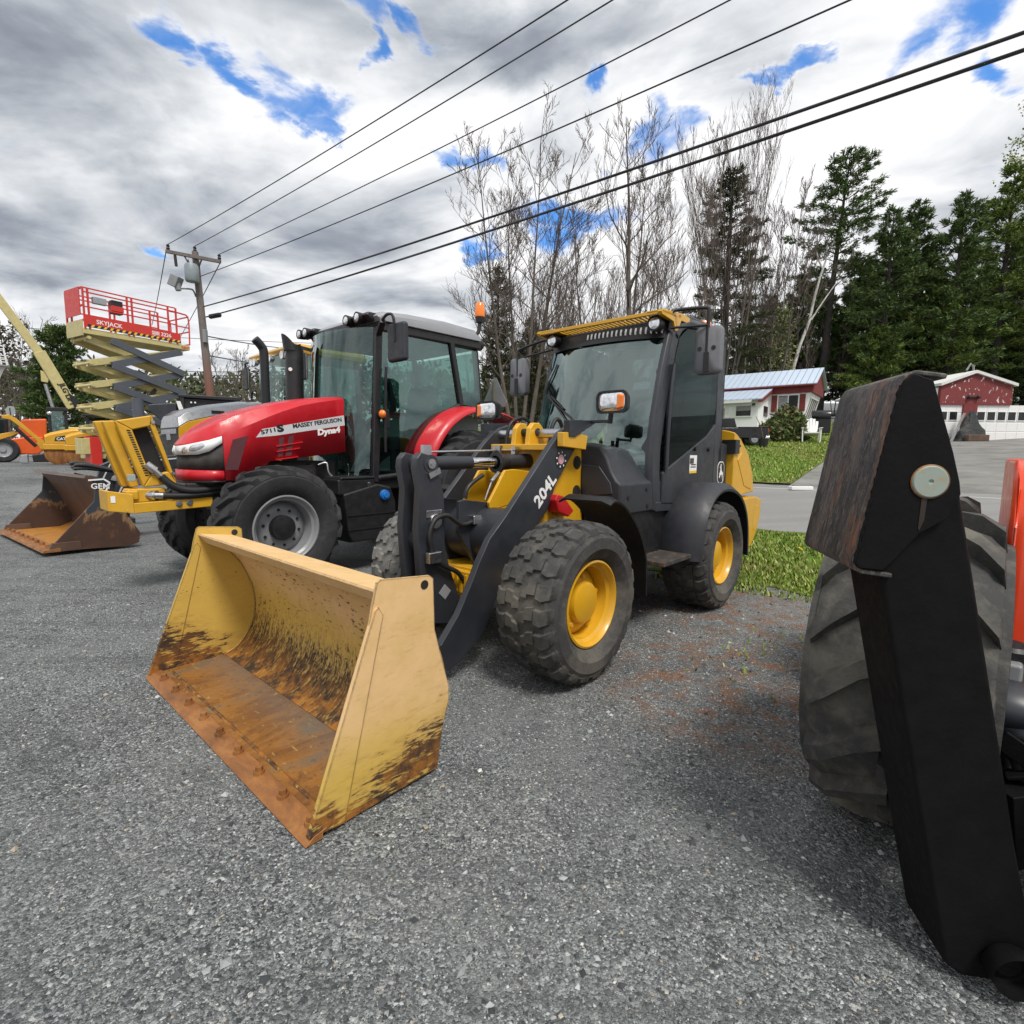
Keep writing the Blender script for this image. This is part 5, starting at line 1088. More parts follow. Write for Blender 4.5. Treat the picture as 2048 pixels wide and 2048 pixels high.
MB().loft([[(-2.25-0.05*(z-2.05)+0.16*(1-(lerp(-0.75,0.75,k/8)/0.78)**2), lerp(-0.75,0.75,k/8), z) for k in range(9)] for z in (2.05,2.5,3.03)], cap=False, closed=False).build('windscreen', M['glass_g'], cy, smooth=60)
MB().prism([(-2.34,2.05),(-3.6,2.05),(-3.5,3.02),(-2.40,3.02)], 'y', 0.775, 0.782).build('door_window', M['glass_g'], cy, smooth=0)
for y in (-0.72,-0.58,-0.1,0.1,0.62,0.75):
    MB().lathe([(0.04,-2.2),(0.07,-2.17),(0.072,-2.10),(0.055,-2.10),(0.001,-2.105)], o=(0,y,3.0), axis='x', n=16).build('work_light', M['lens'], cy)
a = Y_.y(0.8, *c48(875,715)); MB().ball((-2.18,0.86,3.10), 0.05, 8, (1.6,0.6,0.6)).build('indicator_lens', M['orange_lens'], cy, smooth=80)
for sg in (1,-1):
    q = MB(); q.tube(spl([(-2.3,sg*0.80,3.05),(-2.2,sg*1.15,3.05),(-2.2,sg*1.22,3.0),(-2.2,sg*1.22,2.75)], 4), 0.018, 6); mb_ = q.build('mirror_bracket', M['black'], cy, smooth=60); MB().box(-2.24,-2.18,sg*1.22-0.11,sg*1.22+0.11,2.52,2.98).build('mirror', M['black'], mb_, bevel=0.03)
q = MB(); q.tube(spl([(-2.2,-0.62,2.1),(-2.2,-0.95,2.15),(-2.2,-0.97,2.45),(-2.2,-0.80,2.48)], 4), 0.02, 6); q.build('hand_rail', M['black'], YT, smooth=60)
q = MB(); q.box(-3.3,-2.6,-0.3,0.3,1.7,1.9); q.box(-3.4,-3.2,-0.3,0.3,1.9,2.6); each(q, 'seat', M['cab_in'], cy, bevel=0.05)
# loader arms with pale stripes, headstock and bucket
q = MB()
for y in (0.62,-0.78):
    q.prism([(-1.2,1.30),(0.10,1.18),(0.36,1.05),(0.55,0.45),(0.42,0.40),(0.22,0.86),(-0.1,1.0),(-1.2,1.08)], 'y', y-0.06, y+0.06)
la = each(q, 'loader_arm', M['jd_black'], YT, bevel=0.015)
q = MB()
for y in (0.683,-0.717): q.bar((0.24,y,1.06),(0.50,y,0.50),0.02,0.003,(0,1,0)); q.bar((-0.9,y,1.22),(0.1,y,1.13),0.02,0.003,(0,1,0))
each(q, 'arm_stripe', M['sticker_s'], la[0], smooth=0)
m, t, b = new_mat('rusted_black_bucket'); c = t.coord(); s = t.sep(c); n = t.noise(c, 2.0, 7, 0.7, 0.5)
k_ = t.math('MULTIPLY_ADD', n, 0.9, t.math('MULTIPLY', s[2], -0.55)); rc_ = t.ramp(t.noise(c, 5, 6, 0.7), [(0.3,(0.075,0.034,0.02)),(0.6,(0.05,0.025,0.016))])
rc_ = t.mix(t.sstep(t.noise(c, 3.2, 6, 0.7), 0.56, 0.64, 0, 0.35), rc_, (0.22,0.10,0.03))
colr = t.mix(t.sstep(k_, 0.16, 0.22), (0.03,0.036,0.045), (0.26,0.15,0.07)); colr = t.mix(t.sstep(k_, 0.20, 0.27), colr, rc_)
t.put(b, 'Base Color', colr); b.inputs['Roughness'].default_value = 0.55; t.put(b, 'Normal', t.bump(t.noise(c, 30, 5, 0.7), 0.3, 0.006)); M['bk_old'] = m
m, t, b = new_mat('brown_bucket_inside'); c = t.coord(); n = t.noise(t.mapping(c, scale=(1,1,1)), 2.4, 7, 0.68, 0.4)
t.put(b, 'Base Color', t.ramp(n, [(0.3,(0.055,0.032,0.022)),(0.5,(0.10,0.055,0.035)),(0.7,(0.13,0.085,0.06))])); b.inputs['Roughness'].default_value = 0.5; M['bk_old_in'] = m
m, t, b = new_mat('orange_rust_floor'); c = t.coord(); n = t.noise(c, 3.0, 7, 0.68, 0.4)
t.put(b, 'Base Color', t.ramp(n, [(0.3,(0.16,0.06,0.015)),(0.5,(0.40,0.17,0.02)),(0.7,(0.30,0.13,0.03))])); b.inputs['Roughness'].default_value = 0.6; M['bk_old_fl'] = m
y0, y1 = -1.26, 1.42
wl = lambda y: lerp(1.30, 1.56, (1.42-y)/3.04) - 1.30    # the bucket sits slightly turned on its headstock
def skew(v): return Vector((v.x + wl(v.y), v.y, v.z))
bp_ = [(1.30,0.0),(0.66,0.0),(0.47,0.05),(0.44,0.18),(0.62,0.62),(0.80,0.945),(0.90,0.965),(0.92,0.925),(0.83,0.915),(0.66,0.62),(0.485,0.19),(0.50,0.085),(0.66,0.02),(1.30,0.02)]
bk = MB().prism(bp_, 'y', y0+0.02, y1-0.02).map(skew).build('bucket', M['bk_old_in'], YT, smooth=30); tag(bk, 'rusty black bucket of the yellow tractor')
MB().prism([(1.25,0.021),(0.66,0.0215),(0.50,0.09),(0.502,0.094),(0.66,0.026),(1.25,0.0255)], 'y', y0+0.03, y1-0.03).map(skew).build('bucket_floor', M['bk_old_fl'], bk, smooth=0)
MB().prism([(1.40,0.0),(1.38,0.035),(1.22,0.045),(1.22,0.0)], 'y', y0-0.02, y1+0.02).map(skew).build('cutting_edge', M['bk_edge'], bk, bevel=0.004)
for i in range(9):
    y = lerp(y0+0.2, y1-0.2, i/8); MB().cyl((1.30,y,0.03),(1.30,y,0.075),0.03,0.026,8).map(skew).build('edge_bolt', M['bk_edge'], bk, smooth=20)
for sg, a, b_ in ((1, y1-0.03, y1), (-1, y0, y0+0.03)):
    MB().prism([(1.34,0.012),(1.28,0.10),(0.84,0.62),(0.80,0.94),(0.78,0.95),(0.60,0.62),(0.36,0.16),(0.38,0.02),(0.5,-0.02)], 'y', a, b_).map(skew).build('side_plate', M['bk_old'], bk, bevel=0.004)
    MB().prism([(1.345,0.0),(1.30,0.115),(1.02,0.115),(1.0,0.0)], 'y', min(a,b_)-0.012, max(a,b_)+0.012).map(skew).build('side_cutter', M['bk_old_in'], bk, bevel=0.004)
q = MB(); q.prism([(0.62,0.62),(0.40,0.16),(0.26,0.14),(0.30,0.80),(0.72,0.93)], 'y', 0.45, 0.50); q.prism([(0.62,0.62),(0.40,0.16),(0.26,0.14),(0.30,0.80),(0.72,0.93)], 'y', -0.75, -0.70); q.bar((0.30,-0.9,0.75),(0.30,0.75,0.75),0.08,0.08); q.bar((0.30,-0.9,0.25),(0.30,0.75,0.25),0.08,0.08); each(q, 'headstock', M['jd_black'], YT, bevel=0.01)
wt = MB().prism([(0.86,0.90),(0.66,0.55),(0.60,0.58),(0.78,0.93)], 'y', y1-0.002, y1+0.004).map(skew).build('plate_decal', M['sticker_k'], bk, smooth=0)
text('bucket_lettering', 'GEM', M['sticker_w'], wt, (0.865, y1+0.006, 0.79), (-1,0,-0.05), (0.05,0,1), 0.10, bold=0.002)
q = MB(); q.bar((0.885,y1+0.006,0.90),(0.72,y1+0.006,0.91),0.02,0.003,(0,1,0)); q.bar((0.72,y1+0.006,0.91),(0.66,y1+0.006,0.86),0.02,0.003,(0,1,0)); q.bar((0.66,y1+0.006,0.86),(0.74,y1+0.006,0.68),0.02,0.003,(0,1,0)); q.build('decal_outline', M['sticker_w'], wt, smooth=0)
q = MB()
for dz, dy in ((0,0),(0.05,0.1),(0.02,-0.15),(0.07,-0.3)): hosel(q, [(0.4,0.6+dy,0.98),(0.7,0.2+dy,1.02+dz),(0.75,-0.4+dy,1.0+dz),(0.5,-0.9+dy,1.02),(0.2,-0.9,1.0)], 0.028, 7)
each(q, 'hydraulic_hose', M['hose'], YT, smooth=60)

# ---- helper: an upright frame facing the camera at (u, depth) for far things
def facing(u, Y, z=0.0):
    p = at_y(u, 900, Y); a = -math.degrees(math.atan2(p.x, p.y)); return Frame(p.x, p.y, a, z)
gz = lambda x, y: hxy(x, y)
# ---- scissor lift
S_ = Frame(-12.69, 16.0, 60, gz(-12.69,16.0)); zf = 4.96 - S_.o.z
SL = thing('scissor_lift', S_, 'raised scissor lift with cream scissors, grey arms and red railed platform', 'scissor lift')
M['s_red'] = paint('platform_red', (0.55,0.03,0.022), 0.4, var=0.06); M['s_cream'] = paint('faded_lift_cream', (0.50,0.43,0.19), 0.5, var=0.1, dust=0.2); M['s_grey'] = paint('lift_grey', (0.07,0.078,0.095), 0.45, var=0.08)
Lp, Wp = 3.0, 1.15
q = MB(); q.box(-0.05,Lp,0,Wp,zf-0.20,zf-0.04); pf = q.build('platform', M['s_cream'], SL, bevel=0.01)
pr = S_.xz(0.0, [(655,505),(1410,590),(1410,665),(660,600)], c1)
tb = MB().prism([(0.0,zf),(Lp*0.9,zf-0.02),(Lp*0.9,zf+0.30),(0.0,zf+0.34)], 'y', -0.03, 0.0).build('toe_board', M['s_red'], pf, smooth=0)
q = MB()
for k in range(16): x = 0.12 + k*(Lp*0.87)/16; q.prism([(x,zf+0.005),(x+0.07,zf+0.005),(x+0.12,zf+0.075),(x+0.05,zf+0.075)], 'y', -0.035, -0.031)
MB().prism([(0.05,zf+0.0),(Lp*0.9,zf-0.015),(Lp*0.9,zf+0.065),(0.05,zf+0.08)], 'y', -0.0315, -0.0305).build('hazard_band', M['sticker_k'], tb, smooth=0)
each(q, 'hazard_stripe', M['sticker_y'], tb, smooth=0)
text('lift_lettering', 'SKYJACK', M['sticker_w'], tb, (0.28,-0.032,zf+0.13), (1,0,0), (0,0,1), 0.17, bold=0.003)
text('lift_number', 'SJIII 3226', M['sticker_w'], tb, (1.80,-0.032,zf+0.12), (1,0,0), (0,0,1), 0.16, bold=0.003)
text('rent_lettering', 'RENT', M['s_red'], pf, (2.72,-0.004,zf-0.17), (1,0,0), (0,0,1), 0.11, bold=0.003)
rl = MB()
def rail(a, b_, w_=0.045): rl.bar(a, b_, w_, w_)
for y in (0.0, Wp):
    for z in (1.12, 1.0, 0.58): rail((0.0,y,zf+z),(Lp*0.86,y,zf+z-0.0), 0.035)
    for x in (0.0,0.12,1.15,1.28,2.35,2.6): rail((x,y,zf-0.05),(x,y,zf+1.12))
    rl.tube(spl([(Lp*0.80,y,zf+0.98),(Lp*0.93,y,zf+0.98),(Lp,y,zf+0.86),(Lp,y,zf)], 4), 0.025, 6); rail((Lp*0.86,y,zf+0.55),(Lp,y,zf+0.55),0.035)
for z in (1.12,0.62,0.2): rail((0.0,0,zf+z),(0.0,Wp,zf+z)); rail((Lp,0,zf+z-0.2),(Lp,Wp,zf+z-0.2),0.035)
each(rl, 'guard_rail', M['s_red'], pf)
MB().box(-0.04,-0.02,0.15,Wp-0.05,zf+0.35,zf+1.15).build('end_panel', M['s_red'], pf)
MB().box(-0.06,-0.03,0.05,Wp-0.05,zf-0.25,zf+0.2).build('end_plate', M['s_cream'], pf)
q = MB(); q.box(0.75,1.05,0.03,0.25,zf+0.55,zf+0.95); q.build('control_box', M['black'], pf, bevel=0.02); MB().box(0.25,0.60,-0.02,0.12,zf+0.72,zf+0.92).build('manual_box', M['silver'], pf, bevel=0.02)
MB().box(0.74,1.06,0.01,0.27,zf+0.62,zf+0.78).build('control_cover', M['s_red'], pf, bevel=0.01)
zl_ = [0.55, 1.20, 1.85, 2.50, 3.15, zf-0.30]; xa, xb = 0.05, Lp-0.25
lev = [at for at in zl_]
for k in range(5):
    z0_, z1_ = zl_[k], zl_[k+1]
    for y, mt, ww in ((0.10,'s_cream',0.15),(Wp-0.10,'s_cream',0.15)):
        for (p_, q_) in (((xa,y,z0_),(xb,y,z1_)), ((xa,y+0.10*(1 if y < .5 else -1),z1_),(xb,y+0.10*(1 if y < .5 else -1),z0_))):
            ar = MB().bar(p_, q_, 0.08, 0.20).build('scissor_arm', M[mt], SL, bevel=0.01)
    for (p_, q_) in (((xa+0.55,-0.02,z0_),(xb-0.05,-0.02,z1_)), ((xa+0.55,-0.08,z1_),(xb-0.05,-0.08,z0_))):
        ar = MB().bar(p_, q_, 0.07, 0.21).build('scissor_arm', M['s_grey'], SL, bevel=0.01)
        if k == 0 and p_[2] == z1_: text('arm_lettering', 'SKYJACK', M['sticker_w'], ar, (xa+1.0,-0.115,lerp(z1_,z0_,0.25)-0.03), (xb-xa-0.6,0,z0_-z1_), (0,0,1), 0.12, bold=0.003)
    q = MB()
    for x in (xa+0.03, xb-0.03): q.cyl((x,-0.0,z1_),(x,Wp,z1_),0.05,n=12)
    each(q, 'scissor_pin', M['s_cream'], SL)
MB().bar((0.9,0.4,1.1),(2.0,0.4,2.6),0.12,0.12).build('lift_cylinder', M['s_grey'], SL, bevel=0.02)
bs = MB(); bs.box(0.0,Lp,0.1,Wp-0.1,0.28,0.50); bo = bs.build('base', M['s_cream'], SL, bevel=0.02)
MB().box(-0.12,0.16,-0.02,0.40,0.02,0.95).build('base_panel', M['s_red'], bo, bevel=0.01)
MB().box(-0.34,-0.10,0.02,0.45,0.42,0.90).build('base_cover', M['s_cream'], bo, bevel=0.02)
for x in (0.55, 2.5):
    for y in (0.02, Wp-0.02):
        q = MB().lathe([(0.12,-0.09),(0.24,-0.10),(0.27,-0.06),(0.27,0.06),(0.24,0.10),(0.12,0.09)], o=(x,y,0.27), n=28).build('wheel', M['tyre'], SL)
        MB().lathe([(0.13,-0.10),(0.14,-0.105),(0.12,-0.085),(0.001,-0.08)], o=(x,y,0.27), n=20).build('rim', M['rim_grey'], q)
# ---- boom lift
B_ = facing(90, 25.0); B_.o.z = gz(B_.o.x, B_.o.y)
BL = thing('boom_lift', B_, 'cream telescopic boom lift with its long boom raised to the upper left', 'boom lift')
p0, p1 = B_.y(0, *c1(0-60,430-118)), B_.y(0, *c1(565,1220)); pm = B_.y(0, *c1(318,815))
q = MB().bar(p1, lerp(p1,pm,1.06), 0.42, 0.46).build('boom', M['s_cream'], BL, bevel=0.02)
MB().bar(pm, p0, 0.32, 0.34).build('boom_section', M['s_cream'], q, bevel=0.02)
d = (pm - p1).normalized(); a = B_.y(-0.22, *c1(455,1035)); b2 = B_.y(-0.22, *c1(565,1235)); dd = (b2 - a)
text('boom_lettering', 'JLG LIFT', M['sticker_k'], q, a + Vector((0,-0.012,0)), dd, Vector((dd.z*-1, 0, dd.x)), 0.30, bold=0.008)
MB().prism([(v.x, v.z) for v in (B_.y(0,*c1(520,1095)), B_.y(0,*c1(605,1170)), B_.y(0,*c1(608,1225)), B_.y(0,*c1(575,1225)))], 'y', -0.25, -0.22).build('boom_panel', M['black'], q)
ca, cb = B_.y(-0.1, *c1(350,1035)), B_.y(-0.1, *c1(415,1235)); MB().cyl(ca, cb, 0.07).build('lift_cylinder', M['steel'], BL)
MB().prism([(v.x, v.z) for v in (B_.y(0,*c1(312,930)), B_.y(0,*c1(385,960)), B_.y(0,*c1(370,1025)), B_.y(0,*c1(318,1015)))], 'y', -0.12, 0.12).build('boom_bracket', M['s_cream'], q)
base = B_.y(0, *c26(1250,560)); q = MB(); q.box(base.x-0.9,base.x+1.6,-0.9,0.9,0.55,1.7); q.build('turntable', M['s_cream'], BL, bevel=0.06)
for x in (base.x-0.9, base.x+1.7):
    for y in (-1.0, 1.0): MB().lathe([(0.25,-0.15),(0.45,-0.16),(0.5,-0.1),(0.5,0.1),(0.45,0.16),(0.25,0.15)], o=(x,y,0.5), n=24).build('wheel', M['tyre'], BL)
# ---- basket of another lift at the frame's left edge
K_ = facing(0, 26.0); K_.o.z = gz(K_.o.x, K_.o.y)
KB = thing('lift_basket', K_, 'pale railed work basket of a second lift at the left edge of the picture', 'lift basket')
a, b2 = K_.y(0, *c1(-60,745)), K_.y(0, *c1(72,900)); x0, x1, z0, z1 = a.x, b2.x, b2.z, a.z
q = MB()
for y in (-0.5, 0.5):
    for z in (z1, (z0+z1)/2, z0+0.25): q.bar((x0,y,z),(x1-0.1*(z-z0)/(z1-z0),y,z),0.04,0.04)
    for x in (x0, (x0+x1)/2, x1-0.06): q.bar((x,y,z0),(x-0.1,y,z1),0.04,0.04)
each(q, 'basket_rail', M['white'], KB)
MB().box(x0,x1,-0.5,0.5,z0-0.05,z0).build('basket_floor', M['silver'], KB)
MB().bar((x0+0.3,0,z0),(x0-1.4,0,0.6),0.2,0.2).build('basket_arm', M['white'], KB)
MB().box(x0-2.4,x0-0.9,-0.8,0.8,0.0,0.9).build('basket_carrier', M['white'], KB, bevel=0.08)
# ---- orange telehandler
O_ = facing(60, 28.0); O_.o.z = gz(O_.o.x, O_.o.y)
OT = thing('telehandler', O_, 'bright orange telehandler parked at the far left behind the yellow boom', 'telehandler')
M['org'] = paint('machine_orange', (0.70,0.10,0.012), 0.42, var=0.06)
def opx(pts, y=0.0, cvt=c26, F=None): return (F or O_).xz(y, pts, cvt)
bd = MB().prism(opx([(-80,760),(120,735),(340,710),(640,700),(700,860),(560,955),(240,950),(60,900)]), 'y', -0.9, 0.9).build('body', M['org'], OT, bevel=0.06)
MB().prism(opx([(320,445),(690,435),(695,720),(420,705),(250,650)]), 'y', -0.7, 0.5).build('engine_cover', M['org'], bd, bevel=0.08)
q = MB().prism(opx([(-60,430),(120,430),(130,740),(-60,760)]), 'y', -0.5, 0.6).build('cab', M['black'], OT, bevel=0.05)
MB().prism(opx([(-40,460),(50,455),(60,640),(-40,650)]), 'y', -0.53, -0.51).build('cab_window', M['glass_d'], q, smooth=0)
wc = O_.y(-0.95, *c26(45,905))
for x in (wc.x, wc.x+2.2):
    for y in (-0.95, 0.95):
        if x > wc.x and y < 0: continue
        w_ = MB().lathe([(0.33,-0.2),(0.56,-0.22),(0.64,-0.15),(0.64,0.15),(0.56,0.22),(0.33,0.2)], o=(x,y,0.64), n=30).build('wheel', M['tyre_ag'], OT); MB().lathe([(0.34,-0.205),(0.36,-0.215),(0.30,-0.15),(0.13,-0.12),(0.12,-0.2),(0.001,-0.2)], o=(x,y,0.64), n=24).build('rim', M['silver'], w_)
# ---- mini excavator: yellow boom, black cab, tracks, blade
X_ = facing(95, 23.0); X_.o.z = gz(X_.o.x, X_.o.y)
EX = thing('mini_excavator', X_, 'yellow mini excavator with bent boom, black cab and front blade', 'excavator')
bm_ = opx([(20,375),(130,365),(240,420),(520,660),(700,790),(770,800),(770,880),(600,880),(545,800),(560,770),(470,690),(260,520),(150,440),(30,420)], 0, c26, X_)
q = MB().prism(bm_, 'y', -0.14, 0.14).build('boom', M['y_yel'], EX, bevel=0.02)
MB().prism(opx([(-60,660),(210,610),(270,640),(180,680),(0,735),(-60,745)], 0, c26, X_), 'y', 0.2, 0.4).build('stick', M['y_yel'], EX, bevel=0.02)
a, b2 = X_.y(-0.2, *c26(215,545)), X_.y(-0.2, *c26(540,840)); MB().cyl(a, b2, 0.07).build('boom_cylinder', M['black'], EX)
cabp = opx([(700,290),(980,290),(990,640),(750,720),(700,700)], 0, c26, X_)
q = MB()
cx0, cx1 = cabp[0][0], cabp[1][0]; cz0, cz1 = cabp[4][1], cabp[0][1]
for x in (cx0, cx1-0.08):
    for y in (-0.5, 0.45): q.box(x, x+0.1, y, y+0.1, cz0-0.2, cz1)
q.box(cx0-0.03, cx1+0.05, -0.55, 0.6, cz1-0.08, cz1+0.08); q.box(cx0, cx1+0.02, -0.5, 0.55, cz0-0.5, cz0+0.12)
xc = q.build('cab', M['black'], EX, bevel=0.02); MB().box(cx0+0.1,cx1-0.1,-0.49,-0.48,cz0+0.1,cz1-0.08).build('cab_window', M['glass_g'], xc, smooth=0)
MB().ball((cx0+0.07,-0.52,cz1-0.18), 0.09, 8).build('work_light', M['lens'], xc, smooth=80)
bl = opx([(320,965),(415,955),(425,1080),(310,1075)], 0, c26, X_); MB().prism(bl, 'y', -0.7, 0.7).build('blade', M['silver'], EX, bevel=0.02)
trk = opx([(480,960),(750,930),(790,1010),(770,1065),(500,1065)], 0, c26, X_)
for y in (-0.7, 0.35): MB().prism(trk, 'y', y, y+0.35).build('track', M['black'], EX, bevel=0.04)
# ---- road rollers
def roller(u0, Yd, sc, label, name_, cabm=True):
    F = facing(u0, Yd); F.o.z = gz(F.o.x, F.o.y)
    r = thing('road_roller', F, label, 'road roller', 'road rollers behind the bucket')
    k = sc
    h = MB().loft([[(x*k, y*k, z*k) for (y, z) in ((-0.5,0.85),(-0.5,zt_-0.1),(-0.38,zt_),(0.38,zt_),(0.5,zt_-0.1),(0.5,0.85))] for x, zt_ in ((-0.75,1.22),(-0.55,1.32),(0.1,1.50),(0.6,1.58))]).build('hood', M['y_yel'], r, smooth=30, bevel=0.01)
    MB().prism([(-0.45*k,0.98*k),(-0.40*k,1.14*k),(0.05*k,1.24*k),(0.50*k,1.28*k),(0.50*k,0.98*k)], 'y', -0.512*k, -0.502*k).build('side_panel', M['sticker_k'], h, smooth=0)
    text('maker_lettering', 'CAT', M['sticker_w'], h, (-0.38*k,-0.514*k,1.01*k), (1,0,0.02), (0,0,1), 0.155*k, bold=0.004)
    MB().box(0.02*k,0.4*k,-0.516*k,-0.514*k,1.08*k,1.12*k).build('model_stripe', M['sticker_w'], h, smooth=0)
    MB().box(-0.765*k,-0.74*k,-0.36*k,0.36*k,0.9*k,1.16*k).build('grille', M['black'], h)
    q = MB(); q.box(-0.8*k,0.7*k,-0.55*k,-0.45*k,0.62*k,0.84*k); q.box(-0.8*k,0.7*k,0.45*k,0.55*k,0.62*k,0.84*k); q.box(-0.8*k,-0.7*k,-0.5*k,0.5*k,0.6*k,0.82*k); q.build('frame', M['y_yel'], r, bevel=0.02)
    MB().lathe([(0.001,-0.48*k),(0.40*k,-0.48*k),(0.45*k,-0.46*k),(0.45*k,0.46*k),(0.40*k,0.48*k),(0.001,0.48*k)], o=(-0.35*k,0,0.45*k), n=40).build('drum', M['bk_edge'], r, smooth=40)
    MB().lathe([(0.001,-0.44*k),(0.40*k,-0.44*k),(0.45*k,-0.42*k),(0.45*k,0.42*k),(0.40*k,0.44*k),(0.001,0.44*k)], o=(1.5*k,0,0.45*k), n=32).build('drum', M['bk_edge'], r, smooth=40)
    q = MB(); q.box(0.6*k,2.0*k,-0.55*k,0.55*k,0.6*k,1.25*k); q.build('rear_body', M['y_yel'], r, bevel=0.04)
    if cabm:
        q = MB()
        for x in (0.62,1.86):
            for y in (-0.55,0.47): q.box(x*k,(x+0.09)*k,y*k,(y+0.08)*k,1.2*k,2.05*k)
        q.loft([[(x*k,-0.62*k,z*k),(x*k,0.62*k,z*k),(x*k,0.62*k,(z+0.10)*k),(x*k,-0.62*k,(z+0.10)*k)] for x, z in ((0.5,2.02),(1.7,2.02),(2.15,1.9))])
        c_ = q.build('cab', M['black'], r, bevel=0.02); MB().box(0.7*k,1.87*k,-0.53*k,-0.52*k,1.28*k,2.0*k).build('cab_window', M['glass_d'], c_, smooth=0)
    return r
roller(139, 20.5, 0.92, 'yellow road roller with rusty drum and black cab, left of the scissor lift base', 'a')
roller(180, 18.6, 0.84, 'second yellow road roller, half hidden by the red placard of the scissor lift', 'b', False)
# ---- compact track loader with black cab behind the yellow tractor's hood
C_ = facing(430, 16.5); C_.o.z = gz(C_.o.x, C_.o.y)
CT = thing('track_loader', C_, 'black roofed compact track loader showing above the grey hood of the yellow tractor', 'track loader')
tp, tr_ = C_.y(0, *c1(1385,1130)), C_.y(0, *c1(1855,1165)); x0, x1, zt_ = tp.x, tr_.x, tp.z
q = MB(); q.loft([[(x0,-0.7,zt_-0.08),(x1,-0.7,zt_-0.12),(x1,-0.7,zt_),(x0,-0.7,zt_)],[(x0,0.7,zt_-0.08),(x1,0.7,zt_-0.12),(x1,0.7,zt_),(x0,0.7,zt_)]])
for x in (x0+0.05, x1-0.15):
    for y in (-0.68,0.6): q.box(x,x+0.1,y,y+0.08,0.9,zt_)
q.box(x0+0.1,x1-0.1,-0.60,0.6,0.9,zt_-0.1)
cc = q.build('cab', M['black'], CT, bevel=0.02)
q = MB()
for x in (x0+0.32,x0+0.42): q.cyl((x,-0.71,zt_-0.22),(x,-0.62,zt_-0.22),0.025,n=10)
each(q, 'cab_bolt', M['white'], cc)
MB().prism([(x0-0.75,zt_-0.32),(x0-0.05,zt_-0.24),(x0-0.05,zt_-0.7),(x0-0.3,zt_-0.9),(x0-0.75,zt_-0.5)], 'y', -0.6, 0.6).build('front_guard', M['jd_black'], CT, bevel=0.03)
MB().prism([(x0-0.05,zt_-0.2),(x0+0.05,zt_-0.2),(x0+0.2,zt_-0.7),(x0+0.06,zt_-0.7)], 'y', -0.73, -0.71).build('door_strip', M['white'], CT, smooth=0)
MB().box(x0-0.6,x1+0.2,-0.8,0.8,0.25,1.0).build('body', M['jd_black'], CT, bevel=0.05)
for y in (-1.0,0.7): MB().box(x0-0.5,x1+0.1,y,y+0.3,0.0,0.5).build('track', M['black'], CT, bevel=0.12)
# ---- grey post
p = at_y(276, 815, 14.0); g0 = gz(p.x, p.y); ptop = at_y(276, 797, 14.0)
PT = thing('steel_post', (p.x, p.y, g0), 'thick dark grey steel post standing behind the yellow guard frame', 'post')
MB().cyl((0,0,0),(0,0,ptop.z-g0),0.13,n=20).build('post_shaft', M['s_grey'], PT, smooth=50)
MB().cyl((0,0,0),(0,0,0.06),0.22,n=20).build('post_foot', M['s_grey'], PT, smooth=50)
# ---- stop sign (its back), far poles
p = at_y(21, 822, 36.0); g0 = gz(p.x, p.y); SS = thing('stop_sign', (p.x, p.y, g0), 'back of an octagonal road sign at the far left', 'road sign')
r8 = 10.2/1045*36; q = MB().prism([(r8*math.cos(R_(22.5+45*k)), p.z-g0+r8*math.sin(R_(22.5+45*k))) for k in range(8)], 'y', -0.01, 0.01); q.build('sign_plate', paint('sign_back_grey', (0.30,0.31,0.32), 0.5), SS, smooth=0); MB().bar((0,-0.03,0),(0,-0.03,p.z-g0+0.2),0.06,0.03).build('sign_post', M['dark'], SS)
for (ua, va, ub, vb, Yd, mt, rr_, lb) in ((56,748,70,842,60,'white',0.17,'pale utility pole far off at the left'), (74,800,82,848,75,'imp_y',0.13,'thin yellowish far pole right of the pale pole')):
    a, b2 = at_y(ua,va,Yd), at_y(ub,vb,Yd); g0 = hxy(b2.x,b2.y); pt_ = thing('far_pole', (b2.x, b2.y, g0), lb, 'utility pole')
    MB().cyl((0,0,0),(a.x-b2.x,0,a.z-g0),rr_,rr_*0.7,10).build('pole_shaft', paint('pale_pole', (0.45,0.44,0.42), 0.8) if mt == 'white' else paint('yellowish_pole', (0.35,0.32,0.18), 0.8), pt_, smooth=60)
    MB().bar((a.x-b2.x-0.9,0,a.z-g0-0.5),(a.x-b2.x+0.9,0,a.z-g0-0.5),0.12,0.12).build('cross_arm', M['silver'], pt_)
# ================================================================ utility pole and wires
Pt, Pb = at_y(390,504,24.0), at_y(421,800,24.0); dxx = (Pt.x-Pb.x)/(Pt.z-Pb.z); gz0 = hxy(Pb.x,24.0)
pbx = Pb.x - (Pb.z-gz0)*dxx
UP = thing('utility_pole', (pbx,24.0,gz0), 'weathered wooden utility pole with transformer, crossarm and floodlight', 'utility pole')
m, t, b = new_mat('weathered_pole_wood'); c = t.coord(); s = t.sep(c)
wd = t.ramp(t.noise(t.mapping(c, scale=(9,9,0.7)), 6, 5, 0.7), [(0.3,(0.09,0.075,0.07)),(0.7,(0.21,0.18,0.165))]); t.put(b, 'Base Color', t.mix(t.sstep(t.math('MULTIPLY_ADD', t.noise(c, 1.5, 4, 0.6), 2.0, s[2]), 6.2, 4.2), wd, (0.19,0.085,0.06))); b.inputs['Roughness'].default_value = 0.9; M['pole'] = m
zt = Pt.z - gz0; px = lambda z: (z)*dxx
MB().tube([(0,0,0),(px(zt),0,zt)], [0.19,0.13], 16).build('pole_shaft', M['pole'], UP, smooth=60)
ca, cb = at_y(333,503,23.85), at_y(442,524,23.85)
ca2 = Vector((ca.x-pbx,-0.18,ca.z-gz0)); cb2 = Vector((cb.x-pbx,-0.18,cb.z-gz0))
xarm = MB().bar(ca2, cb2, 0.12, 0.14).build('cross_arm', M['pole'], UP, bevel=0.01)
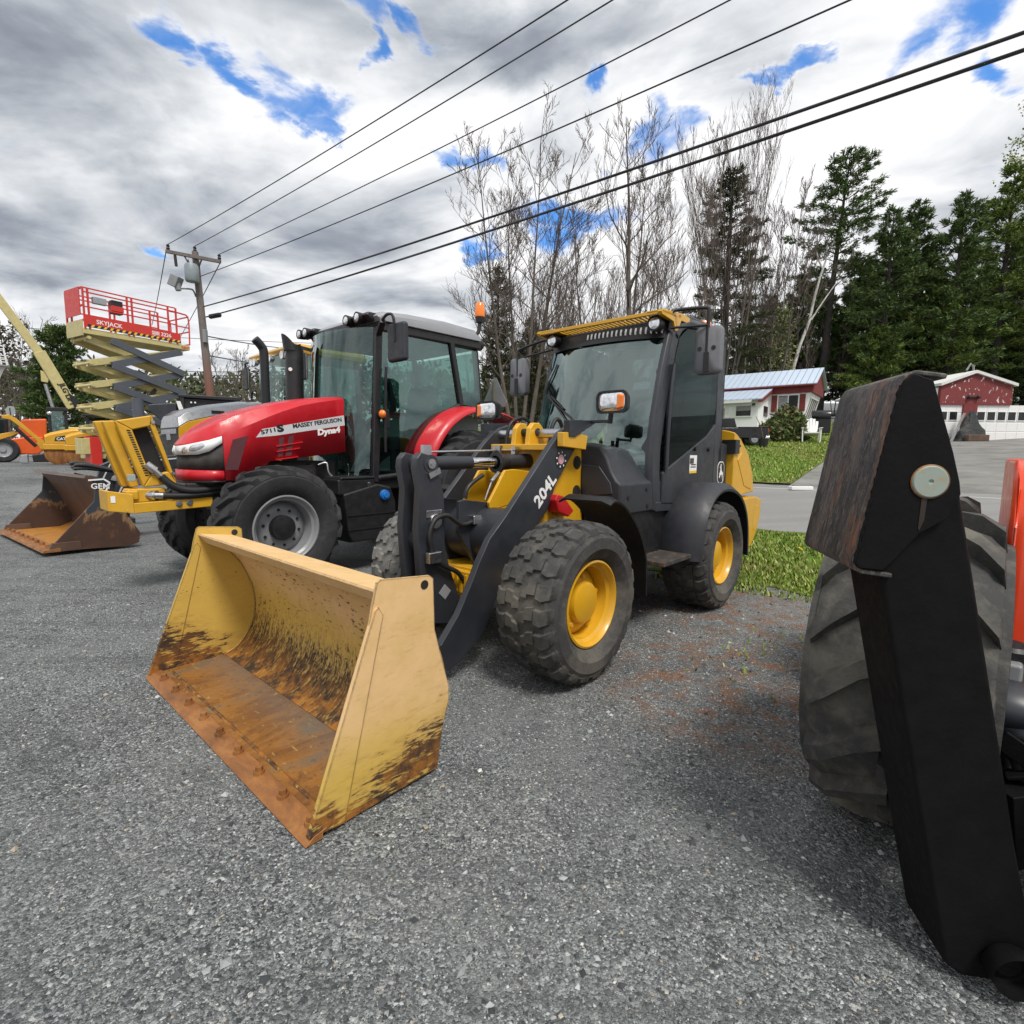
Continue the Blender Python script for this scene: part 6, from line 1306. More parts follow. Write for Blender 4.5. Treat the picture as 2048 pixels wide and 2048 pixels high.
q = MB(); mid = Vector((px(zt-1.1),-0.15,zt-1.05))
for f_ in (0.32, 0.66): q.bar(ca2.lerp(cb2, f_), mid, 0.03, 0.05)
each(q, 'arm_brace', M['dark'], UP)
ins = []
q = MB()
for f_, up in ((0.04,0.16),(0.98,0.16)):
    a = ca2.lerp(cb2, f_); q.lathe([(0.05,0),(0.08,0.06),(0.05,0.12),(0.075,0.18),(0.03,0.24),(0.001,0.25)], o=(a.x,a.y,a.z+0.07), axis='z', n=12); ins.append(a + Vector((0,0,0.30)))
a = Vector((px(zt),0,zt)); q.lathe([(0.05,0),(0.08,0.06),(0.05,0.12),(0.075,0.18),(0.03,0.24),(0.001,0.25)], o=(a.x,a.y,a.z), axis='z', n=12); ins.insert(1, a + Vector((0,0,0.24)))
a = ca2.lerp(cb2, 0.16); q.cyl((a.x,a.y,a.z-0.1),(a.x+0.03,a.y,a.z-0.55),0.06,n=10)
each(q, 'insulator', M['dark'], UP)
a = at_y(382,545,23.5); q = MB(); zc_ = a.z-gz0; xc_ = a.x-pbx; q.lathe([(0.001,-0.38),(0.24,-0.37),(0.27,-0.3),(0.27,0.28),(0.22,0.36),(0.001,0.38)], o=(xc_,-0.45,zc_), axis='z', n=24); tf = q.build('transformer', paint('transformer_grey', (0.22,0.26,0.28), 0.45, var=0.1), UP, smooth=40)
q = MB()
for dx in (-0.12,0.12): q.lathe([(0.03,0.3),(0.05,0.42),(0.03,0.5),(0.001,0.6)], o=(xc_+dx,-0.45,zc_), axis='z', n=10)
each(q, 'bushing', M['dark'], tf)
fa, fb_ = at_y(392,594,24.0), at_y(356,577,23.2); A_ = Vector((fa.x-pbx,0,fa.z-gz0)); Bq = Vector((fb_.x-pbx,-0.8,fb_.z-gz0))
lampb = MB().tube(spl([A_, A_+Vector((-0.05,-0.1,0.25)), A_.lerp(Bq,0.4)+Vector((0,0,0.2)), Bq], 5), 0.035, 8).build('lamp_arm', M['rim_grey'], UP, smooth=60)
hc = at_y(351,563,23.2); H = Vector((hc.x-pbx,-0.8,hc.z-gz0)); q = MB().box(-0.20,0.20,-0.20,0.20,-0.24,0.24); q.map(lambda v: H + Vector((v.x*0.85+v.z*0.4, v.y, v.z*0.9-v.x*0.35))); q.build('lamp_head', M['rim_grey'], lampb, bevel=0.03)
MB().cyl(Bq+Vector((0.02,0,-0.08)), Bq+Vector((-0.04,0,0.2)), 0.11, 0.15, 14).build('lamp_socket', M['rim_grey'], lampb, smooth=50)
a = at_y(408,672,23.8); MB().box(a.x-pbx-0.05,a.x-pbx+0.10,-0.25,-0.05,a.z-gz0-0.28,a.z-gz0+0.28).build('meter_box', M['rim_grey'], UP, bevel=0.02)
m_w = paint('line_wire', (0.025,0.025,0.03), 0.5)
O3 = Vector((pbx,24.0,gz0))
# the lines run along the road to the next pole, out of frame on the right
def wire(p0, u, v, hz, r, label, sag=0.5):
    d = ray(u, v); tq = (hz - CH)/d.z; e = EYE + d*tq; p0 = Vector(p0); dirv = e - p0; p1 = p0 + dirv*(46.0/Vector((dirv.x,dirv.y,0)).length)
    p1.z = hz + (p0.z - hz)*0.0
    fr_ = Vector((dirv.x,dirv.y,0)).length/46.0
    p1.z = p0.z + (hz - p0.z)/1.0 + 0.0
    pts = []
    base_z = (e.z - (1-fr_)*0 )
    for k in range(41):
        f_ = k/40; p = p0.lerp(p1, f_); s0 = 4*sag*f_*(1-f_); p.z = p0.z + (p1.z-p0.z)*f_ - s0; pts.append(p)
    # make the span pass exactly at the height it has where it leaves the picture
    zf_ = p0.z + (p1.z-p0.z)*fr_ - 4*sag*fr_*(1-fr_); dz = (e.z - zf_)/fr_
    for k, p in enumerate(pts): p.z += dz*k/40
    o = MB().tube([p - p0 for p in pts], r, 6).build('power_line', m_w, None, smooth=60, loc=p0); tag(o, label, 'power line', 'overhead lines along the road'); return pts
W = [ (O3+ins[0],1135,0,10.0,0.016,'thin power line from the left end of the crossarm'), (O3+ins[1],1225,0,10.1,0.016,'thin power line from the top of the wooden pole'), (O3+ins[2],1460,0,10.0,0.016,'thin power line from the right end of the crossarm') ]
a = at_y(400,553,24.0); W.append((a,1700,0,8.7,0.017,'thin power line leaving the pole below the crossarm'))
a = at_y(408,613,24.0); W.append((a,2048,65,6.9,0.028,'upper of the two thick black cables'))
a = at_y(412,634,24.0); W.append((a,2048,100,6.5,0.028,'lower of the two thick black cables'))
for w_ in W: wire(*w_)
a = at_y(430,632,23.5); sp_ = MB().tube([(-0.28,0,-0.05),(-0.22,0,-0.03),(0.22,0,0.05),(0.28,0,0.06)], [0.03,0.10,0.10,0.03], 10).build('cable_splice', M['black'], None, loc=a); tag(sp_, 'black splice case hanging on the cable near the wooden pole', 'cable splice')
# thinner lines to the left, behind the machines
def line(p, q_, r, label, sag=0.4):
    p, q_ = Vector(p), Vector(q_); pts = [p.lerp(q_, k/20) - Vector((0,0,4*sag*(k/20)*(1-k/20))) for k in range(21)]
    o = MB().tube([v-p for v in pts], r, 5).build('power_line', m_w, None, smooth=60, loc=p); tag(o, label, 'power line', 'far overhead lines')
for (va, vb, Yd, lb) in ((730,741,60,'far cable crossing low behind the scissor lift, topmost'), (740,747,58,'far cable crossing low behind the scissor lift, middle'), (745,752,56,'far cable crossing low behind the scissor lift, lowest'), (647,690,70,'faint upper line crossing behind the red platform')):
    line(at_y(-60,va,Yd), at_y(760,vb,Yd), 0.035, lb)
for (ua, va, ub, vb, lb) in ((412,672,640,700,'thin line running right from the meter box on the pole'), (412,710,620,735,'thin line running right low on the pole')):
    line(at_y(ua,va,24.0), at_y(ub,vb,60), 0.03, lb, 0.2)
line(O3+ca2, at_y(304,650,40), 0.02, 'slack line falling left from the crossarm', 0.1); line(O3+cb2, at_y(345,700,45), 0.02, 'slack line falling behind the pole from the crossarm', 0.1)
# ================================================================ backhoe tractor at the right edge
c8 = cv(1580,1100,1.6545); cP = cv(1600,720,2.375); cQ = cv(1700,1500,1.991); cW = cv(1848,920,2.84); c7 = cv(1400,650,2.981); c9 = cv(1380,720,6.44)
K_ = Frame(1.50, 1.90, 48)
KT = thing('backhoe_tractor', K_, 'orange backhoe tractor at the right edge with worn tyres and raised black stabilizer leg', 'backhoe')
G_ = Frame(0, 0, 78)
bp0 = Vector((0.0,0.0,0.0)); d_ = ray(1960,1900); pt0 = EYE + d_*(1.20/d_.y); X0 = G_.loc(pt0).x
def toK(v): return K_.loc(G_.wld(v))
M['stab'] = paint('satin_black_paint', (0.006,0.006,0.0065), 0.55, var=0.2, scale=12, bump=0.12, bscale=60, spec=0.12)
m, t, b = new_mat('worn_steel_pad'); c = t.coord('Generated'); s = t.sep(c)
co = t.coord()
stv = t.noise(t.mapping(co, scale=(24,24,5)), 1.0, 8, 0.74, 0.5); big = t.noise(t.mapping(co, scale=(9,9,1.2)), 1.1, 5, 0.65, 0.3); fine_ = t.noise(t.mapping(co, scale=(110,110,32)), 1.0, 6, 0.78)
pc = t.mix(t.sstep(stv, 0.42, 0.62), (0.040,0.038,0.040), (0.12,0.105,0.095)); pc = t.mix(t.math('MULTIPLY', t.sstep(big, 0.56, 0.66), t.sstep(stv, 0.40, 0.56)), pc, (0.26,0.115,0.065)); pc = t.mix(t.sstep(fine_, 0.50, 0.70, 0, 0.85), pc, (0.25,0.215,0.19))
t.put(b, 'Base Color', pc); b.inputs['Roughness'].default_value = 0.55; b.inputs['Metallic'].default_value = 0.25; t.put(b, 'Normal', t.bump(t.math('ADD', stv, fine_), 0.5, 0.006)); M['pad'] = m
lf = [(l.y, l.z) for l in (G_.x(X0, *p) for p in ((1757,1120),(1790,980),(1835,800),(1870,765),(1904,900),(1922,980),(1938,1080),(2034,1700),(2078,1930),(2060,1968),(2000,1966),(1925,1955),(1890,1930),(1861,1760)))]
leg = MB().prism(lf, 'x', X0, X0+0.20).map(toK).build('stabilizer_leg', M['stab'], KT, bevel=0.012, seg=3)
pb = G_.x(X0, 2006, 1917); q = MB().lathe([(0.055,-0.06),(0.055,-0.014),(0.050,-0.006),(0.038,-0.006),(0.036,-0.012),(0.030,-0.012),(0.028,-0.02),(0.001,-0.021)], o=(X0,pb.y,pb.z), axis='x', n=32).map(toK).build('leg_pin', M['stab'], leg, smooth=35)
# pad: bent sole plate with two cheek plates
so = [(l.y, l.z) for l in (G_.x(X0-0.02, *cP(*p)) for p in ((716,62),(640,52),(560,44),(512,66),(480,112),(420,330),(340,640),(252,965),(262,1000),(300,1020),(446,1042)))]
th = []
for i, (y, z) in enumerate(so):
    a = so[max(i-1,0)]; e = so[min(i+1,len(so)-1)]; dy, dz = e[0]-a[0], e[1]-a[1]; l = math.hypot(dy,dz); th.append((y + dz/l*0.012, z - dy/l*0.012))
sole = MB().prism(so + th[::-1], 'x', X0-0.012, X0+0.34).map(toK).build('stabilizer_pad', M['pad'], KT, bevel=0.004)
ck = [(l.y, l.z) for l in (G_.x(X0-0.02, *cP(*p)) for p in ((545,60),(500,92),(474,150),(400,420),(330,700),(262,970),(285,992),(398,1004),(455,950),(575,825),(700,760),(770,640),(765,580),(735,440),(640,92)))]
for dx in (0.0, 0.28): MB().prism(ck, 'x', X0-0.018+dx, X0-0.002+dx).map(toK).build('pad_cheek', M['stab'], sole, bevel=0.004)
wl_ = MB(); wpts = [G_.x(X0-0.022, *cP(lerp(478,256,k/40) + (math.sin(k*2.3)+math.sin(k*5.1))*2.2, lerp(120,965,k/40))) for k in range(41)]
wl_.tube(wpts, [0.0035+0.0016*math.sin(k*3.7) for k in range(41)], 6).map(toK).build('weld_bead', M['stab'], sole, smooth=60)
pn = G_.x(X0-0.02, *cP(618,578)); m, t, b = new_mat('worn_pin_cap'); co = t.coord(); t.put(b, 'Base Color', t.mix(t.sstep(t.noise(co, 30, 5, 0.7), 0.5, 0.66), (0.27,0.32,0.28), (0.32,0.27,0.18))); b.inputs['Roughness'].default_value = 0.5; M['pin'] = m
MB().lathe([(0.038,-0.001),(0.038,-0.004),(0.035,-0.007),(0.006,-0.007),(0.004,-0.004),(0.001,-0.004)], o=(X0-0.018,pn.y,pn.z), axis='x', n=40).map(toK).build('pad_pin', M['pin'], sole, smooth=35)
MB().lathe([(0.0385,-0.0006),(0.0405,-0.0006),(0.0405,-0.003),(0.0385,-0.0045)], o=(X0-0.018,pn.y,pn.z), axis='x', n=40).map(toK).build('rust_ring', M['bk_edge'], sole, smooth=35)
rs = [G_.x(X0-0.0195, *cP(*p)) for p in ((580,645),(606,648),(590,760),(566,810),(560,800))]
MB().prism([(v.y, v.z) for v in rs], 'x', X0-0.0195, X0-0.0188).map(toK).build('rust_streak', paint('thin_rust_stain', (0.020,0.012,0.008), 0.55), sole, smooth=0)
# wheels, fender, rear machinery
make_wheel(KT, (0,0,0.585), 0.585, 0.46, 0.29, 'ag', M['tyre_old'], M['org'], M['org'], flip=-1, hub=0.5, nlug=15, lugh=0.055, bolts=6, spin=0.12, bulge=0.03)
make_wheel(KT, (1.35,0.05,0.575), 0.575, 0.42, 0.28, 'ag', M['tyre_old'], M['org'], M['org'], flip=-1, hub=0.5, nlug=15, lugh=0.055, bolts=6, spin=0.3)
o_ = K_.loc(at_y(2060, 1090, 2.05)); M['kub'] = paint('tractor_orange_red', (0.78,0.055,0.008), 0.35, var=0.04, coat=0.3)
f_pts = [(-0.30,1.00),(-0.27,1.14),(-0.18,1.24),(-0.05,1.29),(0.3,1.31),(0.9,1.31),(0.9,0.62),(-0.30,0.62)]
oa = K_.loc(at_y(2023, 1010, 1.75))
op_ = [(0.0,0.50),(0.0,1.12),(0.03,1.24),(0.10,1.31),(0.20,1.345),(1.3,1.345),(1.3,0.50)]
body = MB().loft([[(x + oa.x + dx, y, z) for x, z in op_] for y, dx in ((oa.y, 0.02), (oa.y-0.03, 0.0), (oa.y-0.9, 0.0))]).build('orange_fender', M['kub'], KT, bevel=0.045, seg=4)
q = MB(); q.box(-0.1,1.8,-1.2,-0.45,0.55,0.9); q.box(-0.75,-0.1,-0.9,-0.45,0.30,0.62); q.cyl((0,-0.2,0.585),(0,-1.6,0.585),0.11,n=20); cha = q.build('chassis', M['dark'], KT, bevel=0.02)
def kp(u, v, Y): return K_.loc(at_y(u, v, Y))
q = MB(); a = kp(2022,1296,1.55); q.lathe([(0.05,-0.03),(0.055,0.0),(0.045,0.012),(0.03,0.012),(0.028,0.02),(0.001,0.02)], o=tuple(a), axis='z', n=28); q.build('filler_cap', M['black'], KT)
q = MB(); a = kp(1990,1330,1.55); q.box(a.x-0.06,a.x+0.10,a.y-0.06,a.y+0.06,a.z-0.05,a.z+0.03); q.build('valve_block', M['rim_grey'], KT, bevel=0.01)
q = MB(); a = kp(2010,1400,1.5); q.ball(tuple(a), 0.12, 12, (1.0,1.1,0.62)); a = kp(2040,1440,1.5); q.ball(tuple(a), 0.12, 12, (1.1,1,0.6)); q.build('rubber_boot', M['jd_black'], KT, smooth=80)
q = MB(); hosel(q, [tuple(kp(2000,1470,1.45)), tuple(kp(2025,1490,1.42)), tuple(kp(2040,1540,1.40)), tuple(kp(2044,1600,1.40))], 0.018, 10); hosel(q, [tuple(kp(1996,1500,1.5)), tuple(kp(2018,1540,1.46)), tuple(kp(2030,1600,1.44))], 0.018, 10); each(q, 'hydraulic_hose', M['hose'], KT, smooth=60)
q = MB(); a, b2 = kp(1998,1475,1.42), kp(2075,1530,1.36); q.bar(a, b2, 0.012, 0.06); a, b2 = kp(2010,1550,1.40), kp(2080,1545,1.36); q.bar(a, b2, 0.05, 0.012); a, b2 = kp(2015,1560,1.40), kp(2022,1700,1.40); q.bar(a, b2, 0.14, 0.10); each(q, 'frame_plate', M['stab'], KT, bevel=0.004)

# ================================================================ mobile home
hp = at_y(1628, 766, 34.0); H_ = Frame(hp.x, hp.y, -38.0, hxy(hp.x, hp.y)); zg = lambda x, y: hxy(*(H_.wld((x,y,0)).xy)) - H_.o.z
MH = thing('mobile_home', H_, 'white mobile home with dark red trim and pale blue metal roof beyond the lawn', 'mobile home')
m, t, b = new_mat('white_vertical_siding'); c = t.coord(); s = t.sep(c)
gr = t.math('FRACT', t.math('MULTIPLY', t.math('ADD', s[0], s[1]), 4.5)); t.put(b, 'Base Color', t.mix(t.sstep(t.noise(c, 2, 4, 0.6), 0.4, 0.7, 0, 0.25), (0.84,0.85,0.87), (0.70,0.71,0.73))); b.inputs['Roughness'].default_value = 0.6
t.put(b, 'Normal', t.bump(t.sstep(gr, 0.0, 0.06), 0.5, 0.01)); M['siding'] = m
m, t, b = new_mat('pale_metal_roof'); c = t.coord(); s = t.sep(c)
gr = t.math('FRACT', t.math('MULTIPLY', s[0], 2.6)); rb = t.math('MULTIPLY', t.sstep(gr, 0.0, 0.10), t.sstep(gr, 1.0, 0.9))
t.put(b, 'Base Color', t.mix(rb, (0.34,0.42,0.54), (0.56,0.66,0.79))); b.inputs['Roughness'].default_value = 0.35; b.inputs['Metallic'].default_value = 0.25; t.put(b, 'Normal', t.bump(rb, 0.8, 0.03)); M['mroof'] = m
M['barn'] = paint('dark_red_trim', (0.17,0.022,0.022), 0.6, var=0.15)
M['win'] = paint('dark_window_pane', (0.016,0.017,0.019), 0.10, var=0.5, scale=2, spec=0.35); M['curt'] = paint('window_curtain', (0.25,0.25,0.26), 0.7, var=0.25, scale=8)
def hx(u, v, y): return H_.y(y, *c9(u, v))
zE = H_.y(0, 1628, 766).z; L0 = -14.0; Wd = 4.2
zR = hx(1725,110,Wd*0.5).z; 
zW = hx(1570,415,0.1).z
wall = MB().prism([(L0,-0.6),(L0,zE-0.1),(-0.15,zE-0.1),(-0.15,zW),(-0.75,-0.1),(-0.75,-0.6)], 'y', 0.1, Wd-0.1).build('wall', M['siding'], MH)
MB().prism([(L0,zW),(L0,zE),(0.0,zE),(0.0,zW)], 'y', 0.0, Wd).build('red_band', M['barn'], MH)
MB().prism([(0.0,zE),(Wd/2,zR-0.05),(Wd,zE)], 'x', -0.12, 0.0).build('gable', M['barn'], MH)
rf = MB()
for a, b2 in (((-0.28,zE-0.06),(Wd/2,zR+0.02)), ((Wd+0.28,zE-0.06),(Wd/2,zR+0.02))):
    rf.add([(L0-0.2,a[0],a[1]),(0.22,a[0],a[1]),(0.22,b2[0],b2[1]),(L0-0.2,b2[0],b2[1]),(L0-0.2,a[0],a[1]+0.05),(0.22,a[0],a[1]+0.05),(0.22,b2[0],b2[1]+0.05),(L0-0.2,b2[0],b2[1]+0.05)], [(0,1,2,3),(4,7,6,5),(0,4,5,1),(1,5,6,2),(2,6,7,3),(3,7,4,0)])
rf.build('roof', M['mroof'], MH, smooth=0)
MB().prism([(-0.30,zE-0.15),(-0.30,zE-0.06),(-0.24,zE-0.06),(-0.24,zE-0.15)], 'x', L0-0.2, 0.2).build('eave_trim', M['barn'], MH)
MB().box(0.001,0.02,Wd*0.42,Wd*0.47,lerp(zE,zR,.45),lerp(zE,zR,.72)).build('gable_vent', M['white'], MH)
def window(parent, F, y, pts, cvt, name='window', frame=0.07, blind=0.0, mull=0, mat=None):
    a, b2 = F.y(y, *cvt(*pts[0])), F.y(y, *cvt(*pts[1])); x0, x1, z0, z1 = min(a.x,b2.x), max(a.x,b2.x), min(a.z,b2.z), max(a.z,b2.z)
    q = MB()
    for (p0_, p1_, p2_, p3_) in ((x0-frame,x1+frame,z0-frame,z0),(x0-frame,x1+frame,z1,z1+frame),(x0-frame,x0,z0,z1),(x1,x1+frame,z0,z1)): q.box(p0_,p1_,y-0.06,y+0.02,p2_,p3_)
    for k in range(mull): x = lerp(x0,x1,(k+1)/(mull+1)); q.box(x-0.03,x+0.03,y-0.055,y+0.01,z0,z1)
    wf = q.build(name, M['white'], parent); MB().box(x0,x1,y-0.03,y-0.02,z0,z1).build('pane', mat or M['win'], wf, smooth=0)
    if blind: MB().box(x0+0.01,x1-0.01,y-0.045,y-0.033,lerp(z1,z0,blind),z1).build('blind', M['curt'], wf, smooth=0)
    return x0, x1, z0, z1, wf
x0, x1, z0, z1, wf = window(MH, H_, 0.1, ((1145,465),(1385,650)), c9, mull=1)
for k, (a, b2) in enumerate(((x0-0.42,x0-0.09),(x1+0.09,x1+0.42))): MB().box(a,b2,0.03,0.09,z0-0.05,z1+0.05).build('shutter', M['barn'], wf, bevel=0.01)
for a, b2 in ((x0+0.02,x0+0.55),(x1-0.5,x1-0.03)): MB().box(a,b2,0.05,0.058,z0+0.05,z1-0.04).build('curtain', M['win'] if a > x0+0.1 else M['curt'], wf, smooth=0)
# raked end wall window (faces right)
ew = MB(); 
def endpt(y, z): return (-0.15 - 0.6*(zW - z)/(zW + 0.1) + 0.02, y, z)
za, zb2 = zW*0.28, zW*0.86; pts_ = [endpt(0.7,za), endpt(Wd-0.9,za), endpt(Wd-0.9,zb2), endpt(0.7,zb2)]
ew.add(pts_ + [(p[0]+0.04,p[1],p[2]) for p in pts_], [(0,1,2,3),(4,7,6,5),(0,4,5,1),(1,5,6,2),(2,6,7,3),(3,7,4,0)]); ewo = ew.build('end_window', M['win'], MH, smooth=0)
q = MB()
for k in range(5):
    y = lerp(0.7,Wd-0.9,k/4); a, b2 = endpt(y,za), endpt(y,zb2); q.bar((a[0]+0.05,y,za),(b2[0]+0.05,y,zb2),0.05,0.05,(0,1,0))
for z in (za, zb2): a = endpt(0,z); q.bar((a[0]+0.05,0.65,z),(a[0]+0.05,Wd-0.85,z),0.07,0.05)
each(q, 'end_window_bar', M['white'], ewo)
# front extension
ey = -2.6; ex1 = hx(885,520,ey).x; zx = hx(885,500,ey).z; zx2 = hx(1075,380,0.0).z
MB().prism([(ey,-0.8),(ey,zx),(0.1,zx2),(0.1,-0.8)], 'x', L0+2, ex1).build('extension_wall', M['siding'], MH)
q = MB(); q.add([(L0+1.8,ey-0.3,zx-0.05),(ex1+0.25,ey-0.3,zx-0.05),(ex1+0.25,0.1,zx2+0.06),(L0+1.8,0.1,zx2+0.06),(L0+1.8,ey-0.3,zx+0.02),(ex1+0.25,ey-0.3,zx+0.02),(ex1+0.25,0.1,zx2+0.13),(L0+1.8,0.1,zx2+0.13)], [(0,1,2,3),(4,7,6,5),(0,4,5,1),(1,5,6,2),(2,6,7,3),(3,7,4,0)]); q.build('extension_roof', M['mroof'], MH, smooth=0)
MB().prism([(ey-0.3,zx-0.06),(0.1,zx2+0.05),(0.1,zx2-0.14),(ey-0.1,zx-0.22),(ey-0.3,zx-0.22)], 'x', ex1+0.02, ex1+0.26).build('rake_trim', M['barn'], MH)
MB().prism([(ey-0.34,zx-0.22),(ey-0.34,zx-0.06),(ey-0.30,zx-0.06),(ey-0.30,zx-0.22)], 'x', L0+1.8, ex1-0.35).build('gutter', M['white'], MH)
window(MH, H_, ey, ((598,595),(782,718)), c9, blind=0.48)
a, b2 = H_.x(ex1+0.02, *c9(955,592)), H_.x(ex1+0.02, *c9(1015,738)); y0_, y1_ = sorted((max(ey+0.2,min(a.y,b2.y)), min(-0.2,max(a.y,b2.y)))); MB().box(ex1+0.0,ex1+0.05,y0_,y1_,min(a.z,b2.z),max(a.z,b2.z)).build('side_window', M['win'], MH, smooth=0)
a, b2 = hx(400,600,ey), hx(490,870,ey); dr_ = MB().box(a.x-0.35,b2.x,ey-0.05,ey+0.01,b2.z,a.z).build('door', M['white'], MH, bevel=0.01); MB().box(a.x-0.1,b2.x-0.25,ey-0.06,ey-0.045,lerp(b2.z,a.z,.35),lerp(b2.z,a.z,.9)).build('door_pane', M['curt'], dr_, smooth=0)
MB().ball((b2.x-0.1,ey-0.08,lerp(b2.z,a.z,.3)),0.05,8).build('door_handle', M['black'], dr_, smooth=80)
a = hx(878,515,ey-0.1); MB().lathe([(0.05,0.1),(0.1,0.05),(0.11,-0.05),(0.001,-0.06)], o=(ex1-0.25,ey-0.15,zx-0.36), axis='z', n=14).build('porch_light', M['black'], MH)
# ================================================================ garage
gp_ = at_y(1950, 882, 29.0); Q_ = Frame(gp_.x, 29.0, 0, hxy(gp_.x, 29.0))
GA = thing('garage', Q_, 'garage with peeling dark red gable and white sectional doors at the right', 'garage')
m, t, b = new_mat('peeling_red_paint'); c = t.coord(); pk = t.noise(t.mapping(c, scale=(1.6,1,1)), 2.6, 6, 0.66, 0.3)
t.put(b, 'Base Color', t.mix(t.sstep(pk, 0.595, 0.615), t.mix(t.noise(c, 6, 4, 0.6), (0.13,0.020,0.022), (0.22,0.04,0.038)), (0.62,0.60,0.58))); b.inputs['Roughness'].default_value = 0.75; M['peel'] = m
def gx(u, v, y=0.0): return Q_.y(y, *c7(u, v))
pk_ = gx(1640,285); el = gx(1408,352); bt = gx(1440,462); xl = el.x + 0.3; xr = pk_.x + 1.25*(pk_.x - xl); zb3 = bt.z
def base_z(x): return hxy(Q_.o.x + x, Q_.o.y) - Q_.o.z - 0.35
MB().prism([(xl,zb3),(xl,el.z-0.05),(pk_.x,pk_.z-0.05),(xr,el.z-0.05),(xr,zb3)], 'y', 0.0, 0.2).build('gable', M['peel'], GA, smooth=0)
MB().box(xl,xr,0.2,9.0,-0.6,el.z-0.15).build('wall', M['siding'], GA)
MB().box(xl,xr,0.0,0.2,zb3-0.12,zb3).build('door_header', M['barn'], GA)
rf = MB()
for a in ((xl-0.12,el.z-0.10), (xr+0.12,el.z-0.10)):
    rf.add([(a[0],-0.15,a[1]),(a[0],9.3,a[1]),(pk_.x,9.3,pk_.z-0.02),(pk_.x,-0.15,pk_.z-0.02),(a[0],-0.15,a[1]+0.15),(a[0],9.3,a[1]+0.15),(pk_.x,9.3,pk_.z+0.13),(pk_.x,-0.15,pk_.z+0.13)], [(0,1,2,3),(4,7,6,5),(0,4,5,1),(1,5,6,2),(2,6,7,3),(3,7,4,0)])
rf.build('roof', paint('white_roof_edge', (0.62,0.62,0.60), 0.7, var=0.08), GA, smooth=0)
px0, px1 = gx(1565,560).x, gx(1648,560).x
MB().box(px0,px1,0.0,0.22,-0.3,zb3-0.12).build('door_post', M['barn'], GA)
m, t, b = new_mat('white_garage_door'); c = t.coord(); s = t.sep(c); f1 = t.math('FRACT', t.math('MULTIPLY', s[0], 1.75)); f2_ = t.math('FRACT', t.math('MULTIPLY', s[2], 2.0))
gr = t.math('MULTIPLY', t.math('MULTIPLY', t.sstep(f1, 0, .06), t.sstep(f1, 1, .94)), t.math('MULTIPLY', t.sstep(f2_, 0, .06), t.sstep(f2_, 1, .94))); t.put(b, 'Base Color', (0.74,0.74,0.73,1)); b.inputs['Roughness'].default_value = 0.5; t.put(b, 'Normal', t.bump(gr, 0.6, 0.03)); M['gdoor'] = m
wz0, wz1 = gx(1700,567).z, gx(1700,518).z
for (a, b2, first) in ((px0-3.4, px0, None), (px1, px1+4.0, None)):
    gd = MB().box(a,b2,0.08,0.16,-0.3,zb3-0.12).build('garage_door', M['gdoor'], GA, smooth=0)
    n_ = 6 if a < px0 - 1 else 7; pitch = 0.565
    for k in range(n_):
        x = (b2 - 0.12 - (k+1)*pitch) if b2 == px0 else (a + 0.06 + k*pitch)
        if x < a or x + 0.42 > b2: continue
        q = MB(); q.box(x-0.03,x+0.45,0.05,0.09,wz0-0.03,wz0); q.box(x-0.03,x+0.45,0.05,0.09,wz1,wz1+0.03); q.box(x-0.03,x,0.05,0.09,wz0,wz1); q.box(x+0.42,x+0.45,0.05,0.09,wz0,wz1)
        f__ = q.build('door_window', M['white'], gd); MB().box(x,x+0.42,0.068,0.075,wz0,wz1).build('pane', M['win'], f__, smooth=0)
a = gx(1625,430); q = MB(); q.ball((a.x-0.25,-0.1,a.z),0.10,8); q.ball((a.x+0.25,-0.1,a.z),0.10,8); q.box(a.x-0.25,a.x+0.25,-0.1,0.0,a.z-0.03,a.z+0.03); q.build('gable_lamp', M['dark'], GA, smooth=60)
q = MB(); a = gx(1655,262); q.tube([(a.x-0.25,0.4,pk_.z+0.2),(a.x-0.05,0.4,a.z+0.35),(a.x+0.1,0.4,a.z+0.2),(a.x+0.15,0.4,pk_.z+0.15)], 0.05, 6); q.build('roof_vent_pipe', M['curt'], GA, smooth=60)
# dark tarpaulin heap leaning against the post
tp_ = gx(1605,600,-0.5); m, t, b = new_mat('green_grey_tarpaulin'); c = t.coord(); t.put(b, 'Base Color', t.mix(t.noise(c, 1.6, 5, 0.65), (0.004,0.005,0.005), (0.020,0.027,0.025))); b.inputs['Roughness'].default_value = 0.55; t.put(b, 'Normal', t.bump(t.noise(c, 5, 5, 0.7), 0.8, 0.06)); M['tarp'] = m
TP = thing('tarpaulin_heap', Q_.wld((tp_.x, -0.6, gx(1590,695,-0.6).z)), 'dark green tarpaulin heap leaning on the red post between the garage doors', 'tarpaulin')
rr = random.Random(4); zt_ = gx(1605,515,-0.6).z - gx(1590,695,-0.6).z; loops = []
for k in range(9):
    f_ = k/8; r_ = lerp(1.05, 0.12, f_**0.8); loops.append([(r_*math.cos(a_)*(1+0.18*math.sin(3*a_+k)) + rr.uniform(-.05,.05), r_*0.45*math.sin(a_), zt_*f_ + rr.uniform(-.04,.04)) for a_ in [2*math.pi*j/18 for j in range(18)]])
MB().loft(loops).build('tarpaulin', M['tarp'], TP, smooth=70)
MB().bar((-1.05,-0.1,0.0),(-0.15,0.3,zt_*0.95),0.12,0.05).build('plank', M['curt'], TP); MB().box(-0.6,0.5,-0.65,-0.35,0.0,0.35).build('rusty_box', M['bk_old_in'], TP, bevel=0.03)
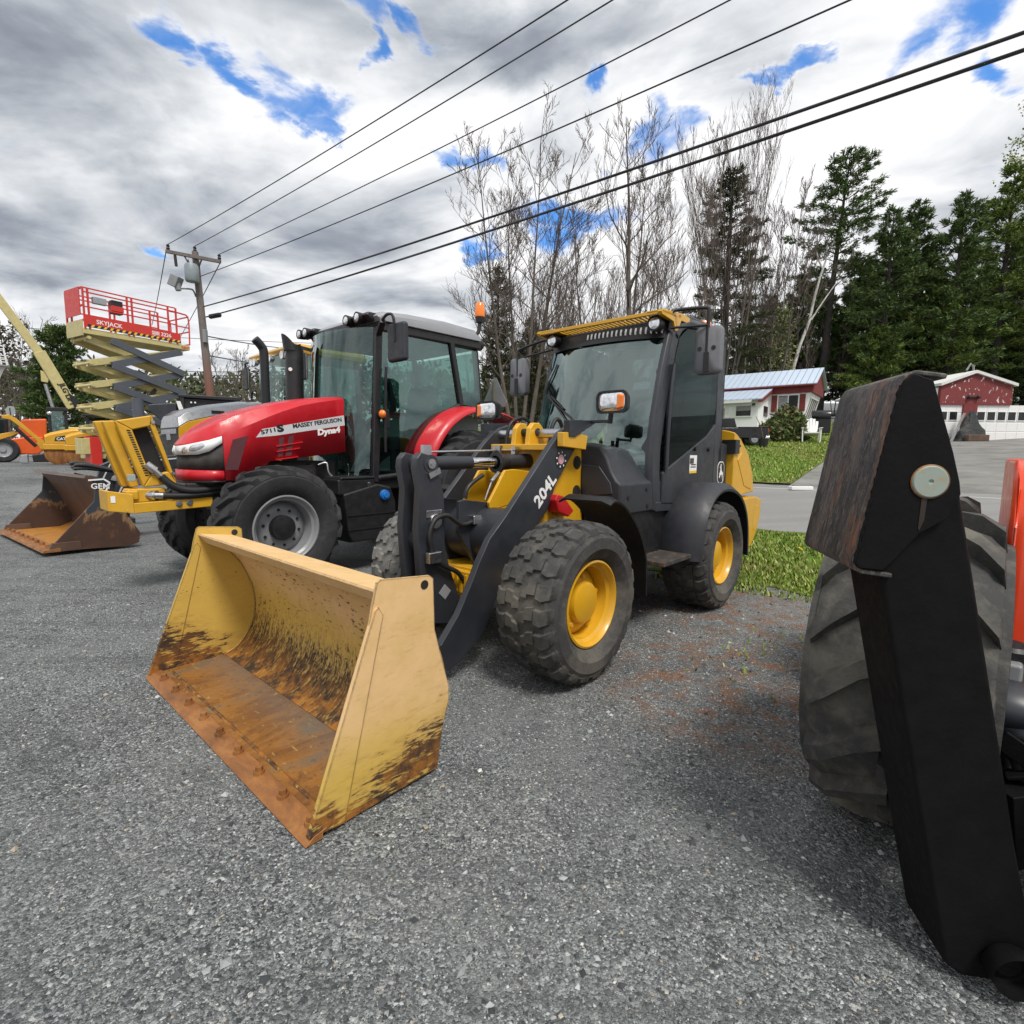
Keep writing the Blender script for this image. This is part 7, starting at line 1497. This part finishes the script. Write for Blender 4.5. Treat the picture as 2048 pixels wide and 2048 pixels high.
# ================================================================ pickup, chair, grill, pot, bush
def on_ground(u, v, Y0=20, Y1=45):
    best = None
    for k in range(300):
        Y = lerp(Y0, Y1, k/299); p = at_y(u, v, Y); g = abs(p.z - hxy(p.x, p.y))
        if best is None or g < best[0]: best = (g, p)
    return best[1]
pp = on_ground(1490, 890, 24, 36); kf = pp.y/30.0
PK = thing('pickup_truck', Frame(pp.x, pp.y, -10, hxy(pp.x, pp.y)), 'black pickup truck parked in front of the mobile home', 'pickup truck'); PK.scale = (0.70,0.70,0.70)
q = MB(); q.prism([(-3.3,0.50),(-3.3,1.05),(-2.3,1.12),(0.80,1.15),(1.15,1.13),(1.18,0.72),(1.05,0.42),(-3.2,0.42)], 'y', -0.95, 0.95); body = q.build('body', M['black_gloss'], PK, bevel=0.07, seg=4)
q = MB(); q.prism([(-2.5,1.10),(-2.1,1.75),(-0.95,1.78),(-0.75,1.12)], 'y', -0.82, 0.82); cb_ = q.build('cab', M['black_gloss'], PK, bevel=0.06); MB().prism([(-2.3,1.18),(-2.05,1.66),(-1.05,1.68),(-0.92,1.18)], 'y', -0.83, -0.822).build('side_window', M['win'], cb_, smooth=0)
for sg in (-1,1): MB().box(1.14,1.195,sg*0.86-0.07,sg*0.86+0.07,0.78,1.08).build('tail_light', M['red_lens'], body, bevel=0.02)
MB().box(0.98,1.26,-0.95,0.95,0.42,0.58).build('bumper', M['chrome'], body, bevel=0.03); MB().box(-0.7,1.16,-0.97,0.97,1.12,1.17).build('bed_rail', M['black'], body, bevel=0.015)
for x in (-2.4, 0.35):
    for y in (-0.85, 0.85):
        w_ = MB().lathe([(0.22,-0.11),(0.34,-0.12),(0.38,-0.08),(0.38,0.08),(0.34,0.12),(0.22,0.11)], o=(x,y,0.38), n=26).build('wheel', M['tyre_ag'], PK); MB().lathe([(0.22,-0.115),(0.20,-0.08),(0.08,-0.09),(0.001,-0.10)], o=(x,y,0.38), n=20).build('rim', M['silver'], w_)
cp = on_ground(1621, 884, 24, 40)
CH_ = thing('lawn_chair', Frame(cp.x, cp.y, -115, cp.z), 'white slat-backed lawn chair on the grass beside the bush', 'chair'); ks = 1.12
q = MB()
for k in range(5):
    y = (k-2)*0.115*ks; hgt2 = (1.02 - 0.035*(k-2)**2)*ks; q.bar((-0.22*ks,y*0.8,0.30*ks),(-0.50*ks,y,hgt2),0.10*ks,0.02,(1,0,0))
each(q, 'back_slat', M['white'], CH_, bevel=0.006); MB().prism([(0.28*ks,0.40*ks),(-0.25*ks,0.28*ks),(-0.25*ks,0.25*ks),(0.28*ks,0.36*ks)], 'y', -0.27*ks, 0.27*ks).build('seat', M['white'], CH_)
for sg in (-1,1):
    MB().box(-0.38*ks,0.34*ks,sg*0.34*ks-0.06,sg*0.34*ks+0.06,0.56*ks,0.59*ks).build('armrest', M['white'], CH_, bevel=0.01); MB().bar((0.26*ks,sg*0.32*ks,-0.05),(0.26*ks,sg*0.34*ks,0.57*ks),0.07,0.05).build('leg', M['white'], CH_); MB().bar((-0.52*ks,sg*0.30*ks,-0.05),(-0.28*ks,sg*0.34*ks,0.57*ks),0.07,0.05).build('leg', M['white'], CH_)
gp2 = at_y(1640, 868, cp.y+3.0); gp2.z = hxy(gp2.x, gp2.y)
GR = thing('barbecue_grill', Frame(gp2.x, gp2.y, -30, gp2.z), 'black lidded barbecue grill behind the white lawn chair', 'grill')
MB().box(-0.45,0.45,-0.28,0.28,0.1,0.80).build('cart', M['black'], GR, bevel=0.02); MB().lathe([(0.001,-0.44),(0.30,-0.44),(0.32,-0.40),(0.32,0.40),(0.30,0.44),(0.001,0.44)], o=(0,0,0.95), axis='x', n=24).build('lid', M['black_gloss'], GR, smooth=50); MB().box(-0.85,0.85,-0.25,0.25,0.86,0.91).build('side_shelf', M['silver'], GR, bevel=0.01)
pp2 = on_ground(1526, 894, 22, 36); PO = thing('plant_pot', pp2, 'black plant pot with a thin stake standing on the lawn edge', 'plant pot')
MB().lathe([(0.001,-0.05),(0.17,-0.05),(0.22,0.36),(0.20,0.36),(0.19,0.32),(0.001,0.32)], axis='z', n=20).build('pot', M['black'], PO); MB().tube([(0,0,0.3),(-0.15,0,0.9),(-0.40,0,1.35)], 0.015, 5).build('stake', M['pole'], PO)
mb2 = on_ground(1601, 980, 12, 20); mk_ = thing('road_marker', mb2 + Vector((0,0,0.0)), 'small white block lying at the road edge', 'block'); MB().box(-0.28,0.28,-0.1,0.1,0.0,0.10).build('block_body', M['white'], mk_, bevel=0.02); MB().box(-0.2,0.2,-0.07,0.07,0.10,0.13).build('block_top', M['curt'], mk_)
# ================================================================ trees
tr = random.Random(11)
m, t, b = new_mat('grey_brown_bark'); c = t.coord(); t.put(b, 'Base Color', t.ramp(t.noise(t.mapping(c, scale=(3,3,0.7)), 3, 5, 0.7), [(0.3,(0.075,0.062,0.053)),(0.7,(0.155,0.13,0.112))])); b.inputs['Roughness'].default_value = 0.95; M['bark'] = m
M['twig'] = paint('bare_twig', (0.135,0.105,0.09), 0.9, var=0.2, scale=1.5)
M['bark_d'] = paint('dark_conifer_bark', (0.05,0.042,0.038), 0.95, var=0.3, scale=3)
M['birch'] = paint('white_birch_bark', (0.50,0.49,0.45), 0.8, var=0.3, scale=5)
def leafmat(name, stops):
    m, t, b = new_mat(name); gi = t.node('ShaderNodeNewGeometry'); c = t.coord()
    base = t.ramp(gi.outputs['Random Per Island'], stops); base = t.mix(t.sstep(t.noise(c, 0.5, 3, 0.6), 0.35, 0.7), base, tuple(x*0.62 for x in stops[-1][1][:3]), 'MIX') if False else base
    t.put(b, 'Base Color', base); b.inputs['Roughness'].default_value = 0.75; b.inputs['Specular IOR Level'].default_value = 0.15
    return m
M['pine'] = leafmat('pine_needles', [(0,(0.035,0.066,0.024)),(0.4,(0.062,0.105,0.034)),(0.75,(0.105,0.155,0.045)),(1,(0.17,0.21,0.065))])
M['pine2'] = leafmat('bright_pine_needles', [(0,(0.06,0.108,0.026)),(0.5,(0.12,0.175,0.04)),(1,(0.22,0.27,0.065))])
M['hemlock'] = leafmat('hemlock_needles', [(0,(0.035,0.05,0.022)),(0.5,(0.062,0.072,0.034)),(1,(0.105,0.10,0.055))])
M['spring'] = leafmat('spring_leaves', [(0,(0.16,0.20,0.06)),(0.5,(0.26,0.29,0.11)),(1,(0.40,0.42,0.22))])
M['bush'] = leafmat('bush_leaves', [(0,(0.05,0.075,0.025)),(0.5,(0.10,0.14,0.045)),(0.85,(0.17,0.17,0.08)),(1,(0.22,0.15,0.09))])
M['far'] = leafmat('far_wood', [(0,(0.045,0.045,0.03)),(0.35,(0.075,0.068,0.05)),(0.6,(0.055,0.08,0.03)),(0.85,(0.09,0.10,0.045)),(1,(0.13,0.125,0.07))])
class Tubes:
    def __init__(s): s.V, s.F = [], []
    def seg(s, pts, rs, n=4):
        base = len(s.V)
        for i, p in enumerate(pts):
            d = (pts[min(i+1,len(pts)-1)] - pts[max(i-1,0)]); d = d.normalized() if d.length > 1e-6 else Vector((0,0,1)); a = d.orthogonal().normalized(); b_ = d.cross(a)
            for k in range(n): an = 2*math.pi*k/n; s.V.append(p + (a*math.cos(an) + b_*math.sin(an))*rs[i])
        for i in range(len(pts)-1):
            for k in range(n): s.F.append((base+i*n+k, base+i*n+(k+1)%n, base+(i+1)*n+(k+1)%n, base+(i+1)*n+k))
    def build(s, name, mat, parent):
        me = bpy.data.meshes.new(name); me.from_pydata([tuple(v) for v in s.V], [], s.F); me.materials.append(mat); me.shade_smooth(); o = bpy.data.objects.new(name, me); COL.objects.link(o); o.parent = parent; return o
class Leaves:
    def __init__(s): s.V, s.F = [], []
    def quad(s, p, d, w, l):                            # leaf-sized face at p along d
        d = d.normalized(); a = d.orthogonal().normalized(); an = tr.uniform(0, 6.28); a = a*math.cos(an) + d.cross(a)*math.sin(an); k = len(s.V)
        s.V += [p - a*w*0.4, p + a*w*0.4, p + d*l*0.6 + a*w*0.5, p + d*l, p + d*l*0.6 - a*w*0.5]; s.F.append((k,k+1,k+2,k+3,k+4))
    def build(s, name, mat, parent):
        me = bpy.data.meshes.new(name); me.from_pydata([tuple(v) for v in s.V], [], s.F); me.materials.append(mat); o = bpy.data.objects.new(name, me); COL.objects.link(o); o.parent = parent; return o
def rnd_dir(up=0.0): return Vector((tr.gauss(0,1), tr.gauss(0,1), tr.gauss(0,1) + up)).normalized()
def limb(T, Tw, p, d, L, r, depth, up, spread, tw_r=0.012, twigs=None, gnarl=0.18):
    n = 4 if depth >= 2 else 3; pts = [p.copy()]; rs = [r]; dd = d.copy(); q = p.copy()
    for i in range(n):
        dd = (dd + Vector((tr.gauss(0,gnarl), tr.gauss(0,gnarl), tr.gauss(0,gnarl*0.6) + up*0.12))).normalized(); q = q + dd*L/n; pts.append(q.copy()); rs.append(max(tw_r*0.6, r*(1 - 0.62*(i+1)/n)))
    (T if r > 0.028 else Tw).seg(pts, rs, 5 if r > 0.08 else (4 if r > 0.03 else 3))
    if depth <= 0: return
    k = tr.randint(3,5) if depth >= 2 else tr.randint(3,5)
    for j in range(k):
        f_ = lerp(0.22, 0.98, (j + tr.random())/k); i = min(n-1, int(f_*n)); base = pts[i].lerp(pts[i+1], f_*n - i); ax = (pts[i+1]-pts[i]).normalized()
        side = ax.orthogonal().normalized(); an = tr.uniform(0, 6.28); side = side*math.cos(an) + ax.cross(side)*math.sin(an)
        nd = (ax*tr.uniform(0.75,1.15) + side*tr.uniform(0.5,0.95)*spread + Vector((0,0,up*0.35))).normalized()
        limb(T, Tw, base, nd, L*tr.uniform(0.42,0.66)*(1.15-0.45*f_), max(tw_r, rs[i]*tr.uniform(0.40,0.58)), depth-1, up, spread, tw_r, None, gnarl)
def bare_tree(label, u, v_top, Y, stems=1, spread=0.9, up=0.8, depth=4, lean=0.0, base_u=None, cat='tree', group=None, tr_r=0.2, tw=0.013, fork=0.28, name='bare_tree'):
    p = at_y(base_u or u, 850, Y); g = hxy(p.x, p.y); top = at_y(u, v_top, Y); Ht = top.z - g
    r = thing(name, (p.x, p.y, g), label, cat, group); T, Tw = Tubes(), Tubes()
    for k in range(stems):
        a = 2*math.pi*k/max(1,stems) + tr.uniform(-.4,.4); sp_ = 0.0 if stems == 1 else tr.uniform(0.10,0.22)
        h1 = Ht*tr.uniform(0.86,1.0) if k else Ht; n = 9; q = Vector((0.25*math.cos(a)*(stems>1), 0.25*math.sin(a)*(stems>1), -0.2)); d = Vector((sp_*math.cos(a) + lean, sp_*math.sin(a), 1)).normalized(); pts, rs = [q], [tr_r*(1.0 if k == 0 else 0.8)*1.15]
        for i in range(n): d = (d + Vector((tr.gauss(0,.035), tr.gauss(0,.035), 0.05))).normalized(); q = q + d*h1/n; pts.append(q.copy()); rs.append(max(0.015, tr_r*(1.0 if k == 0 else 0.8)*(1-0.92*((i+1)/n)**1.1)))
        T.seg(pts, rs, 7)
        nb = 19
        for j in range(nb):
            f_ = lerp(fork, 0.97, (j+tr.random()*0.7)/nb); i = min(n-1, int(f_*n)); bp_ = pts[i].lerp(pts[i+1], f_*n-i); an = tr.uniform(0,6.28)
            nd = Vector((math.cos(an)*spread, math.sin(an)*spread, up*tr.uniform(0.7,1.3))).normalized(); limb(T, Tw, bp_, nd, Ht*tr.uniform(0.20,0.34)*(1.2-0.80*f_), max(0.02, rs[i]*tr.uniform(0.35,0.55)), depth-2, up, spread, tw)
    T.build('trunk', M['bark'], r); Tw.build('crown', M['twig'], r); return r
def conifer(label, u, v_top, Y, rad, crown0=0.15, mat='pine', lean=0.0, dens=1.0, droop=0.0, base_u=None, group=None, top_sparse=False, name='pine_tree', flat=0.22, leaf=0.34, shape=0.75, trunk_mat='bark_d', build_only=None):
    p = at_y(base_u or u, 850, Y); g = hxy(p.x, p.y); top = at_y(u, v_top, Y); Ht = top.z - g
    r = thing(name, (p.x, p.y, g), label, 'tree', group); T, Lv = Tubes(), Leaves()
    pts = [Vector((lean*Ht*(i/8)**1.5, 0, Ht*i/8 - 0.2)) for i in range(9)]; T.seg(pts, [0.02*Ht*(1.02-i/8)**0.9*0.9+0.02 for i in range(9)], 7)
    z = Ht*crown0; k = 0
    while z < Ht*0.99:
        f_ = (z/Ht - crown0)/(1-crown0); R = rad*min(1.0, (1-f_)**shape*1.05 + 0.04)*min(1, 0.55 + f_*2.2); nb = tr.randint(4,6)
        for j in range(nb):
            an = k*2.4 + j*2*math.pi/nb + tr.uniform(-.4,.4); Lb = R*tr.uniform(0.5,1.12)
            if tr.random() < 0.20: continue
            i = min(7, int(z/Ht*8)); b0 = Vector((lean*Ht*(z/Ht)**1.5, 0, z)); d = Vector((math.cos(an), math.sin(an), tr.uniform(0.02,0.30) + 0.5*f_ - droop)).normalized(); e = b0 + d*Lb + Vector((0,0,-0.06*Lb*Lb*droop)); mid = b0.lerp(e,0.5) + Vector((0,0,0.04*Lb))
            T.seg([b0, mid, e], [0.035+0.008*Lb, 0.025, 0.01], 3)
            nt = max(3, int(Lb*12*dens))
            for q in range(nt):
                s_ = tr.uniform(0.28, 1.03)**0.8; c = b0.lerp(mid, s_*2) if s_ < .5 else mid.lerp(e, s_*2-1); wdt = 0.34*Lb*(1.15-s_)*0.8 + 0.12
                c = c + Vector((tr.gauss(0,wdt*0.6), tr.gauss(0,wdt*0.6), tr.gauss(0,wdt*flat*0.5)))
                out = (Vector((d.x, d.y, 0.35)) + rnd_dir()*0.6)
                for _ in range(7): Lv.quad(c + rnd_dir()*0.10, out + rnd_dir()*0.8, leaf*tr.uniform(0.10,0.22), leaf*tr.uniform(0.6,1.25))
        z += max(0.26, Ht*0.036*tr.uniform(0.8,1.3)*(1.15-0.5*f_)); k += 1
    T.build('trunk', M[trunk_mat], r); Lv.build('crown', M[mat], r); return r
# --- big bare trees on the far side of the road
bare_tree('tall bare spreading tree with several stems rising between the two cabs', 1040, 290, 27.0, stems=4, spread=0.95, up=0.9, tr_r=0.135, base_u=1040, fork=0.26, depth=5, tw=0.010)
bare_tree('tall bare tree with one straight trunk rising above the loader cab', 1275, 235, 25.0, stems=1, spread=0.75, up=1.05, tr_r=0.18, base_u=1262, fork=0.20, depth=5, tw=0.010)
bare_tree('bare tree with wide low limbs left of the loader cab', 1195, 370, 26.0, stems=2, spread=1.05, up=0.8, tr_r=0.12, base_u=1235, lean=-0.14, fork=0.15, depth=5, tw=0.010)
bare_tree('bare tree of many upright shoots above the dark hemlock', 1450, 205, 43.0, stems=7, spread=0.40, up=1.7, tr_r=0.10, base_u=1440, fork=0.25, depth=4, tw=0.012)
bare_tree('slender bare tree between the straight tree and the hemlock', 1345, 300, 33.0, stems=2, spread=0.6, up=1.2, tr_r=0.085, fork=0.2, depth=5, tw=0.011)
bare_tree('bare brown tree right of the hemlock, before the leaning pine', 1535, 400, 45.0, stems=3, spread=0.6, up=1.2, tr_r=0.10, fork=0.2, depth=5, tw=0.014)
conifer('dark broad hemlock behind the upright bare shoots', 1440, 335, 45.0, 4.8, 0.08, 'hemlock', dens=1.3, droop=0.15, leaf=0.32, name='hemlock_tree', shape=0.6)
conifer('narrow young conifer among the bare stems between the cabs', 995, 530, 30.0, 1.7, 0.15, 'hemlock', dens=1.0, leaf=0.28, name='hemlock_tree')
conifer('small grey green conifer beside the loader mirror', 1060, 640, 33.0, 1.8, 0.1, 'hemlock', dens=0.9, leaf=0.28, name='hemlock_tree')
conifer('tall open pine with a crown leaning right, behind the mobile home', 1655, 312, 48.0, 4.6, 0.42, 'pine', base_u=1635, lean=0.05, dens=1.2, name='pine_tree', shape=0.45, flat=0.45, leaf=0.36)
conifer('dark pine with a pointed top right of the leaning pine', 1752, 412, 44.0, 3.6, 0.2, 'pine', dens=1.4, leaf=0.36)
conifer('dark pine behind the stabilizer pad, left of the garage', 1800, 400, 46.0, 3.8, 0.25, 'pine', dens=1.4, leaf=0.36)
conifer('large dark pine above the garage ridge', 1885, 388, 43.0, 4.3, 0.22, 'pine', dens=1.5, leaf=0.36)
conifer('tall bright green pine at the right edge behind the garage', 1975, 330, 44.0, 5.0, 0.3, 'pine2', dens=1.5, leaf=0.38)
conifer('very tall pine cut by the right edge of the picture', 2060, 300, 43.0, 5.2, 0.2, 'pine2', dens=1.4, leaf=0.38)
conifer('low pine with bright layered boughs behind the garage roof', 1850, 560, 44.0, 4.4, 0.18, 'pine2', dens=1.3, leaf=0.36, flat=0.2)
conifer('low spreading pine with bright boughs right of the mobile home', 1745, 655, 44.0, 3.2, 0.18, 'pine2', dens=1.2, leaf=0.34, flat=0.2)
conifer('dark pine at the far left behind the boom lift', 130, 655, 48.0, 4.2, 0.1, 'pine', dens=1.3, leaf=0.42, shape=0.6)
# dark woods behind: individual pines, copies of two builds
wood_lab = 'dark pine among the dense stand behind the mobile home and garage'
W1_ = conifer(wood_lab, 1710, 520, 52.0, 4.0, 0.12, 'pine', dens=1.3, leaf=0.42, group='dark pines of the stand behind the houses')
W2_ = conifer(wood_lab, 1820, 500, 55.0, 4.4, 0.1, 'pine', dens=1.3, leaf=0.42, group='dark pines of the stand behind the houses')
def plant(src, u, Y, sc, label=None):
    c = copy_tree(src); p = at_y(u, 850, Y); c.location = (p.x, p.y, hxy(p.x, p.y)); c.rotation_euler = (0,0,tr.uniform(0,6.28)); c.scale = (sc*tr.uniform(.9,1.15), sc*tr.uniform(.9,1.15), sc)
    if label: c['label'] = label
    return c
for i, (u, Y, sc) in enumerate([(1590,50,.80),(1625,56,.95),(1680,50,.72),(1700,60,1.0),(1770,58,1.02),(1860,56,.95),(1900,60,1.1),(1945,54,1.0),(2000,58,1.1),(2040,52,1.0),(2090,56,1.1),(1480,52,.7),(1530,55,.75),(1560,58,.85),(1840,48,.6),(1780,47,.55),(1930,47,.6),(1990,48,.62),(2045,46,.6),(1720,47,.5),(2120,50,.9)]): plant(W1_ if i % 2 else W2_, u, Y, sc)
sap_lab = 'thin bare grey sapling in the understorey beyond the road'
B1_ = bare_tree(sap_lab, 1490, 560, 48.0, stems=2, spread=0.45, up=1.4, tr_r=0.055, fork=0.3, depth=3, group='bare saplings in the understorey', tw=0.014, name='sapling')
B2_ = bare_tree(sap_lab, 1120, 600, 36.0, stems=3, spread=0.55, up=1.2, tr_r=0.055, fork=0.25, depth=3, group='bare saplings in the understorey', tw=0.014, name='sapling')
for i in range(58):
    u = tr.uniform(930, 1640); plant(B1_ if i % 2 else B2_, u, (tr.uniform(33, 60) if u < 1340 else tr.uniform(47, 62)), tr.uniform(0.6, 1.15))
for i in range(16):
    u = tr.uniform(1640, 2060); plant(B1_ if i % 2 else B2_, u, tr.uniform(45, 55), tr.uniform(0.6, 1.0))
for i in range(16):
    u = tr.uniform(960, 1330); plant(W1_ if i % 2 else W2_, u, tr.uniform(56, 75), tr.uniform(0.28, 0.5), 'small dark pine in the woods beyond the road')['group'] = 'small dark pines beyond the road'
# birch with white trunk, spring-leafed trees
def birch(label, pts_px, Y, r0, forks):
    P = [at_y(u, v, Y) for u, v in pts_px]; g = hxy(P[0].x, P[0].y); o = Vector((P[0].x, P[0].y, g)); r = thing('birch_tree', o, label, 'tree'); T = Tubes()
    pts = [Vector((0,0,-0.1))] + [p - o for p in P]; T.seg(pts, [r0*(1-0.75*i/len(pts)) for i in range(len(pts))], 7)
    for f in forks:
        q = [at_y(u, v, Y) - o for u, v in f]; T.seg(q, [r0*0.5*(1-0.8*i/len(q)) for i in range(len(q))], 5)
    T.build('trunk', M['birch'], r); Tw = Tubes()
    for f in [pts] + [[at_y(u, v, Y) - o for u, v in f] for f in forks]:
        for _ in range(9):
            i = tr.randint(len(f)//2, len(f)-2); limb(Tw, Tw, f[i].lerp(f[i+1], tr.random()), (rnd_dir(0.8)), tr.uniform(1.0,2.6), 0.03, 1, 0.6, 0.8)
    Tw.build('crown', M['twig'], r)
birch('white birch leaning right behind the mobile home roof', [(1587,735),(1600,690),(1618,645),(1628,600),(1640,555),(1652,520),(1655,490)], 46.0, 0.17, [[(1622,640),(1645,605),(1670,570),(1692,555)], [(1646,540),(1637,520),(1632,500)]])
birch('thin pale birch stem left of the leaning birch', [(1562,735),(1563,680),(1566,620),(1572,565),(1578,535)], 46.5, 0.09, [])
birch('slim pale stem standing left of the mobile home ridge', [(1490,735),(1493,680),(1497,620),(1499,580)], 46.0, 0.08, [])
def leafy(label, u, v_top, Y, rad, mat, n, leaf, base_u=None, z0=0.3, name='leafy_tree'):
    p = at_y(base_u or u, 850, Y); g = hxy(p.x, p.y); Ht = at_y(u, v_top, Y).z - g; r = thing(name, (p.x, p.y, g), label, 'tree'); T, Tw, Lv = Tubes(), Tubes(), Leaves()
    T.seg([Vector((0,0,-.2)), Vector((0.1,0,Ht*.5)), Vector((0,0,Ht*.95))], [0.012*Ht, 0.008*Ht, 0.02], 6); tips = []
    for j in range(26):
        f_ = lerp(z0, 0.95, j/26); an = j*2.4; d = Vector((math.cos(an), math.sin(an), 0.9)).normalized(); L_ = rad*tr.uniform(0.6,1.1)*(1.2-0.8*f_); b0 = Vector((0,0,Ht*f_)); T.seg([b0, b0+d*L_*.5, b0+d*L_], [0.05,0.03,0.012], 3); tips += [(b0 + d*L_*tr.uniform(.35,1.1)) for _ in range(9)]
    for c in tips:
        for _ in range(n): Lv.quad(c + Vector((tr.gauss(0,.35),tr.gauss(0,.35),tr.gauss(0,.3))), rnd_dir(0.2), leaf*tr.uniform(.5,1), leaf*tr.uniform(.6,1.2))
    T.build('trunk', M['bark'], r); Lv.build('crown', M[mat], r); return r
leafy('tall tree with pale new spring leaves at the far right top', 2015, 225, 60.0, 7.0, 'spring', 11, 0.24, z0=0.45)
leafy('small yellow green budding tree behind the mobile home', 1552, 610, 46.0, 1.8, 'spring', 7, 0.16)
leafy('budding pale tree at the far left edge behind the boom', 20, 640, 55.0, 4.5, 'far', 8, 0.26)
bare_tree('bare grey tree at the far left edge', 40, 625, 52.0, stems=3, spread=0.8, up=0.9, tr_r=0.14, fork=0.2, depth=4)
bare_tree('low bare tree behind the scissor lift, near the wooden pole', 470, 690, 46.0, stems=3, spread=0.9, up=0.8, tr_r=0.10, fork=0.2, depth=4)
# bush before the mobile home
bpos = on_ground(1566, 881, 26, 40); Bu = thing('rhododendron_bush', bpos, 'rounded dark green bush in front of the mobile home', 'bush'); Lv, T = Leaves(), Tubes(); kb = bpos.y/1045
for j in range(1500):
    d = rnd_dir(0.25); d.z = abs(d.z); rr_ = tr.uniform(0.45,1.0)**0.5; c = Vector((d.x*45*kb*(1+0.15*math.sin(5*d.x)), d.y*40*kb, d.z*54*kb*(1+0.2*math.sin(4*d.x+1))))*rr_
    if tr.random() < 0.12: c *= 1.12
    for _ in range(4): Lv.quad(c + rnd_dir()*0.12, rnd_dir(0.3), tr.uniform(.07,.12), tr.uniform(.16,.3))
for j in range(9): d = rnd_dir(1.0); T.seg([Vector((0,0,-.1)), d*1.2], [0.04,0.015], 4)
Lv.build('foliage', M['bush'], Bu); T.build('stem', M['bark'], Bu)
# far woods: one mass
Lv = Leaves()
for j in range(5200):
    u = tr.uniform(-250, 1500); Y = tr.uniform(85, 150); p = at_y(u, 880, Y); g = hxy(p.x, p.y)
    vt = 748 - 14*math.sin(u*0.011) - 9*math.sin(u*0.037+1) + (30 if u > 900 else 0) + tr.uniform(-6, 6); zt_ = at_y(u, vt, Y).z; z = lerp(g, zt_, tr.random()**0.6); s_ = Y/120
    for _ in range(4): Lv.quad(Vector((p.x, p.y, z)) + Vector((tr.gauss(0,1.1),tr.gauss(0,1.1),tr.gauss(0,.9))), rnd_dir(0.9), s_*tr.uniform(.35,.8), s_*tr.uniform(.7,1.7))
fw_ = Lv.build('distant_woods', M['far'], None); tag(fw_, 'hazy brown and green woods on the low ridge in the distance', 'woods', kind='stuff')
